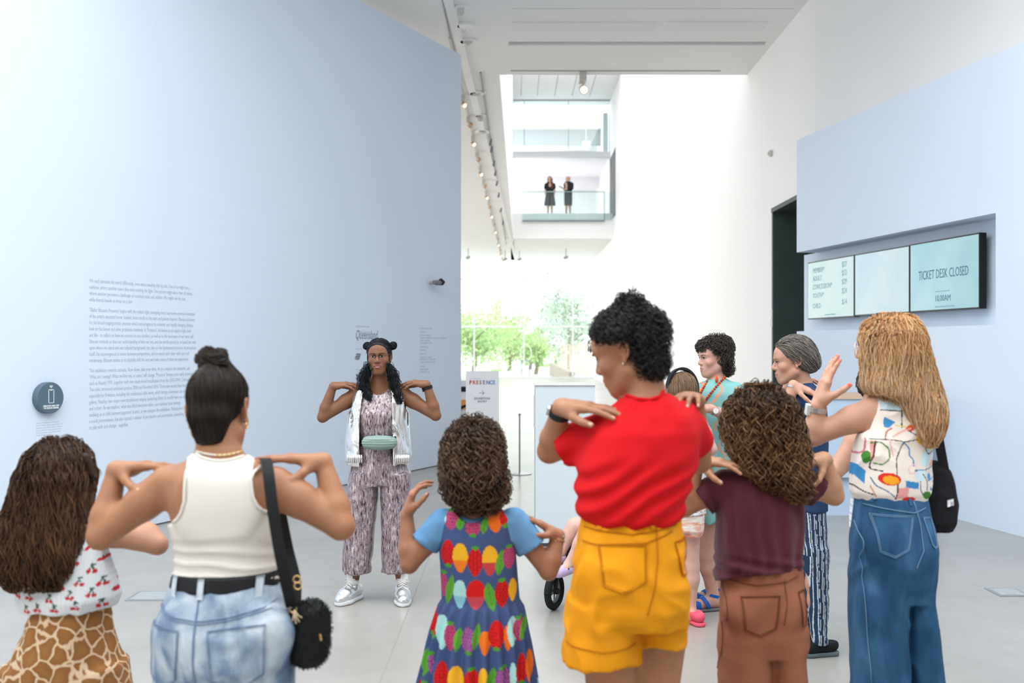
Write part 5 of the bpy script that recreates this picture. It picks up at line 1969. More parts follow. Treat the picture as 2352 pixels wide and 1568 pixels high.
    hair(P.root, kv, None, 260, 16, .006, lambda Q: np.cross(Q - b, np.array([.25, -.4, .9])), (0, 0), .0016, hc, tip=(.045, .03, .022), h=.004, seed=12, name='hair_knot')
    # necklace of small beads
    fs = sdf(P.pr)
    cols = [(0.80, 0.76, 0.68), (0.75, 0.5, 0.12), (0.82, 0.8, 0.76), (0.8, 0.62, 0.25)]
    nk = empty('necklace', (0, 0, 0)); nk.parent = P.root
    for i in range(30):
        t = i / 29
        x = 452 + 102 * t
        O = p(x, 1036 + 9 * (1 - (2 * t - 1) ** 2), -.3)
        c = march(fs, O[None], unit(O - np.array([0, 0, CAMZ]))[None], .5, .002)[0]
        if abs(fs(c[None])[0] - .002) > .004:
            continue
        mm = mat('bead_%d' % (0 if t < .4 else 1 if i % 3 else 2), cols[0 if t < .4 else 1 if i % 3 else 2], .35)
        r = .0028
        MB().lathe(c, [(r * .3, -r), (r * .9, -r * .5), (r, 0), (r * .9, r * .5), (r * .3, r)], (1, 0, 0), 8).build('bead', mm, nk, smooth=True)
    for g in (-1, 1):
        MB().tube([hd.P(g * .079, .004 + .007 * math.cos(a), -.040 + .008 * math.sin(a)) for a in np.linspace(0, 6.28, 12)], .0014, 5).build('earring', mat('gold', (.75, .5, .2), .3, 1), P.root)
    # shoulder bag
    bc = p(713, 1455, -.04)
    B = empty('shoulder_bag', p(713, 1525, -.04), 'black furry shoulder bag with gold rings hanging beside the light jeans', 'bag')
    fur = mat('black_plush', (0.010, 0.011, 0.012), .8, bump=.6, bscale=160, sheen=.3)
    pv = [(ell(bc + np.array([0, 0, .01]), (.045, .04, .075)), .02), (cone(p(693, 1420, -.04), p(690, 1500, -.04), .026, .03), .04), (cone(p(728, 1415, -.04), p(722, 1498, -.04), .026, .03), .04)]
    bo = hair(B, pv, None, 1500, 5, .004, lambda Q: Q - bc + np.array([0, 0, -.03]), (0, 0), .0009, [(0.006, 0.007, 0.008), (0.02, 0.021, 0.022)], h=.005, seed=31, name='pouch', mtl=None, off=(0, .006))
    web = mat('black_webbing', (0.012, 0.012, 0.013), .7)
    ribbon([p(607, 1052, -.02), p(612, 1056, -.07), p(617, 1090, -.118), p(625, 1160, -.138), p(640, 1255, -.145), p(655, 1330, -.135), p(670, 1394, -.07)], (1, 0, 0), .029, .002, 'strap', web, B)
    ribbon([p(604, 1052, .02), p(622, 1080, .095), p(645, 1170, .13), p(662, 1260, .08), p(682, 1335, .0), p(680, 1390, -.03)], (1, 0, 0), .026, .002, 'strap', web, B)
    gold = mat('gold')
    for (x, y) in ((673, 1398), (684, 1345), (682, 1330)):
        c = p(x, y, -.07)
        MB().tube([c + np.array([.009 * math.cos(a), 0, .009 * math.sin(a)]) for a in np.linspace(0, 6.28, 14)], .0018, 6).build('ring', gold, B)
    kt = MB()
    for k, (x, y) in enumerate(((672, 1425), (680, 1432), (688, 1428), (694, 1418))):
        kt.tube([p(676, 1400, -.09), p((676 + x) / 2, (1400 + y) / 2 + 4, -.095), p(x, y, -.095)], .002, 5)
    kt.build('key_charm', mat('pale_gold', (.75, .6, .4), .35, .8), B)
    MB().tube([p(735, 1455, -.088), p(738, 1470, -.088)], .003, 6).build('zip_pull', gold, B)


def fall(crown, rad=18.0, decay=0.07):
    c = np.asarray(crown, float)
    def f(P):
        d = P - c
        wgt = np.exp(-np.maximum(c[2] - P[:, 2], 0) / decay)[:, None]
        out = np.zeros_like(P)
        out[:, :2] = d[:, :2] * rad * wgt
        out[:, 2] = -1
        return out
    return f


def pocket_on(P, f, p, c, tip, m, seam, D=(0, 1.0, 0), dy=0.0, off=.004):
    q = [p(x, y, dy) for x, y in c]
    def pl(O, u, v):
        O = O.copy()
        O[..., 2] -= ((1 - v) * (1 - np.abs(2 * u - 1)))[..., 0] * tip
        return O
    o = patch(f, q, D, P.root, 'back_pocket', m, off, poly=pl)
    mid = (q[0] + q[1]) / 2 - UZ * tip
    cen = (q[0] + q[1] + q[2] + q[3]) / 4
    for i_ in (0.0, 0.07):
        qq = [k + (cen - k) * i_ for k in (q[3], q[0], mid, q[1], q[2], q[3])]
        laid_tube(f, qq, D, o, 'stitching', seam, .0011, off)


def uv_px(V, Y0):
    return V[:, 0] / Y0 * F + CX, HY - (V[:, 2] - CAMZ) / Y0 * F


def pt_line(u, v, pts, w):
    """mask of points within w of a polyline (smoothed)"""
    pts = np.array(pts, float)
    n = len(pts)
    t = np.linspace(0, n - 1, (n - 1) * 8 + 1)
    Q = np.stack([np.interp(t, np.arange(n), pts[:, i]) for i in range(2)], 1)
    if n > 2:
        k = np.hanning(9); k /= k.sum()
        for i in range(2):
            Q[:, i] = np.convolve(np.pad(Q[:, i], 4, mode='reflect', reflect_type='odd'), k, mode='valid')
    m = np.full(u.shape, 1e9)
    for a, b in zip(Q[:-1], Q[1:]):
        ba = b - a
        s = np.clip(((u - a[0]) * ba[0] + (v - a[1]) * ba[1]) / (ba @ ba + 1e-9), 0, 1)
        m = np.minimum(m, np.hypot(u - a[0] - s * ba[0], v - a[1] - s * ba[1]))
    return m < w


def in_ell(u, v, cx, cy, rx, ry, rot=0.0):
    c, s = math.cos(rot), math.sin(rot)
    x, y = u - cx, v - cy
    return ((x * c + y * s) / rx) ** 2 + ((-x * s + y * c) / ry) ** 2 < 1


def in_poly(u, v, pts):
    m = np.zeros(u.shape, bool)
    n = len(pts)
    for i in range(n):
        (x0, y0), (x1, y1) = pts[i], pts[(i + 1) % n]
        cr = ((y0 > v) != (y1 > v)) & (u < (x1 - x0) * (v - y0) / (y1 - y0 + 1e-9) + x0)
        m ^= cr
    return m


# ================================================================ girl with long brown hair at the left edge
def giraffe_girl():
    Y0 = 2.9
    p = lambda x, y, dy=0.0: px(x, y, Y0 + dy)
    P = Person((p(140, 0)[0], Y0), 'girl with long wavy brown hair, cherry print blouse and giraffe print trousers at the left',
               (0.44, 0.225, 0.145), blush=(0.52, 0.22, 0.14), h=.008)
    tor = loft(tri_rows([(1160, 105, 165, .045), (1178, 70, 196, .06), (1205, 52, 212, .08), (1260, 62, 232, .09), (1330, 74, 238, .085), (1385, 105, 226, .08), (1430, 100, 230, .08)], Y0))
    P.add(tor.grow(-.008))
    P.arm(p(205, 1208), p(362, 1250, .03), p(292, 1178, .08), (.042, .035, .033, .022))
    P.hand(p(292, 1178, .08), (-1, -.1, -.05), (0, 0, -1), (0, -1, 0), .85, curl=(.2, .2, .2))
    P.arm(p(58, 1212), p(-105, 1288, -.06), p(-146, 1192, -.10), (.042, .035, .033, .022))
    P.hand(p(-146, 1192, -.10), (1, -.1, -.30), (0, -.2, -1), (0, -1, 0), .85, curl=(.3, .3, .25), thumb=(.55, .55, .6))
    hd = Head(p(128, 1100, .02), 0.15, .05, 0, .88)
    P.set_head(hd, p(128, 1175), (.045, .05), hh=.006)
    for hx, kx in ((110, 90), (210, 230)):
        P.leg(p(hx, 1450), p(kx, 1700), np.array([p(kx, 0)[0], Y0, .08]), (.035, .04, .04, .03))
    P.body(cull=lambda c: c[:, 2] < .7)
    bl_ = loft(tri_rows([(1160, 108, 160, .04), (1175, 80, 190, .06), (1200, 64, 206, .085), (1250, 60, 232, .10), (1320, 54, 255, .11), (1365, 50, 270, .12), (1388, 60, 262, .115)], Y0))
    rg = np.random.default_rng(5)
    cher = [(x + rg.uniform(-8, 8) + (18 if j % 2 else 0), y + rg.uniform(-5, 5)) for j, y in enumerate(range(1190, 1400, 26)) for x in range(40, 290, 38)]
    def paint(V):
        u, v = uv_px(V, Y0)
        C = np.full((len(V), 3), .0) + np.array([.70, .73, .75])
        C[(np.floor(u / 2.6) % 2 == 0)] *= .93
        for (x, y) in cher:
            C[pt_line(u, v, [(x - 4, y + 4), (x, y - 6), (x + 4, y + 5)], 1.1)] = (.05, .09, .06)
            C[in_ell(u, v, x + 1, y - 7, 5, 2.4, .4)] = (.04, .10, .07)
            C[in_ell(u, v, x - 4.5, y + 6, 4.2, 4.2)] = (.50, .02, .03)
            C[in_ell(u, v, x + 5, y + 7.5, 4.2, 4.2)] = (.50, .02, .03)
        return C
    P.garment('blouse', [(bl_, .02), (cone(p(75, 1185), p(62, 1205), .03), .03), (cone(p(195, 1185), p(205, 1200), .03), .03)], mat('printed_cotton', rough=.9, attr=True, bump=.1, bscale=400), .0042, paint=paint,
              folds=folds(.006, (22, 16, 8), 3.))
    gm = ramp_mat('giraffe_print', [(0.0, (.66, .50, .33)), (.05, (.62, .44, .27)), (.075, (.25, .105, .028)), (.4, (.32, .14, .038))], scale=21, voronoi=True, rough=.85, bump=.1)
    P.garment('giraffe_trousers', [(loft(tri_rows([(1376, 92, 240, .10), (1430, 72, 246, .115), (1500, 40, 264, .13), (1560, 20, 284, .135), (1600, 22, 284, .12)], Y0)), .02),
                                   (loft(tri_rows([(1520, 18, 160, .11), (1600, 8, 150, .11), (1990, -10, 130, .10)], Y0)), .015),
                                   (loft(tri_rows([(1520, 140, 285, .11), (1600, 160, 300, .11), (1990, 190, 330, .10)], Y0)), .015)], gm, .009, folds=folds(.006, (18, 14, 5), 8.))
    for x in (60, 260):
        a = np.array([p(x, 0)[0], Y0, .08])
        shoe(P.root, a, a + np.array([0, .14, 0]), mat('white_leather', (.7, .7, .7), .5), mat('white_rubber', (0.66, 0.68, 0.70), 0.5), 'shoe', .038, .05, .02, .009)
    hv = [(loft(tri_rows([(1008, 112, 150, .03, .02), (1016, 90, 172, .06, .02), (1045, 66, 196, .095, .01), (1090, 52, 208, .11, 0), (1140, 42, 207, .10, -.02), (1190, 32, 206, .085, -.05), (1250, 26, 204, .065, -.085), (1300, 36, 192, .05, -.10), (1325, 60, 176, .03, -.105)], Y0)), .02)]
    hair(P.root, hv, lambda V: V[:, 1] < Y0 + .04, 1150, 40, .0088, fall(p(128, 1008, .02)), (.0055, 10), .0019, [(.020, .010, .006), (.085, .042, .022)], tip=(.23, .12, .06), h=.008, seed=21, off=(0, .010), lenvar=.35)
    hair(P.root, [(cone(p(196, 1050, -.02), p(212, 1090, -.02), .014, .012), .02)], None, 14, 20, .006, down, (.008, 14), .002, [(.03, .015, .008), (.08, .04, .022)], h=.006, seed=22, name='hair_lock')


# ================================================================ girl in the fruit print dress
FRUIT = [('p', 445, 615, 45, 50, 0), ('a', 385, 615, 32, 48, 0), ('g', 500, 628, 24, 40, 0), ('p', 570, 648, 44, 46, 1), ('g', 635, 640, 22, 48, 0), ('o', 697, 622, 42, 58, 0), ('r', 755, 605, 36, 42, 1),
         ('r', 430, 795, 44, 72, 1), ('yo', 500, 818, 44, 82, 0), ('r', 584, 840, 43, 78, 0), ('yr', 666, 832, 46, 82, 0), ('g', 724, 846, 26, 74, 0), ('p', 772, 825, 36, 62, 0),
         ('p', 403, 980, 26, 70, 0), ('g', 440, 1000, 24, 88, 0), ('ab', 498, 1018, 37, 78, 0), ('rp', 588, 1018, 56, 80, 0), ('g', 668, 1030, 33, 82, 1), ('r', 733, 1017, 40, 74, 0), ('y', 792, 1005, 24, 62, 0),
         ('r', 345, 1190, 28, 68, 1), ('a', 400, 1226, 40, 86, 0), ('p', 446, 1246, 34, 72, 0), ('g', 492, 1250, 26, 66, 0), ('v', 549, 1250, 39, 66, 1), ('g', 592, 1236, 22, 72, 0), ('o', 640, 1266, 33, 62, 0), ('r', 703, 1225, 45, 74, 1), ('o', 766, 1250, 24, 68, 0), ('a', 790, 1220, 28, 76, 0), ('p', 826, 1220, 32, 62, 0), ('g', 852, 1220, 18, 62, 0),
         ('g', 305, 1410, 34, 68, 0), ('v', 337, 1405, 18, 54, 0), ('r', 402, 1452, 44, 78, 1), ('yo', 480, 1470, 47, 82, 0), ('r', 567, 1482, 43, 82, 0), ('yr', 632, 1470, 28, 78, 0), ('g', 676, 1472, 31, 78, 0), ('v', 739, 1470, 44, 72, 0), ('a', 795, 1455, 20, 78, 0), ('r', 843, 1425, 32, 78, 1), ('o', 887, 1425, 22, 78, 0),
         ('r', 300, 1560, 44, 50, 0), ('g', 360, 1600, 30, 60, 0), ('p', 440, 1640, 44, 60, 0), ('r', 530, 1650, 44, 66, 1), ('y', 610, 1650, 44, 66, 0), ('r', 700, 1640, 44, 66, 0), ('g', 780, 1640, 30, 66, 0), ('o', 860, 1620, 40, 66, 0), ('a', 930, 1600, 36, 60, 0)]
FCOL = {'r': (.60, .012, .010), 'p': (.46, .06, .16), 'v': (.33, .09, .30), 'o': (.78, .16, .015), 'y': (.80, .42, .02), 'a': (.38, .66, .62), 'g': (.10, .34, .035), 'b': (.22, .50, .58)}


def fruit_paint(V, Y0):
    u, v = uv_px(V, Y0)
    u, v = (u - 860) * 2.496, (v - 940) * 2.496
    C = np.full((len(V), 3), 0.0) + np.array([.055, .085, .20])
    for (k, x, y, rx, ry, up) in FRUIT:
        m0 = (np.abs(u - x) < rx * 1.4) & (np.abs(v - y) < ry * 1.5)
        if not m0.any():
            continue
        uu, vv = u[m0], v[m0]
        c = C[m0]
        if k == 'g':
            sk = (vv - y) * .18 * (1 if up else -1)
            m = (np.abs(uu - x - sk) < rx * np.clip(1 - ((vv - y) / ry) ** 2, 0, 1))
            c[m] = FCOL['g']
            c[m & (np.abs(uu - x - sk) < 2)] = (.06, .24, .02)
        else:
            s_ = -1 if up else 1          # narrow end down unless flipped
            t = (vv - y) / ry * s_
            wd = np.sqrt(np.clip(1 - t * t, 0, 1)) * np.where(t > 0, 1 - .28 * t, 1)
            m = np.abs(uu - x) < rx * wd
            c[m] = FCOL[k[0]]
            if len(k) > 1:
                two = {'yo': (.80, .20, .015), 'yr': (.50, .05, .06), 'ab': FCOL['b'], 'rp': (.50, .06, .08)}[k]
                c[m & (vv > y + ry * .15)] = two
            if k in ('r', 'p', 'v'):
                gx, gy = 15.0, 17.0
                row = np.floor((vv - y) / gy)
                du = np.mod(uu - x + (row % 2) * gx / 2, gx) - gx / 2
                dv = np.mod(vv - y, gy) - gy / 2
                c[m & (np.abs(du) < 2.0) & (np.abs(dv) < 4.2)] = (.10, .006, .02)
                ty = y - ry * s_ * .98
                for j in range(5):
                    a = (-60 + 30 * j) * math.pi / 180
                    ex, ey = x + 20 * math.sin(a), ty - s_ * 14 * math.cos(a) + s_ * 4
                    c[pt_line(uu, vv, [(x, ty + s_ * 8), (ex, ey)], 4.2)] = (.07, .30, .03)
        C[m0] = c
    return C


def fruit_girl():
    Y0 = 3.1
    p = lambda x, y, dy=0.0: px(x, y, Y0 + dy)
    P = Person((p(1100, 0)[0], Y0), 'curly haired girl in a navy fruit print pinafore dress over a blue shirt',
               (0.37, 0.165, 0.092), blush=(0.46, 0.17, 0.10), h=.008, nail=(.55, .32, .25))
    tor = loft(tri_rows([(1160, 1064, 1112, .04), (1172, 1040, 1140, .05), (1192, 1012, 1180, .065), (1235, 1012, 1180, .08), (1300, 1016, 1184, .085), (1375, 1020, 1190, .09), (1440, 1005, 1205, .10)], Y0))
    P.add(tor.grow(-.008))
    P.arm(p(1016, 1205), p(940, 1296, .0), p(934, 1184, .03), (.036, .032, .031, .021))
    P.arm(p(1180, 1200), p(1260, 1312, .0), p(1282, 1230, .03), (.036, .032, .031, .021))
    P.hand(p(934, 1182, .03), (.28, .05, 1), (.8, .1, -.5), (.2, -1, .2), .8, curl=(.45, .5, .35), spread=.6, thumb=(.7, .45, .5))
    P.hand(p(1282, 1228, .03), (-1, -.05, .62), (-.45, -.1, -1), (0, -1, -.5), .8, curl=(.12, .22, .2), spread=1.7, thumb=(.62, .62, .45))
    hd = Head(p(1092, 1075, .02), -.12, .12, 0, .93)
    P.set_head(hd, p(1090, 1172), (.042, .046), hh=.006)
    for hx, kx in ((1060, 1050), (1145, 1150)):
        P.leg(p(hx, 1450), p(kx, 1690), np.array([p(kx, 0)[0], Y0, .08]), (.065, .045, .042, .03))
    P.body()
    blue = mat('sky_blue_jersey', (.13, .30, .52), .9, bump=.1, bscale=300)
    P.garment('tee_shirt', [(loft(tri_rows([(1163, 1062, 1116, .042), (1172, 1040, 1142, .053), (1192, 1012, 1181, .068), (1235, 1012, 1181, .082)], Y0)), .02),
                            (cone(p(1017, 1200), p(976, 1250), .042, .046), .03), (cone(p(1180, 1196), p(1221, 1258), .042, .047), .03)], blue, .006,
              cuts=[lambda Q: (lambda u, v: np.maximum((1166 + 18 * np.clip(1 - ((u - 1088) / 34) ** 2, 0, 1) - v) * .00135,
                                                        np.maximum(v - 1262 - (u - 988) * .45, 0) * 0 - .05))(Q[..., 0] / Y0 * F + CX, HY - (Q[..., 2] - CAMZ) / Y0 * F)],
              folds=folds(.004, (20, 20, 14), 6.), planes=[(p(976, 1250), p(982, 1244) - p(1017, 1200), .075), (p(1221, 1258), p(1216, 1250) - p(1180, 1196), .075)])
    def pin_cut(Q):
        u, v = Q[..., 0] / Y0 * F + CX, HY - (Q[..., 2] - CAMZ) / Y0 * F
        top = 1168 + 24 * np.clip(1 - ((u - 1085) / 40) ** 2, 0, 1)
        lx = np.interp(v, [1165, 1200, 1250, 1280], [1008, 1010, 1009, 990])
        rx = np.interp(v, [1165, 1200, 1250, 1280], [1176, 1177, 1182, 1205])
        return np.maximum(np.maximum(top - v, np.where(v < 1270, np.maximum(lx - u, u - rx), -40)), v - 1690) * .00135
    def gather(Q):
        v = HY - (Q[..., 2] - CAMZ) / Y0 * F
        th = np.arctan2(Q[..., 1] - Y0, Q[..., 0] - p(1103, 0)[0])
        amp = np.clip((v - 1374) / 16, 0, 1) * (.006 + .010 * np.clip((v - 1400) / 250, 0, 1))
        return -amp * np.sin(th * 21 + 2.5 * vnoise(Q * 5)) - .002 * vnoise(Q * 16)
    dr = loft(tri_rows([(1160, 1058, 1120, .048), (1168, 1030, 1150, .06), (1185, 1008, 1181, .075), (1235, 1007, 1183, .09), (1300, 1012, 1188, .094), (1374, 1014, 1194, .098), (1395, 1005, 1202, .112),
                        (1450, 990, 1211, .135), (1568, 964, 1230, .165), (1690, 945, 1248, .19)], Y0), smooth=2)
    P.garment('pinafore_dress', [(dr, .01)], mat('fruit_print_cotton', rough=.85, attr=True, bump=.08, bscale=500, var=.04, vscale=60), .0030, cuts=[pin_cut], folds=gather, paint=lambda V: fruit_paint(V, Y0))
    hc = [(.016, .009, .006), (.075, .040, .024)]
    hv = [(loft(tri_rows([(966, 1070, 1108, .03, .02), (978, 1046, 1132, .07, .02), (1010, 1028, 1146, .105, .01), (1060, 1022, 1150, .115, .0), (1110, 1022, 1160, .11, -.01), (1145, 1034, 1156, .085, -.02), (1160, 1056, 1136, .05, -.03)], Y0)), .02)]
    hair(P.root, hv, lambda V: V[:, 1] < Y0 + .06, 950, 28, .006, fall(p(1085, 966, 0)), (.0085, 23), .0017, hc, tip=(.34, .21, .13), h=.008, seed=41, off=(-.002, .018))
    # ribbon bracelet
    w_ = p(1282, 1230, .03); e_ = p(1260, 1312, 0)
    ax = unit(e_ - w_)
    tan = mat('tan_cord', (.42, .27, .10), .8)
    band(P.root, 'bracelet', w_ + ax * .012, ax, .0225, .006, tan)
    band(P.root, 'bracelet', w_ + ax * .002, ax + np.array([.25, 0, 0]), .022, .005, mat('mint_cord', (.45, .50, .36), .8))
    MB().tube([w_ + np.array([-.012, -.028, -.006]), w_ + np.array([-.004, -.032, -.03]), w_ + np.array([.002, -.03, -.05])], .0022, 5).build('bracelet_tail', tan, P.root)
    for kx in (1050, 1150):
        a = np.array([p(kx, 0)[0], Y0, .07])
        shoe(P.root, a, a + np.array([0, .13, 0]), mat('white_leather', (.7, .7, .7), .5), mat('white_rubber', (0.66, 0.68, 0.70), 0.5), 'shoe', .036, .045, .02, .009)


# ================================================================ woman in the red shirt
def red_woman():
    Y0 = 2.72
    p = lambda x, y, dy=0.0: px(x, y, Y0 + dy)
    P = Person((p(1440, 0)[0], Y0), 'woman with black curls in a red t-shirt and mustard shorts looking down left',
               (0.36, 0.168, 0.092), lip=(.30, .075, .06), blush=(.44, .15, .085), h=.007, nail=(.62, .40, .30))
    tor = loft(tri_rows([(900, 1452, 1525, .05, 0), (915, 1420, 1545, .065, 0), (940, 1400, 1578, .085, 0), (990, 1362, 1596, .11, 0), (1060, 1335, 1592, .12, 0), (1130, 1338, 1572, .115, 0), (1190, 1345, 1556, .105, 0), (1300, 1320, 1570, .12, -.01), (1420, 1312, 1574, .12, 0)], Y0))
    P.add(tor.grow(-.01))
    el = p(1262, 1036, .13); wr_ = p(1290, 934, .03)
    P.arm(p(1385, 985, .03), el, wr_, (.047, .040, .036, .0245))
    P.hand(wr_, (1, -.62, .02), (.1, .1, -1), (0, -1, -.1), 1.0, curl=(.12, .16, .1), spread=.9, thumb=(.75, .42, .35), flen=1.1)
    P.arm(p(1570, 965, .02), p(1606, 1060, .24), p(1600, 938, .14), (.047, .04, .036, .0245))
    P.hand(p(1598, 922, .12), (-.42, -.9, .22), (0, -.1, -1), (-1, 0, 0), .95, curl=(.3, .35, .25), spread=1.1)
    hd = Head(p(1445, 806, .02), math.radians(65), .34, -.04, .96, mw=-.001)
    P.set_head(hd, p(1487, 915, .0), (.047, .055), hh=.0032)
    for (hx, hy, kx, dy) in ((1400, 1440, 1402, -.01), (1512, 1440, 1503, .05)):
        P.leg(p(hx, hy, dy), p(kx, 1640, dy), np.array([p(kx, 0)[0], Y0 + dy, .08]), (.082, .058, .055, .035))
    P.body()
    hd.eyes(sdf(P.pr), P.root, iris=(.03, .015, .01), openness=.45, thick=1.1, brow=(.012, .009, .008))
    red = mat('red_jersey', (.56, .005, .008), .85, bump=.12, bscale=220, var=.05, vscale=5)
    st = loft(tri_rows([(896, 1455, 1528, .05, 0), (908, 1430, 1545, .065, 0), (925, 1412, 1565, .085, 0), (950, 1390, 1588, .11, 0), (990, 1356, 1604, .135, 0), (1050, 1328, 1604, .145, 0), (1110, 1322, 1586, .145, 0), (1160, 1322, 1572, .142, 0), (1186, 1328, 1566, .135, 0), (1196, 1340, 1556, .12, 0)], Y0))
    def neck(Q):
        u, v = Q[..., 0] / Q[..., 1] * F + CX, HY - (Q[..., 2] - CAMZ) / Q[..., 1] * F
        return (np.interp(u, [1400, 1438, 1460, 1490, 1515, 1532, 1560], [880, 905, 913, 915, 908, 890, 870]) - v) * .0012
    def rf(Q):
        v = HY - (Q[..., 2] - CAMZ) / Y0 * F
        u = Q[..., 0] / Y0 * F + CX
        diag = np.sin((v * .9 + (u - 1450) * .55 + 22 * vnoise(Q * 8)) / 46 * 6.28)
        a = .0055 * np.clip((v - 1020) / 80, .12, 1)
        fan = np.sin((np.arctan2(v - 880, u - 1485) * 9 + 1.5 * vnoise(Q * 9)))
        return -a * diag - .004 * np.clip(1 - (v - 900) / 140, 0, 1) * fan - .002 * vnoise(Q * 22)
    sl = [(st, .02), (cone(p(1388, 988, .03), p(1300, 1026, .10), .054, .060), .04), (cone(p(1568, 965, .02), p(1592, 1015, .12), .055, .062), .04)]
    P.garment('tee_shirt', sl, red, .006, cuts=[neck], folds=rf, planes=[(p(1299, 1027, .10), p(1300, 1026, .10) - p(1388, 988, .03), .085), (p(1592, 1016, .12), p(1592, 1015, .12) - p(1568, 965, .02), .075)])
    fs = sdf(sl)
    D = np.array([0, 1.0, 0])
    laid_tube(fs, [p(x, y, -.05) for x, y in ((1438, 907), (1460, 915), (1490, 917), (1515, 910), (1530, 894))], D, P.root, 'collar_rib', red, .0055, .0)
    # mustard shorts
    mus = mat('mustard_twill', (.70, .275, .006), .85, bump=.15, bscale=260, var=.06, vscale=6)
    sh = [(loft(tri_rows([(1183, 1343, 1556, .112, 0), (1230, 1331, 1563, .128, -.005), (1300, 1318, 1572, .145, -.01), (1380, 1308, 1578, .15, -.01), (1425, 1304, 1578, .13, 0)], Y0)), .02),
          (loft(tri_rows([(1370, 1304, 1462, .13, -.01), (1440, 1299, 1464, .13, -.01), (1506, 1294, 1467, .135, -.01)], Y0), smooth=2), .012),
          (loft(tri_rows([(1370, 1452, 1578, .12, .04), (1440, 1466, 1578, .12, .04), (1476, 1470, 1578, .125, .04)], Y0), smooth=2), .012)]
    sh += [(ell(p(1392, 1330, -.09), (.072, .05, .075)), .03), (ell(p(1518, 1325, -.07), (.065, .05, .07)), .03)]
    fo = folds(.008, (10, 10, 11), 12., .001)
    P.garment('shorts', sh, mus, .007, folds=fo)
    fsh = folded(sdf(sh), fo)
    seam = mat('mustard_seam', (.42, .13, .003), .9)
    pocket_on(P, fsh, p, [(1382, 1335), (1478, 1325), (1480, 1245), (1372, 1247)], .022, mus, seam, dy=-.1)
    pocket_on(P, fsh, p, [(1562, 1312), (1577, 1312), (1576, 1235), (1545, 1236)], .004, mus, seam, dy=-.06)
    for pts in ([(1338, 1245), (1372, 1247), (1480, 1240), (1545, 1220)], [(1505, 1200), (1506, 1280), (1495, 1350), (1480, 1400)], [(1300, 1480), (1380, 1487), (1462, 1480)], [(1472, 1452), (1530, 1455), (1576, 1450)], [(1343, 1215), (1450, 1222), (1557, 1208)]):
        laid_tube(fsh, [p(x, y, -.1) for x, y in pts], D, P.root, 'seam', seam, .0014, .0035)
    for x, y in ((1376, 1200), (1497, 1196)):
        patch(fsh, [p(x - 5, y + 14, -.1), p(x + 5, y + 14, -.1), p(x + 5, y - 12, -.1), p(x - 5, y - 12, -.1)], D, P.root, 'belt_loop', mus, .005, nu=4, nv=6)
    # curls
    hc = [(.006, .006, .008), (.022, .022, .027)]
    E = lambda x, y, r, dy=0.0: ell(p(x, y, dy), np.array(r))
    hv = [(E(1449, 712, (.030, .036, .046), .04), .025), (E(1446, 752, (.072, .075, .048), .03), .03), (E(1398, 760, (.036, .05, .030), .05), .03), (E(1478, 780, (.060, .075, .062), .0), .03),
          (E(1414, 764, (.034, .03, .018), -.045), .02), (E(1380, 764, (.016, .03, .014), -.0), .02), (E(1492, 832, (.042, .055, .042), -.01), .03), (E(1492, 762, (.036, .05, .046), .0), .03)]
    hair(P.root, hv, lambda V: V[:, 1] < Y0 + .09, 1700, 20, .0045, fall(p(1450, 690, .03), 12, .12), (.0068, 38), .0014, hc, tip=(.07, .06, .06), h=.008, seed=51, off=(-.004, .016))
    hair(P.root, [(cone(p(1362, 764, .08), p(1354, 800, .08), .008, .005), .01)], None, 12, 16, .0035, down, (.005, 50), .0014, hc, h=.004, seed=52, name='hair_lock', base=False)
    # watch, ear stud, trainers
    ax = unit(el - wr_)
    band(P.root, 'watch_band', wr_ + ax * .022, ax, .029, .018, mat('teal_black_rubber', (.012, .02, .022), .5))
    MB().lathe(wr_ + ax * .022 + np.array([.0, -.004, .0]) + unit(np.cross(ax, [0, 1, 0])) * -.034, [(.014, -.003), (.014, .004)], unit(np.cross(ax, [0, 1, 0])), 16).build('watch_face', M_STEEL, P.root)
    MB().lathe(hd.P(-.081, .004, -.032), [(.002, -.002), (.0026, 0), (.002, .002)], (0, 1, 0), 8).build('ear_stud', mat('pearl', (0.8, 0.8, 0.78), 0.2, 0.3), P.root)
    for kx, dy in ((1402, -.01), (1503, .05)):
        a = np.array([p(kx, 0)[0], Y0 + dy, .08])
        shoe(P.root, a, a + np.array([-.05, .16, 0]), mat('white_leather', (.7, .7, .7), .5), mat('white_rubber', (0.66, 0.68, 0.70), 0.5), 'shoe', .042, .05, .02, .009)


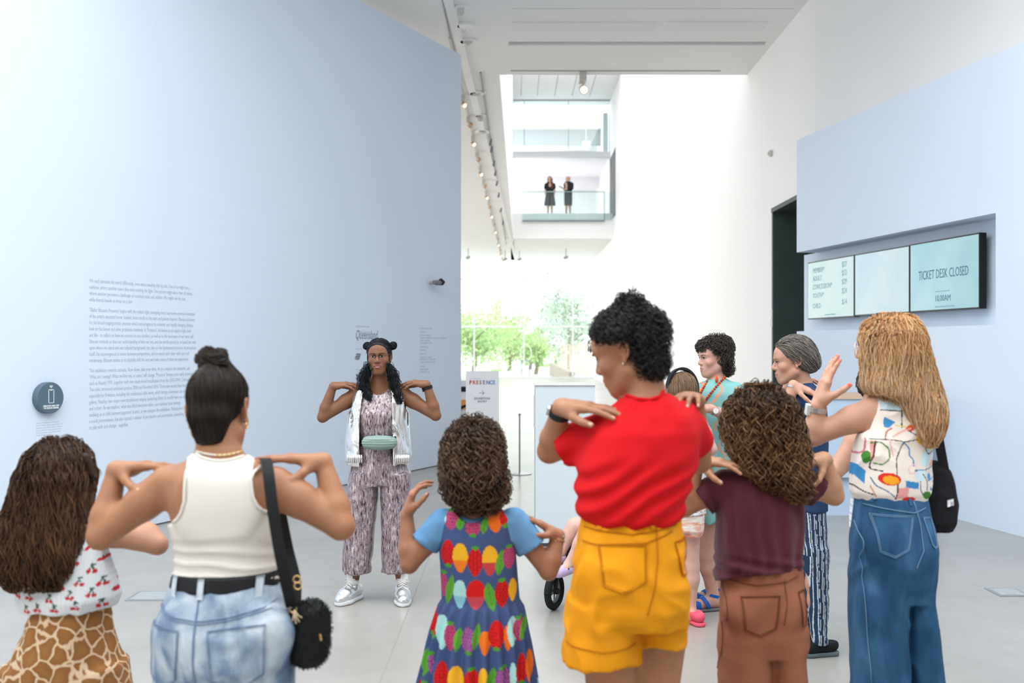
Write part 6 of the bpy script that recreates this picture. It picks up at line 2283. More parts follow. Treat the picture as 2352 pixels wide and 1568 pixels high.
# ================================================================ girl in the maroon shirt
def maroon_girl():
    Y0 = 3.15
    p = lambda x, y, dy=0.0: px(x, y, Y0 + dy)
    P = Person((p(1750, 0)[0], Y0), 'girl with long brown ringlets in a maroon t-shirt and rust trousers, seen from behind',
               (0.44, 0.225, 0.130), blush=(.54, .23, .14), h=.008, nail=(.62, .38, .3))
    tor = loft(tri_rows([(1060, 1718, 1782, .045), (1080, 1680, 1822, .06), (1108, 1656, 1846, .08), (1170, 1660, 1838, .09), (1260, 1664, 1834, .09), (1330, 1668, 1832, .095), (1400, 1662, 1840, .10)], Y0))
    P.add(tor.grow(-.008))
    P.arm(p(1665, 1115), p(1572, 1164, .02), p(1602, 1060, -.01), (.040, .036, .033, .022))
    P.arm(p(1838, 1105), p(1916, 1138, .02), p(1893, 1054, -.01), (.040, .036, .033, .022))
    P.hand(p(1602, 1058, -.01), (1, -.48, -.02), (.0, .1, -1), (0, -1, -.2), .88, curl=(.15, .25, .2), thumb=(.62, .5, .6), spread=1.0)
    P.hand(p(1893, 1052, -.01), (-1, -.4, -.12), (.0, .1, -1), (0, -1, -.2), .88, curl=(.2, .3, .25), thumb=(.5, .5, .7))
    hd = Head(p(1750, 982, .02), .1, .05, 0, .93)
    P.set_head(hd, p(1748, 1078), (.044, .048), hh=.006)
    for hx, kx in ((1710, 1712), (1800, 1815)):
        P.leg(p(hx, 1420), p(kx, 1640), np.array([p(kx, 0)[0], Y0, .08]), (.055, .045, .042, .03))
    P.body(cull=lambda c: c[:, 2] < .6)
    mar = mat('maroon_jersey', (.082, .016, .026), .8, bump=.12, bscale=260, var=.1, vscale=6, sheen=.15)
    st = loft(tri_rows([(1055, 1722, 1780, .045), (1068, 1700, 1800, .06), (1085, 1672, 1828, .075), (1110, 1652, 1850, .095), (1170, 1646, 1846, .108), (1250, 1643, 1842, .112), (1312, 1643, 1840, .115), (1326, 1646, 1838, .11)], Y0))
    sl = [(st, .02), (cone(p(1664, 1112), p(1614, 1146, .01), .048, .055), .03), (cone(p(1838, 1102), p(1877, 1126, .01), .046, .053), .03)]
    def mf(Q):
        u, v = Q[..., 0] / Y0 * F + CX, HY - (Q[..., 2] - CAMZ) / Y0 * F
        fan = np.sin((u - 1750 + 16 * vnoise(Q * 9)) / 34 * 6.28)
        hm = np.sin((v - (u - 1740) * .12 + 10 * vnoise(Q * 10)) / 30 * 6.28) * np.clip((v - 1255) / 30, 0, 1)
        return -.0045 * fan * np.clip((v - 1090) / 60, 0, 1) - .006 * hm - .0015 * vnoise(Q * 25)
    hem = lambda Q: (lambda u, v: (v - (1334 - (u - 1640) * .11)) * .0014)(Q[..., 0] / Q[..., 1] * F + CX, HY - (Q[..., 2] - CAMZ) / Q[..., 1] * F)
    sl[0] = (loft(tri_rows([(1055, 1722, 1780, .045), (1068, 1700, 1800, .06), (1085, 1672, 1828, .075), (1110, 1652, 1850, .095), (1170, 1646, 1846, .108), (1250, 1643, 1842, .112), (1345, 1643, 1840, .118)], Y0)), .02)
    P.garment('tee_shirt', sl, mar, .006, folds=mf, cuts=[hem], planes=[(p(1613, 1147, .01), p(1614, 1146, .01) - p(1664, 1112), .068), (p(1878, 1127, .01), p(1877, 1126, .01) - p(1838, 1102), .066)])
    rust = mat('rust_corduroy', (.285, .105, .062), .9, bump=.2, bscale=240, var=.12, vscale=7)
    pr_ = [(loft(tri_rows([(1290, 1668, 1834, .102), (1316, 1664, 1838, .106), (1400, 1656, 1845, .118), (1450, 1655, 1847, .118), (1490, 1656, 1847, .10)], Y0)), .02),
           (loft(tri_rows([(1440, 1655, 1765, .105), (1568, 1655, 1766, .11), (1880, 1648, 1775, .11)], Y0)), .014),
           (loft(tri_rows([(1440, 1752, 1848, .10), (1568, 1770, 1850, .10), (1880, 1785, 1885, .11)], Y0)), .014)]
    pr_ += [(ell(p(1708, 1405, -.075), (.062, .045, .065)), .025), (ell(p(1803, 1400, -.075), (.055, .045, .065)), .025)]
    fo = folds(.007, (13, 12, 9), 17.)
    P.garment('trousers', pr_, rust, .008, folds=fo)
    fp = folded(sdf(pr_), fo)
    seam = mat('rust_seam', (.16, .05, .028), .9)
    pocket_on(P, fp, p, [(1708, 1445), (1778, 1440), (1788, 1364), (1700, 1368)], .02, rust, seam, dy=-.1)
    pocket_on(P, fp, p, [(1836, 1430), (1846, 1428), (1844, 1350), (1826, 1352)], .004, rust, seam, dy=-.06)
    for pts in ([(1668, 1338), (1740, 1342), (1800, 1335), (1838, 1325)], [(1800, 1330), (1803, 1380), (1795, 1430)], [(1672, 1345), (1668, 1440), (1664, 1560)]):
        laid_tube(fp, [p(x, y, -.1) for x, y in pts], (0, 1, 0), P.root, 'seam', seam, .0014, .0035)
    hc = [(.018, .009, .005), (.085, .042, .021)]
    hv = [(loft(tri_rows([(888, 1736, 1768, .03, .02), (898, 1708, 1796, .07, .02), (930, 1680, 1822, .10, .01), (985, 1668, 1834, .112, -.0), (1030, 1676, 1840, .085, -.03), (1065, 1692, 1844, .06, -.06), (1095, 1722, 1842, .042, -.085), (1118, 1776, 1840, .028, -.095), (1128, 1796, 1832, .02, -.095)], Y0), smooth=3), .02)]
    hair(P.root, hv, lambda V: V[:, 1] < Y0 + .05, 1000, 40, .0070, fall(p(1752, 888, .01)), (.0098, 16), .0019, hc, tip=(.50, .27, .125), h=.008, seed=61, off=(-.004, .016))
    w_, e_ = p(1893, 1054, -.01), p(1916, 1138, .02)
    band(P.root, 'bracelet', w_ + unit(e_ - w_) * .01, unit(e_ - w_), .0235, .006, mat('olive_cord', (.25, .25, .08), .8))
    for kx in (1712, 1820):
        a = np.array([p(kx, 0)[0], Y0, .07])
        shoe(P.root, a, a + np.array([0, .14, 0]), mat('white_leather', (.7, .7, .7), .5), mat('white_rubber', (0.66, 0.68, 0.70), 0.5), 'shoe', .038, .05, .02, .009)


# ================================================================ blonde woman with glasses
def blonde_paint(V, Y0):
    u, v = uv_px(V, Y0)
    u, v = (u - 1900) * 2.903, (v - 700) * 2.903
    C = np.full((len(V), 3), 0.0) + np.array([.78, .70, .63])
    K = (.02, .025, .03); BL = (.05, .24, .50); GR = (.05, .20, .03); R = (.62, .03, .02); OR = (.80, .33, .02); PK = (.75, .32, .32); LB = (.50, .64, .68)
    C[in_poly(u, v, [(225, 600), (310, 590), (312, 640), (240, 615)])] = (.25, .45, .62)
    C[in_poly(u, v, [(310, 640), (500, 640), (495, 700), (312, 690)])] = LB
    C[in_poly(u, v, [(322, 735), (388, 768), (345, 808), (318, 800)])] = BL
    C[in_ell(u, v, 478, 806, 30, 20, -.2)] = (.62, .10, .02)
    C[in_ell(u, v, 550, 860, 36, 50, .3)] = (.78, .48, .05)
    C[in_ell(u, v, 690, 820, 22, 28)] = R
    C[in_ell(u, v, 686, 816, 12, 18)] = OR
    C[in_ell(u, v, 218, 1000, 22, 42, .2)] = GR
    C[in_poly(u, v, [(240, 890), (272, 895), (255, 1000), (235, 1030)])] = (.72, .33, .26)
    C[in_ell(u, v, 655, 915, 22, 32)] = (.20, .36, .10)
    C[in_ell(u, v, 615, 930, 36, 34)] = (.80, .58, .18)
    C[in_ell(u, v, 590, 1000, 40, 60, .4)] = (.55, .70, .76)
    C[in_poly(u, v, [(165, 1040), (215, 1090), (205, 1175), (160, 1120)])] = BL
    C[in_ell(u, v, 338, 1134, 66, 40, .1)] = R
    C[in_ell(u, v, 345, 1140, 48, 27, .1)] = OR
    C[in_poly(u, v, [(432, 1140), (525, 1155), (522, 1198), (435, 1185)])] = BL
    C[in_poly(u, v, [(385, 1190), (456, 1185), (452, 1250), (375, 1262)])] = PK
    C[in_ell(u, v, 460, 1264, 46, 16)] = R
    C[in_ell(u, v, 595, 1243, 40, 26, .3)] = GR
    C[in_ell(u, v, 610, 1125, 18, 24)] = (.08, .32, .55)
    C[in_ell(u, v, 540, 1110, 44, 40, .2)] = (.58, .72, .78)
    C[in_poly(u, v, [(615, 1040), (668, 1000), (655, 1050), (620, 1060)])] = (.78, .36, .28)
    C[in_poly(u, v, [(675, 1190), (698, 1185), (698, 1262), (672, 1262)])] = (.75, .45, .15)
    C[in_poly(u, v, [(618, 1185), (648, 1215), (620, 1215)])] = BL
    L_ = lambda pts, c, w=3.2: C.__setitem__(pt_line(u, v, pts, w), c)
    L_([(310, 692), (400, 695), (500, 702)], K, 3.6); L_([(400, 600), (425, 660), (430, 720), (424, 800)], K, 4)
    L_([(385, 788), (450, 796)], (.75, .5, .1)); L_([(318, 880), (330, 830), (360, 808)], (.5, .06, .05), 4)
    L_([(365, 862), (420, 828), (480, 806)], (.74, .38, .36), 5); L_([(470, 825), (510, 850)], K)
    L_([(240, 880), (320, 880), (400, 885), (430, 895), (520, 880)], K); L_([(430, 895), (395, 960), (378, 1010), (380, 1110)], K, 4)
    L_([(245, 905), (290, 895), (340, 940), (340, 1000), (300, 1045), (250, 1035)], GR, 4)
    L_([(345, 880), (350, 940), (362, 985)], (.74, .42, .42), 5); L_([(430, 895), (470, 940), (465, 980), (495, 1010), (492, 1050)], (.04, .18, .42), 4)
    L_([(265, 895), (255, 970), (235, 1030), (232, 1075), (300, 1085)], K, 4)
    L_([(460, 1100), (455, 1060), (490, 1035), (515, 1055), (500, 1095), (465, 1095)], (.78, .50, .52), 4)
    L_([(575, 920), (600, 980), (660, 950), (690, 890)], K); L_([(500, 1080), (580, 1075), (660, 1060)], (.03, .12, .28))
    L_([(235, 1130), (260, 1180), (330, 1215), (370, 1255)], (.03, .12, .28)); L_([(384, 1165), (382, 1220), (372, 1262)], K, 4)
    L_([(155, 1190), (200, 1225), (250, 1240)], K, 4); L_([(232, 1185), (262, 1250)], (.55, .28, .15), 4)
    L_([(540, 1150), (535, 1200), (560, 1240)], K); L_([(560, 1105), (590, 1150), (590, 1210)], K); L_([(650, 1160), (690, 1155), (695, 1190)], K)
    L_([(170, 1000), (215, 960), (220, 880)], (.6, .15, .2), 4); L_([(160, 960), (185, 890)], (.74, .42, .42), 4)
    L_([(600, 1150), (640, 1140), (660, 1130)], (.08, .32, .55), 5); L_([(640, 880), (690, 875)], K)
    return C


def blonde_woman():
    Y0 = 3.4
    p = lambda x, y, dy=0.0: px(x, y, Y0 + dy)
    P = Person((p(2055, 0)[0], Y0), 'woman with long strawberry blonde hair, abstract print top and blue jeans, one hand raised',
               (0.56, 0.30, 0.205), lip=(.5, .16, .14), blush=(.66, .27, .19), h=.008, nail=(.80, .09, .07))
    tor = loft(tri_rows([(898, 2015, 2085, .05), (915, 1998, 2110, .065), (935, 1990, 2128, .08), (990, 1985, 2128, .09), (1060, 1975, 2122, .09), (1130, 1974, 2116, .095), (1250, 1966, 2134, .11), (1340, 1964, 2138, .11)], Y0))
    P.add(tor.grow(-.008))
    el, wr_ = p(1868, 1002, .06), p(1879, 932, .04)
    P.arm(p(2004, 942), el, wr_, (.047, .040, .037, .0255))
    P.hand(wr_ + (wr_ - el) * .02, (.30, .0, 1), (1, .12, -.25), (.4, -1, 0), 1.0, curl=(.08, .12, .1), spread=.5, thumb=(.62, .50, .50), tcurl=.1)
    P.arm(p(2118, 945), p(2118, 1010, .24), p(2124, 905, .30), (.047, .04, .037, .0255))
    P.hand(p(2124, 905, .30), (.06, 0, 1), (-.2, .9, 0), (-1, 0, 0), .95, curl=(.1, .1, .1))
    hd = Head(p(2042, 800, .02), math.radians(62), .0, 0, .97)
    P.set_head(hd, p(2050, 915), (.047, .052), hh=.004)
    for hx, kx in ((2020, 2022), (2105, 2125)):
        P.leg(p(hx, 1330, .02), p(kx, 1580, .02), np.array([p(kx, 0)[0], Y0 + .02, .08]), (.05, .045, .045, .034))
    P.body(cull=lambda c: c[:, 2] < .6)
    hd.eyes(sdf(P.pr), P.root, iris=(.08, .12, .15), brow=(.25, .12, .05))
    st = [(loft(tri_rows([(900, 2012, 2088, .052), (914, 1994, 2116, .068), (932, 1988, 2132, .085), (980, 1978, 2137, .098), (1040, 1965, 2132, .106), (1100, 1957, 2131, .112), (1128, 1956, 2131, .112), (1140, 1964, 2124, .105)], Y0)), .02)]
    def tc(Q):
        u, v = Q[..., 0] / Q[..., 1] * F + CX, HY - (Q[..., 2] - CAMZ) / Q[..., 1] * F
        neck = 905 + 6 * np.clip(1 - ((u - 2050) / 40) ** 2, 0, 1) - v
        ah = np.where(v < 995, np.interp(v, [900, 930, 960, 985, 1000], [1978, 2000, 2008, 1998, 1970]) - u, -60)
        return np.maximum(neck, ah) * .0015
    P.garment('print_top', st, mat('abstract_print', rough=.85, attr=True, bump=.08, bscale=300), .0027, cuts=[tc], folds=folds(.006, (16, 14, 9), 22.), paint=lambda V: blonde_paint(V, Y0))
    dj = ramp_mat('mid_blue_denim', [(.28, (.010, .048, .11)), (.5, (.021, .085, .18)), (.72, (.05, .145, .27))], scale=7, stretch=(2, 2, .7), bump=.2, bscale=300)
    jp = [(loft(tri_rows([(1132, 1971, 2119, .105), (1180, 1965, 2128, .118), (1240, 1960, 2138, .132), (1290, 1958, 2144, .13), (1330, 1959, 2144, .115), (1375, 1990, 2135, .09)], Y0)), .02),
          (loft(tri_rows([(1290, 1959, 2080, .115), (1400, 1957, 2078, .115), (1568, 1962, 2082, .11), (1825, 1945, 2092, .12)], Y0)), .014),
          (loft(tri_rows([(1290, 2078, 2144, .10, .03), (1400, 2086, 2148, .10, .03), (1568, 2090, 2166, .105, .03), (1825, 2085, 2185, .12, .03)], Y0)), .014)]
    jp += [(ell(p(2035, 1248, -.085), (.075, .05, .08)), .025), (ell(p(2118, 1252, -.075), (.045, .05, .075)), .025)]
    fo = folds(.006, (13, 12, 8), 27.)
    P.garment('jeans', jp, dj, .008, folds=fo)
    fj = folded(sdf(jp), fo)
    seam = mat('denim_stitch_pale', (.16, .27, .40), .9)
    pocket_on(P, fj, p, [(2012, 1262), (2078, 1258), (2092, 1182), (2001, 1180)], .022, dj, seam, dy=-.1)
    pocket_on(P, fj, p, [(2128, 1245), (2142, 1250), (2135, 1185), (2112, 1184)], .008, dj, seam, dy=-.08)
    for pts in ([(1985, 1160), (2040, 1168), (2095, 1176), (2128, 1166)], [(2096, 1150), (2108, 1200), (2112, 1260), (2095, 1300)], [(1982, 1150), (1984, 1260), (1992, 1400), (2003, 1568)]):
        laid_tube(fj, [p(x, y, -.1) for x, y in pts], (0, 1, 0), P.root, 'seam', seam, .0016, .003)
    for x, y in ((2006, 1142), (2088, 1146)):
        patch(fj, [p(x - 4, y + 12, -.1), p(x + 4, y + 12, -.1), p(x + 4, y - 8, -.1), p(x - 4, y - 8, -.1)], (0, 1, 0), P.root, 'belt_loop', dj, .005, nu=4, nv=6)
    hc = [(.44, .21, .082), (.68, .41, .19)]
    hv = [(loft(tri_rows([(722, 2035, 2082, .03, .01), (732, 2008, 2106, .07, .01), (765, 1992, 2116, .105, .005), (810, 1994, 2124, .108, -.005), (850, 1992, 2132, .10, -.015), (885, 1988, 2142, .09, -.03), (905, 2000, 2146, .08, -.045), (920, 2042, 2147, .07, -.06), (960, 2070, 2142, .055, -.085), (995, 2088, 2130, .035, -.10), (1012, 2098, 2120, .02, -.10)], Y0), smooth=3), .02),
          (cone(p(1992, 752, .03), p(1984, 786, .06), .018, .009), .02), (cone(p(2008, 780, -.02), p(2006, 880, -.01), .035, .030), .03)]
    hair(P.root, hv, lambda V: V[:, 1] < Y0 + .08, 1300, 40, .0085, fall(p(2062, 722, .0)), (.0045, 8), .0017, hc, tip=(.88, .72, .49), h=.007, seed=71, off=(0, .010), lenvar=.4)
    # glasses
    gm = mat('clear_frame', (.75, .62, .55), .3)
    gl = empty('glasses', (0, 0, 0)); gl.parent = P.root
    for g in (-1, 1):
        MB().tube([hd.P(g * .033 + .024 * math.cos(a), .108, -.002 + .021 * math.sin(a)) for a in np.linspace(0, 6.28, 22)], .0016, 6).build('rim', gm, gl, smooth=True)
        MB().tube([hd.P(g * .057, .106, .006), hd.P(g * .074, .06, .008), hd.P(g * .078, .0, .008)], .0014, 5).build('temple', gm, gl, smooth=True)
    # watch and ring
    ax = unit(el - wr_)
    band(P.root, 'watch_band', wr_ + ax * .012, ax, .029, .018, mat('steel_mesh', (.5, .45, .42), .4, .7))
    MB().frame_box(wr_ + ax * .012, ax, np.array([1.0, 0, 0]), unit(np.cross(ax, [1, 0, 0])), -.018, .018, -.040, -.028, -.014, .014).build('watch_face', M_LGREY, P.root)
    # tote bag
    bc = p(2160, 1140, .02)
    B = empty('tote_bag', p(2160, 1220, .02), 'soft black tote bag with a small white tag on the blonde woman', 'bag')
    cv = mat('black_canvas', (.012, .012, .014), .85, bump=.15, bscale=200)
    pv = [(loft(tri_rows([(1062, 2128, 2160, .03, .03), (1080, 2122, 2188, .045, .03), (1110, 2120, 2197, .055, .03), (1160, 2117, 2204, .06, .03), (1200, 2118, 2204, .06, .03), (1220, 2130, 2192, .045, .03)], Y0)), .02)]
    F_ = Field([q for q, k in pv], .006)
    for q, k in pv:
        F_.add(q, k)
    F_.disp(folds(.005, (24, 18, 9), 31.))
    V, Q = F_.mesh()
    mesh_obj('bag_body', V, Q, cv, B, smooth=True)
    for dy in (-.01, .05):
        ribbon([p(2120, 925, dy), p(2142, 940, dy), p(2152, 985, dy), p(2160, 1030, dy), p(2170, 1085, dy)], (1, 0, .2), .032, .004, 'strap', cv, B)
    fb = sdf(pv)
    patch(fb, [p(2181, 1166, -.05), p(2197, 1162, -.05), p(2197, 1147, -.05), p(2181, 1150, -.05)], (0, 1, 0), B, 'white_tag', M_WPLAST, .006, nu=5, nv=5)
    tg = MB()
    for k_, (xa, xb) in enumerate(((2183, 2190), (2184, 2193), (2183, 2191))):
        q_ = [march(fb, p(x_, 1153 + 4 * k_, -.3)[None], unit(p(x_, 1153 + 4 * k_) - np.array([0, 0, CAMZ]))[None], .6, .0085)[0] for x_ in (xa, xb)]
        tg.tube(q_, .001, 5)
    tg.build('tag_print', M_PRINTD, B)
    for kx in (2022, 2130):
        a = np.array([p(kx, 0)[0], Y0 + .01, .08])
        shoe(P.root, a, a + np.array([-.04, .16, 0]), mat('white_leather', (.7, .7, .7), .5), mat('white_rubber', (0.66, 0.68, 0.70), 0.5), 'shoe', .042, .05, .02, .009)
# ================================================================ grey haired woman
def grey_woman():
    Y0 = 5.12
    p = lambda x, y, dy=0.0: px(x, y, Y0 + dy)
    P = Person((p(1860, 0)[0], Y0), 'older woman with a grey bob, navy t-shirt and striped trousers in profile',
               (0.50, 0.27, 0.19), lip=(.40, .18, .14), blush=(.58, .23, .16), h=.009)
    tor = loft(tri_rows([(878, 1832, 1862, .05), (890, 1822, 1878, .09), (910, 1818, 1886, .14), (950, 1824, 1888, .15), (1020, 1830, 1890, .145), (1100, 1832, 1890, .14), (1165, 1832, 1888, .14), (1260, 1832, 1886, .13)], Y0))
    P.add(tor.grow(-.01))
    el, wr_ = p(1798, 962, -.20), p(1822, 884, -.19)
    P.arm(p(1848, 918, -.13), el, wr_, (.046, .04, .036, .025))
    P.hand(wr_, (1, -.05, -.38), (.1, .3, -1), (0, -1, -.2), .95, curl=(.1, .2, .15), spread=.8)
    P.arm(p(1848, 915, .13), p(1790, 950, .2), p(1812, 880, .18), (.046, .04, .036, .025))
    P.hand(p(1815, 878, .16), (1, -.2, .2), (.1, -.2, -1), (0, 1, 0), .95, curl=(.3, .3, .2))
    hd = Head(p(1822, 830, 0), math.radians(86), .10, 0, .95, nose=1.12, chin=1.0)
    P.set_head(hd, p(1846, 888), (.046, .05), hh=.0032)
    for dx, dy in ((1872, -.07), (1856, .08)):
        P.leg(p(dx - 8, 1220, dy), p(dx - 4, 1340, dy), np.array([p(dx, 0)[0], Y0 + dy, .08]), (.042, .036, .034, .03))
    P.body()
    hd.eyes(sdf(P.pr), P.root, iris=(.06, .05, .04), openness=.8, brow=(.25, .2, .17), thick=.8)
    navy = mat('navy_jersey', (.018, .045, .105), .8, bump=.12, bscale=200, var=.08)
    st = [(loft(tri_rows([(880, 1830, 1864, .055), (892, 1822, 1880, .095), (910, 1818, 1888, .145), (950, 1824, 1891, .158), (1020, 1828, 1894, .155), (1100, 1828, 1894, .152), (1168, 1827, 1894, .155)], Y0)), .02),
          (cone(p(1852, 915, -.13), p(1826, 936, -.165), .057, .06), .03), (cone(p(1850, 915, .13), p(1820, 935, .165), .057, .06), .03)]
    P.garment('tee_shirt', st, navy, .008, folds=folds(.006, (14, 12, 8), 33.), planes=[(p(1827, 935, -.165), p(1826, 936, -.165) - p(1852, 915, -.13), .09), (p(1821, 934, .165), p(1820, 935, .165) - p(1850, 915, .13), .09)])
    def stripes(V):
        u, v = uv_px(V, Y0)
        C = np.full((len(V), 3), 0.) + np.array([.016, .040, .085])
        m = np.mod(u - (v - 1160) * .06 + np.where(v > 1265, (V[:, 1] - Y0) * 60, 0), 10.5)
        C[(m < 1.9) | ((m > 3.8) & (m < 5.0))] = (.55, .60, .64)
        return C
    tr = [(loft(tri_rows([(1160, 1829, 1891, .15), (1210, 1830, 1892, .15), (1270, 1832, 1890, .14), (1300, 1834, 1888, .12)], Y0)), .02),
          (loft(tri_rows([(1250, 1838, 1890, .085, -.07), (1360, 1848, 1889, .08, -.07), (1466, 1856, 1888, .06, -.07)], Y0)), .04),
          (loft(tri_rows([(1250, 1828, 1876, .085, .07), (1360, 1834, 1872, .08, .08), (1460, 1842, 1872, .06, .08)], Y0)), .04)]
    P.garment('striped_trousers', tr, mat('striped_cotton', rough=.85, attr=True), .0042, folds=folds(.005, (16, 14, 6), 37.), paint=stripes)
    hc = [(.10, .085, .070), (.34, .31, .28)]
    E = lambda x, y, z: hd.P(x, y, z)
    hv = [(hd.E((0, -.018, .044), (.086, .100, .090)), .02), (hd.E((0, .048, .048), (.067, .052, .057)), .02), (hd.E((0, -.070, -.002), (.080, .062, .060)), .03), (hd.E((0, -.10, -.022), (.06, .030, .022)), .02)]
    def cap(Fd):
        Fd.cut(lambda Q: (lambda q: (q[..., 1] - np.where(q[..., 2] > .02, .030 + .62 * (q[..., 2]), -.012)) * hd.sc)(hd.L(Q)))
    fl_ = lambda Q: (lambda q: (np.stack([0 * q[:, 0], -.9 - 0 * q[:, 0], -.25 - 9 * np.maximum(-.02 - q[:, 1], 0) - .6 * (np.abs(q[:, 0]) > .05)], 1)) @ hd.R.T)(hd.L(Q))
    hair(P.root, hv, lambda V: hd.L(V)[:, 1] < np.where(hd.L(V)[:, 2] > .02, .028 + .62 * hd.L(V)[:, 2], -.016), 800, 24, .0075, fl_, (.003, 9), .0016, hc, tip=(.34, .31, .28), h=.005, shape=cap, seed=81, off=(0, .011))
    band(P.root, 'bracelet', wr_ + unit(el - wr_) * .01, unit(el - wr_), .027, .01, M_STEEL)
    for dx, dy in ((1880, -.07), (1864, .08)):
        a = np.array([p(dx, 0)[0], Y0 + dy, .08])
        shoe(P.root, a, a + np.array([-.15, -.02, 0]), mat('black_knit', (.012, .013, .015), .8), mat('grey_teal_rubber', (.10, .14, .15), .6), 'slip_on_shoe', .042, .05, .022, .006)


# ================================================================ woman in the teal dress
def teal_woman():
    Y0 = 5.98
    p = lambda x, y, dy=0.0: px(x, y, Y0 + dy)
    P = Person((p(1650, 0)[0], Y0), 'curly dark haired woman in a teal dress with an orange bead necklace',
               (0.56, 0.32, 0.255), lip=(.45, .20, .17), blush=(.70, .32, .26), h=.01)
    tor = loft(tri_rows([(866, 1632, 1662, .05), (880, 1612, 1682, .09), (905, 1604, 1694, .12), (980, 1610, 1690, .12), (1100, 1605, 1698, .13), (1200, 1605, 1698, .12)], Y0))
    P.add(tor.grow(-.012))
    el, wr_ = p(1704, 972, -.16), p(1632, 938, -.24)
    P.arm(p(1686, 905, -.06), el, wr_, (.05, .043, .04, .026))
    P.hand(wr_, (-1, 0, .06), (0, .4, -1), (0, 1, .5), .95, curl=(.3, .4, .3))
    P.arm(p(1612, 905, .06), p(1570, 965, .05), p(1598, 935, -.12), (.05, .043, .04, .026))
    hd = Head(p(1642, 822, 0), math.radians(106), .06, 0, .96, nose=1.05)
    P.set_head(hd, p(1645, 878), (.047, .052), hh=.0034)
    for hx, ax, dy in ((1620, 1634, -.05), (1660, 1652, .12)):
        P.leg(p(hx, 1180, dy), p((hx + ax) / 2 - 2, 1275, dy), np.array([p(ax, 0)[0], Y0 + dy, .07]), (.075, .05, .05, .032))
        a = np.array([p(ax, 0)[0], Y0 + dy, .07])
        P.foot(a, a + np.array([-.13, -.04, 0]), .03)
    P.body()
    hd.eyes(sdf(P.pr), P.root, iris=(.06, .07, .07), openness=.9, brow=(.05, .035, .03))
    squig = [[(1612 + 6 * math.sin(i) + 12 * k, 880 + 40 * k + 26 * i) if False else (1606 + (37 * (k + 3 * i)) % 88 + 8 * math.sin(j * 1.3 + i), 872 + 34 * i + 9 * j + 8 * k) for j in range(4)] for i in range(10) for k in range(3)]
    def paint(V):
        u, v = uv_px(V, Y0)
        C = np.full((len(V), 3), 0.) + np.array([.20, .43, .41])
        for s_ in squig:
            C[pt_line(u, v, s_, 2.0)] = (.70, .27, .15)
        return C
    st = [(loft(tri_rows([(868, 1630, 1666, .055), (880, 1610, 1686, .095), (900, 1602, 1698, .125), (960, 1604, 1700, .135), (1005, 1604, 1700, .14), (1060, 1598, 1706, .16), (1150, 1588, 1714, .19), (1190, 1584, 1716, .20)], Y0)), .02),
          (cone(p(1686, 900, -.06), p(1698, 942, -.11), .062, .07), .03), (cone(p(1612, 900, .06), p(1592, 940, .06), .06, .065), .03)]
    def ga(Q):
        v = HY - (Q[..., 2] - CAMZ) / Y0 * F
        th = np.arctan2(Q[..., 1] - Y0, Q[..., 0] - p(1650, 0)[0])
        return -np.clip((v - 1000) / 20, 0, 1) * .010 * np.sin(th * 15 + 2 * vnoise(Q * 5)) - .004 * vnoise(Q * 14)
    P.garment('teal_dress', st, mat('teal_print', rough=.85, attr=True), .007, folds=ga, paint=paint, planes=[(p(1698, 940, -.11), p(1698, 942, -.11) - p(1686, 900, -.06), .09)])
    hc = [(.014, .011, .009), (.07, .06, .052)]
    E = lambda x, y, r, dy=0.0: ell(p(x, y, dy), np.array(r))
    hv = [(hd.E((0, -.03, .06), (.085, .085, .08)), .03), (E(1660, 826, (.052, .085, .065)), .03), (E(1640, 796, (.07, .085, .055)), .03), (E(1614, 796, (.026, .05, .026), .0), .03), (E(1672, 846, (.03, .06, .035)), .02)]
    hair(P.root, hv, None, 950, 18, .008, fall(p(1645, 772, 0), 14, .1), (.008, 20), .0019, hc, tip=(.15, .12, .10), h=.009, seed=91, off=(-.002, .014))
    fb = sdf(st + [(cone(p(1645, 850), p(1645, 880), .055, .06), .02)])
    nk = empty('bead_necklace', (0, 0, 0)); nk.parent = P.root
    ob = mat('orange_bead', (.62, .10, .02), .4)
    rb = mat('red_bead', (.45, .03, .03), .4)
    i = 0
    for pts in ([(1665, 866), (1648, 884), (1630, 905), (1616, 924)], [(1624, 876), (1612, 896), (1603, 912), (1600, 925)]):
        A = np.array(pts, float)
        for t in np.linspace(0, 3, 14):
            x, y = np.interp(t, range(4), A[:, 0]), np.interp(t, range(4), A[:, 1])
            c = march(fb, p(x, y, -.5)[None], unit(p(x, y) - np.array([0, 0, CAMZ]))[None], .9, .006)[0]
            if abs(fb(c[None])[0] - .006) > .01:
                continue
            r = .0075
            i += 1
            MB().lathe(c, [(r * .3, -r), (r * .85, -r * .55), (r, 0), (r * .85, r * .55), (r * .3, r)], (0, 0, 1), 9).build('bead', ob if i % 3 else rb, nk, smooth=True)
    MB().lathe(p(1646, 868, -.09), [(.002, .02), (.008, 0), (.010, -.018), (.003, -.026)], UZ, 10).build('earring', ob, P.root, smooth=True)
    ax = unit(el - wr_)
    band(P.root, 'watch_band', wr_ + ax * .03, ax, .029, .012, M_STEEL)
    MB().lathe(wr_ + ax * .03 + np.array([0, -.03, 0]), [(.016, 0), (.016, -.008)], (0, 1, 0), 16).build('watch_face', mat('watch_white', (.8, .8, .78), .3), P.root)
    bl_ = mat('cobalt_leather', (.012, .10, .42), .5)
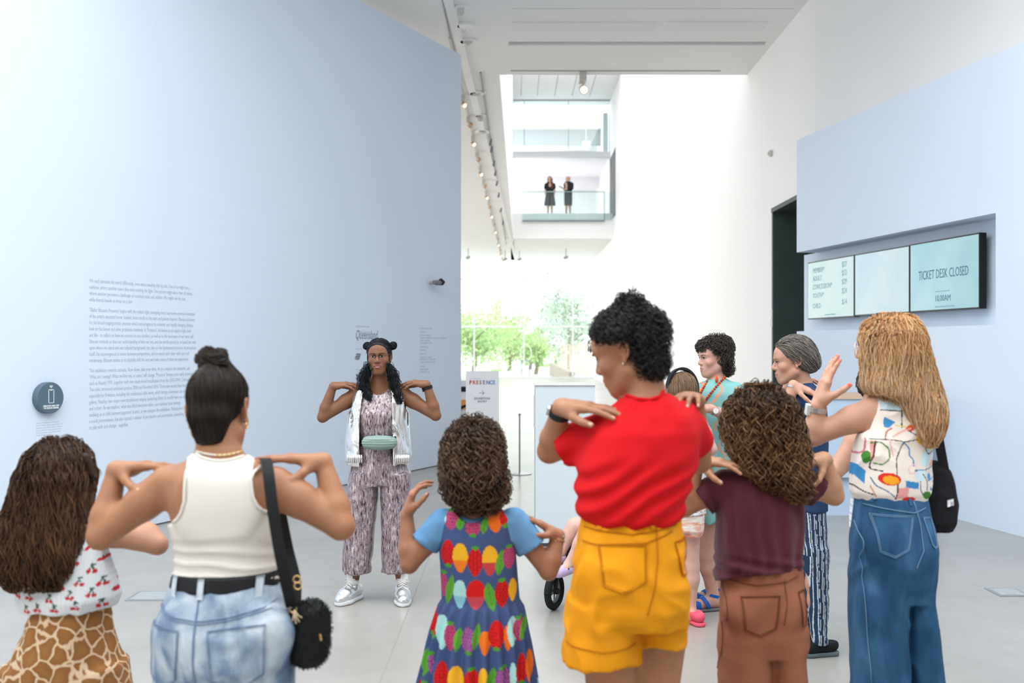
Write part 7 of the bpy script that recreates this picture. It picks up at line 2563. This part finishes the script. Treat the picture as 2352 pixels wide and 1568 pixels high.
    for ax_, dy in ((1634, -.05), (1652, .12)):
        a = np.array([p(ax_, 0)[0], Y0 + dy, .0])
        e = empty('sandal', a - P.base); e.parent = P.root
        F_ = Field([cone(a + np.array([.04, 0, .01]), a + np.array([-.15, -.045, .01]), .036, .042)], .007)
        F_.add(cone(a + np.array([.04, 0, .01]), a + np.array([-.15, -.045, .01]), .036, .042))
        F_.cut(lambda Q: np.maximum(.001 - Q[..., 2], Q[..., 2] - .018))
        V, Q = F_.mesh()
        mesh_obj('sole', V, Q, mat('sandal_sole', (.14, .13, .13), .7), e, smooth=True)
        fd_ = unit([-.13, -.04, 0])
        band(e, 'strap', a + np.array([.0, 0, .085]), (0.25, 0.1, 1), .037, .016, bl_, .004)
        band(e, 'strap', a + fd_ * .055 + UZ * .040, fd_ + np.array([0, 0, -.5]), .042, .022, bl_, .004)
        band(e, 'strap', a + fd_ * .115 + UZ * .030, fd_, .034, .04, bl_, .004)
        band(e, 'strap', a + np.array([.028, .01, .05]), (1, .2, .8), .036, .014, bl_, .004)


# ================================================================ girl with headphones
def headphone_girl():
    Y0 = 5.66
    p = lambda x, y, dy=0.0: px(x, y, Y0 + dy)
    P = Person((p(1575, 0)[0], Y0), 'girl wearing black headphones and a white dotted top behind the woman in red',
               (0.60, 0.36, 0.30), blush=(.68, .34, .28), h=.01)
    tor = loft(tri_rows([(945, 1552, 1590, .05), (960, 1530, 1606, .08), (985, 1522, 1618, .10), (1060, 1528, 1612, .11), (1160, 1528, 1610, .12), (1225, 1530, 1606, .11)], Y0))
    P.add(tor.grow(-.01))
    P.arm(p(1608, 975), p(1634, 1032, -.05), p(1592, 1005, -.1), (.045, .038, .034, .024))
    P.hand(p(1592, 1005, -.1), (-1, 0, .7), (0, .3, -1), (0, 1, 0), .85)
    P.arm(p(1530, 980), p(1500, 1040, .0), p(1520, 985, -.05), (.045, .038, .034, .024))
    hd = Head(p(1562, 905, 0), .4, .15, 0, .95)
    P.set_head(hd, p(1570, 955), (.044, .048), hh=.007)
    for hx, ax, dy in ((1586, 1584, 0), (1545, 1540, .03)):
        P.leg(p(hx, 1190, dy), p(hx, 1300, dy), np.array([p(ax, 0)[0], Y0 + dy, .08]), (.058, .048, .048, .034))
        a = np.array([p(ax, 0)[0], Y0 + dy, .07])
        P.foot(a, a + np.array([-.02, .13, 0]), .028)
    P.body()
    rg = np.random.default_rng(9)
    dots = [(x + rg.uniform(-3, 3), y + rg.uniform(-3, 3)) for x in range(1515, 1640, 11) for y in range(950, 1180, 12)]
    def paint(V):
        u, v = uv_px(V, Y0)
        C = np.full((len(V), 3), 0.) + np.array([.78, .78, .78])
        for x, y in dots:
            C[in_ell(u, v, x, y, 2.0, 2.0)] = (.55, .06, .06)
        return C
    P.garment('dotted_top', [(loft(tri_rows([(948, 1552, 1592, .055), (960, 1528, 1610, .085), (985, 1520, 1622, .11), (1060, 1518, 1624, .125), (1175, 1516, 1618, .135)], Y0)), .02)], mat('dotted_cotton', rough=.9, attr=True), .007, folds=folds(.006, (14, 12, 6), 43.), paint=paint)
    td = ramp_mat('tie_dye_orange', [(.35, (.75, .28, .18)), (.5, (.80, .55, .45)), (.62, (.82, .78, .74))], scale=9, stretch=(1, 1, 3), distort=1.5)
    P.garment('shorts', [(loft(tri_rows([(1160, 1525, 1614, .125), (1216, 1524, 1614, .125)], Y0)), .02), (loft(tri_rows([(1180, 1560, 1616, .11), (1228, 1560, 1612, .105)], Y0)), .02), (loft(tri_rows([(1180, 1522, 1566, .10, .03), (1228, 1522, 1562, .095, .03)], Y0)), .03)], td, .009)
    hc = [(.12, .07, .042), (.26, .165, .10)]
    hv = [(hd.E((0, -.02, .042), (.086, .10, .09)), .02), (cone(p(1566, 900, -.06), p(1572, 950, -.07), .075, .05), .04)]
    hair(P.root, hv, None, 420, 20, .008, fall(hd.P(0, 0, .13)), (.001, 6), .0024, hc, tip=(.36, .25, .16), h=.007, seed=101, off=(0, .004))
    hp = empty('headphones', (0, 0, 0)); hp.parent = P.root
    pts = [hd.P(.098 * math.sin(a), -.035, .035 + .114 * math.cos(a)) for a in np.linspace(-1.75, 1.75, 25)]
    ribbon(pts, hd.R @ np.array([0, 1.0, 0]), .032, .014, 'headband', M_BLACK, hp)
    for g in (-1, 1):
        MB().lathe(hd.P(g * .078, -.01, .0), [(.03, 0), (.036, .01), (.034, .03), (.02, .034)], hd.R @ np.array([g, 0, 0]), 18).build('ear_cup', mat('dark_grey_plastic', (.05, .055, .065), .45), hp, smooth=True)
    pk = mat('pink_foam', (.78, .10, .16), .6)
    for ax, dy in ((1586, 0), (1540, .03)):
        a = np.array([p(ax, 0)[0], Y0 + dy, .07])
        shoe(P.root, a + np.array([.02, -.03, 0]), a + np.array([-.03, .13, 0]), pk, pk, 'clog', .043, .05, .022, .007)


# ================================================================ person mostly hidden behind the blonde woman
def hidden_person():
    Y0 = 4.35
    p = lambda x, y, dy=0.0: px(x, y, Y0 + dy)
    P = Person((p(2030, 0)[0], Y0), 'dark haired person in white stripes mostly hidden behind the blonde woman', (.50, .27, .19), h=.011)
    tor = loft(tri_rows([(930, 2015, 2060, .05), (945, 1995, 2080, .08), (970, 1978, 2095, .10), (1060, 1975, 2095, .11), (1210, 1966, 2098, .13), (1280, 1970, 2095, .12)], Y0))
    P.add(tor.grow(-.012))
    P.arm(p(1988, 975), p(1918, 1082, -.02), p(1962, 1025, .06), (.046, .043, .042, .028))
    P.hand(p(1962, 1025, .06), (1, 0, .6), (0, .3, -1), (0, -1, 0), .9)
    P.arm(p(2085, 975), p(2110, 1060, .1), p(2100, 980, .15), (.046, .043, .042, .028))
    hd = Head(p(2020, 888, 0), 0.1, 0, 0, .95)
    P.set_head(hd, p(2035, 945), (.045, .05), hh=.008)
    for hx in (2005, 2060):
        P.leg(p(hx, 1230), p(hx, 1400), np.array([p(hx, 0)[0], Y0, .08]), (.08, .055, .05, .034))
        a = np.array([p(hx, 0)[0], Y0, .08])
        shoe(P.root, a, a + np.array([-.12, .08, 0]), mat('black_knit', (.012, .013, .015), .8), mat('white_rubber', (0.66, 0.68, 0.70), 0.5), 'shoe', .042, .05, .022, .01)
    P.body()
    def paint(V):
        u, v = uv_px(V, Y0)
        C = np.full((len(V), 3), 0.) + np.array([.74, .76, .80])
        C[np.mod(v, 9) < 2.2] = (.40, .46, .58)
        return C
    P.garment('striped_tunic', [(loft(tri_rows([(935, 2015, 2060, .055), (948, 1992, 2084, .085), (975, 1974, 2098, .11), (1060, 1968, 2100, .12), (1212, 1957, 2106, .145)], Y0)), .02)], mat('striped_white_cotton', rough=.9, attr=True), .007, paint=paint, folds=folds(.005, (12, 12, 6), 51.))
    hc = [(.02, .014, .011), (.07, .05, .04)]
    hair(P.root, [(hd.E((0, -.02, .04), (.09, .105, .092)), .02), (ell(p(1990, 884, .02), (.035, .05, .04)), .03)], None, 260, 16, .007, fall(hd.P(0, 0, .13)), (.006, 18), .0026, hc, tip=(.12, .09, .07), h=.01, seed=111)


# ================================================================ pushchair with a child
def pushchair():
    Y0 = 6.0
    p = lambda x, y, dy=0.0: px(x, y, Y0 + dy)
    wx = p(1272, 0)[0]
    B = empty('pushchair', (p(1400, 0)[0], Y0, 0), 'black pushchair with spoked wheel half hidden behind the woman in red', 'pushchair')
    rub = mat('tyre_rubber', (.014, .016, .017), .75, bump=.3, bscale=120)
    rim_m = mat('grey_wheel_rim', (.20, .21, .22), .4, .5)
    fr = mat('black_tube', (.015, .015, .017), .4)
    def wheel(c, r, ax, name='wheel'):
        c = np.asarray(c, float); ax = unit(ax)
        a = unit(np.cross(ax, UZ)); b = np.cross(ax, a)
        e = empty(name, c - np.array(B.location)); e.parent = B
        MB().tube([c + (r - .022) * (math.cos(t) * a + math.sin(t) * b) for t in np.linspace(0, 2 * math.pi, 37)], .022, 10, cap=False).build('tyre', rub, e, smooth=True)
        MB().tube([c + (r - .045) * (math.cos(t) * a + math.sin(t) * b) for t in np.linspace(0, 2 * math.pi, 33)], .008, 6, cap=False).build('rim', rim_m, e, smooth=True)
        for k in range(5):
            t = k * 2 * math.pi / 5 + .3
            MB().tube([c + .012 * (math.cos(t) * a + math.sin(t) * b), c + (r - .045) * (math.cos(t) * a + math.sin(t) * b)], .006, 5).build('spoke', rim_m, e)
        MB().lathe(c, [(.012, -.035), (.02, -.02), (.02, .02), (.012, .035)], ax, 12).build('hub', fr, e)
    ax = np.array([.88, -.47, 0])
    wheel((wx, Y0 - .07, .112), .112, ax)
    wheel((p(1420, 0)[0], Y0 - .35, .112), .112, ax)
    wheel((p(1420, 0)[0] + .1, Y0 + .45, .15), .15, ax)
    wheel((p(1520, 0)[0] + .05, Y0 + .12, .15), .15, ax)
    f = MB()
    for (a, b) in (((wx, Y0 - .07, .23), (wx + .50, Y0 + .22, .62)), ((p(1420, 0)[0], Y0 - .35, .23), (p(1420, 0)[0] + .25, Y0 + .0, .62)),
                   ((p(1420, 0)[0] + .1, Y0 + .45, .15), (wx + .35, Y0 + .15, .50)), ((p(1520, 0)[0] + .05, Y0 + .12, .15), (wx + .35, Y0 + .1, .5)),
                   ((wx + .5, Y0 + .22, .62), (wx + .75, Y0 + .42, .98)), ((wx + .62, Y0 + .0, .62), (wx + .85, Y0 + .2, .98)), ((wx + .75, Y0 + .42, .98), (wx + .85, Y0 + .2, .98))):
        f.tube([a, b], .014, 8)
    f.build('frame', fr, B, smooth=True)
    MB().tube([(wx, Y0 - .07, .112), (wx + .02, Y0 - .06, .24)], .018, 8).build('fork', fr, B)
    MB().box(p(1286, 0)[0], p(1350, 0)[0], Y0 - .16, Y0 + .10, .235, .255).build('footrest', rim_m, B)
    st = [(cone(p(1318, 1250, .05), p(1312, 1275, -.02), .05, .04), .04), (cone(p(1325, 1240, .0), p(1420, 1230, .05), .08, .09), .05), (cone(p(1440, 1225, .1), p(1500, 1090, .2), .09, .08), .05)]
    F_ = Field([q for q, k in st], .012)
    for q, k in st:
        F_.add(q, k)
    V, Q = F_.mesh()
    mesh_obj('seat', V, Q, mat('black_padded_fabric', (.010, .011, .013), .85, bump=.2, bscale=90), B, smooth=True)
    # the child
    P = Person((p(1400, 0)[0], Y0 - .08), 'child sitting in the pushchair wearing lavender clogs', (.62, .38, .31), h=.009)
    D_ = -.12
    P.add(cone(p(1430, 1195, D_ + .05), p(1460, 1110, D_ + .12), .085, .085), k=.05)
    P.leg(p(1420, 1200, D_), p(1320, 1207, D_ - .02), p(1288, 1268, D_ - .02), (.062, .045, .04, .028))
    P.leg(p(1425, 1205, D_ - .10), p(1345, 1228, D_ - .14), p(1306, 1298, D_ - .12), (.062, .045, .04, .028))
    P.pr += [(cone(p(1306, 1296, D_ - .12), p(1292, 1312, D_ - .16), .026, .024), .02), (cone(p(1288, 1268, D_ - .02), p(1274, 1284, D_ - .05), .026, .024), .02)]
    P.arm(p(1440, 1115, D_ + .02), p(1420, 1170, D_ - .03), p(1390, 1185, D_ - .05), (.036, .032, .03, .02))
    P.arm(p(1480, 1115, D_ + .2), p(1480, 1170, D_ + .2), p(1440, 1185, D_ + .1), (.036, .032, .03, .02))
    hd = Head(p(1462, 1045, D_ + .14), 2.2, .1, 0, .85)
    P.set_head(hd, p(1460, 1100, D_ + .12), (.04, .045), hh=.009)
    P.body()
    P.garment('shirt', [(cone(p(1430, 1195, D_ + .05), p(1460, 1112, D_ + .12), .095, .092), .03)], mat('pale_pink_cotton', (.7, .5, .5), .9), .012)
    hair(P.root, [(hd.E((0, -.02, .045), (.085, .1, .09)), .02)], None, 100, 12, .008, fall(hd.P(0, 0, .13)), (0, 0), .003, [(.1, .06, .035), (.2, .13, .08)], h=.012, seed=121)
    lav = mat('lavender_foam', (.55, .42, .66), .55)
    for (x, y, dd) in ((1296, 1308, D_ - .14), (1277, 1282, D_ - .04)):
        c = p(x, y, dd)
        e = empty('clog', c - P.base); e.parent = P.root
        sv = [(cone(c + np.array([.03, .02, .0]), c + np.array([-.035, -.03, -.008]), .032, .036), .03)]
        F_ = Field([q for q, k in sv], .005)
        for q, k in sv:
            F_.add(q, k)
        F_.cut(lambda Q: np.maximum(c[2] - .036 - Q[..., 2], np.minimum(Q[..., 2] - c[2] - .012, Q[..., 0] - c[0] + .0)))
        V, Q = F_.mesh()
        mesh_obj('clog_body', V, Q, lav, e, smooth=True)
        rg = np.random.default_rng(int(x))
        for k, col in enumerate(((.05, .05, .05), (.25, .5, .6), (.7, .3, .1), (.05, .05, .05))):
            o_ = c + np.array([-.03 + .018 * k, -.038 + .002 * k, .006 + .006 * (k % 2)])
            MB().lathe(o_, [(.002, -.004), (.0055, 0), (.002, .003)], (0, -1, .3), 8).build('shoe_charm', mat('charm_%d' % k, col, .4), e)


# ================================================================ two people on the far balcony
def balcony_people():
    Y0 = 40.75
    p = lambda x, y, dy=0.0: px(x, y, Y0 + dy)
    z0 = 6.95
    for who in (0, 1):
        x = (1263, 1305)[who]
        s = .96
        b = p(x, 0); X = b[0]
        lab = ('long haired woman in a black dress standing on the far balcony', 'bald man in black holding a tablet on the far balcony')[who]
        P = Person((X, Y0), lab, (.62, .36, .27), h=.024)
        P.root.location = (X, Y0, z0)
        P.base = np.array([X, Y0, z0])
        P.hf = .012
        H = lambda dx, dy, z: np.array([X + dx * s, Y0 + dy * s, z0 + z * s])
        P.add(loft([(z0 + .85 * s, X, Y0, .15, .10), (z0 + 1.05 * s, X, Y0, .13, .09), (z0 + 1.3 * s, X, Y0, .18, .10), (z0 + 1.42 * s, X, Y0, .10, .06)]))
        yaw = (math.pi, 1.9)[who]
        hd = Head(H(0, 0, 1.56), yaw, .1, 0, 1.0)
        P.set_head(hd, H(0, 0, 1.40), (.05, .055), hh=.012)
        for g in (-1, 1):
            if who == 0:
                P.arm(H(g * .17, 0, 1.36), H(g * .20, .02, 1.10), H(g * .19, -.04, .88), (.045, .04, .036, .026))
            else:
                P.arm(H(.03 + g * .12, g * .12, 1.36), H(.02 + g * .1, g * .18, 1.10), H(-.2, g * .08 - .05, 1.12), (.05, .045, .04, .028))
            P.leg(H(g * .08, 0, .85), H(g * .075, 0, .46), H(g * .085, .0, .09), (.08, .055, .05, .035))
            P.foot(H(g * .085, 0, .09), H(g * .085 - (.12 if who else 0), -.12, .03), .034, z0)
        P.body()
        blk = mat('black_cloth_far', (.022, .024, .03), .8)
        if who == 0:
            P.garment('black_dress', [(loft([(z0 + .42, X, Y0, .24, .16), (z0 + .7, X, Y0, .20, .14), (z0 + 1.0, X, Y0, .145, .11), (z0 + 1.25, X, Y0, .19, .12), (z0 + 1.38, X, Y0, .12, .08)]), .02),
                                      (cone(H(-.17, 0, 1.33), H(-.19, 0, 1.2), .06), .03), (cone(H(.17, 0, 1.33), H(.19, 0, 1.2), .06), .03)], blk, .02,
                      holes=[(ell(H(0, -.12, 1.33), (.05, .08, .12)), .01)])
            hair(P.root, [(hd.E((0, -.02, .04), (.085, .095, .09)), .02), (cone(H(.06, -.06, 1.55), H(.10, -.12, 1.15), .05, .03), .04), (cone(H(-.06, .05, 1.55), H(-.06, .06, 1.25), .05, .03), .04)], None, 60, 14, .02, down, (.01, 6), .006,
                 [(.20, .07, .03), (.34, .14, .06)], h=.02, seed=131, shape=lambda Fd: Fd.cut(lambda Q: (lambda q: np.where((q[..., 2] < .06) & (np.abs(q[..., 0]) < .055) & (q[..., 2] > -.12), q[..., 1] - .03, -.1))(hd.L(Q))))
        else:
            P.garment('black_shirt', [(loft([(z0 + .82, X, Y0, .17, .13), (z0 + 1.05, X, Y0, .16, .12), (z0 + 1.28, X, Y0, .19, .15), (z0 + 1.4, X, Y0, .12, .09)]), .02),
                                      (cone(H(.15, -.12, 1.33), H(.14, -.16, 1.15), .075), .03), (cone(H(-.09, .12, 1.33), H(-.09, .16, 1.15), .075), .03)], blk, .02)
            P.garment('black_shorts', [(loft([(z0 + .42, X, Y0, .16, .13), (z0 + .7, X, Y0, .17, .13), (z0 + .85, X, Y0, .16, .12)]), .02)], blk, .02)
            T_ = empty('tablet', H(-.28, -.12, 1.15), 'dark tablet held up by the bald man on the balcony', 'tablet')
            c = H(-.28, -.12, 1.18)
            MB().frame_box(c, unit([.8, .3, -.35]), np.array([0, 1.0, 0]), unit(np.cross([.8, .3, -.35], [0, 1, 0])), -.13, .13, -.09, .09, -.006, .006).build('casing', M_BLACK, T_)
            MB().frame_box(c, unit([.8, .3, -.35]), np.array([0, 1.0, 0]), unit(np.cross([.8, .3, -.35], [0, 1, 0])), -.12, .12, -.08, .08, .006, .008).build('screen', M_PRINTD, T_)
import time as _t
for fn in (leader, tank_woman, giraffe_girl, fruit_girl, red_woman, maroon_girl, blonde_woman, grey_woman, teal_woman, headphone_girl, hidden_person, pushchair, balcony_people):
    _a = _t.time(); fn(); print('BUILT', fn.__name__, round(_t.time() - _a, 1))
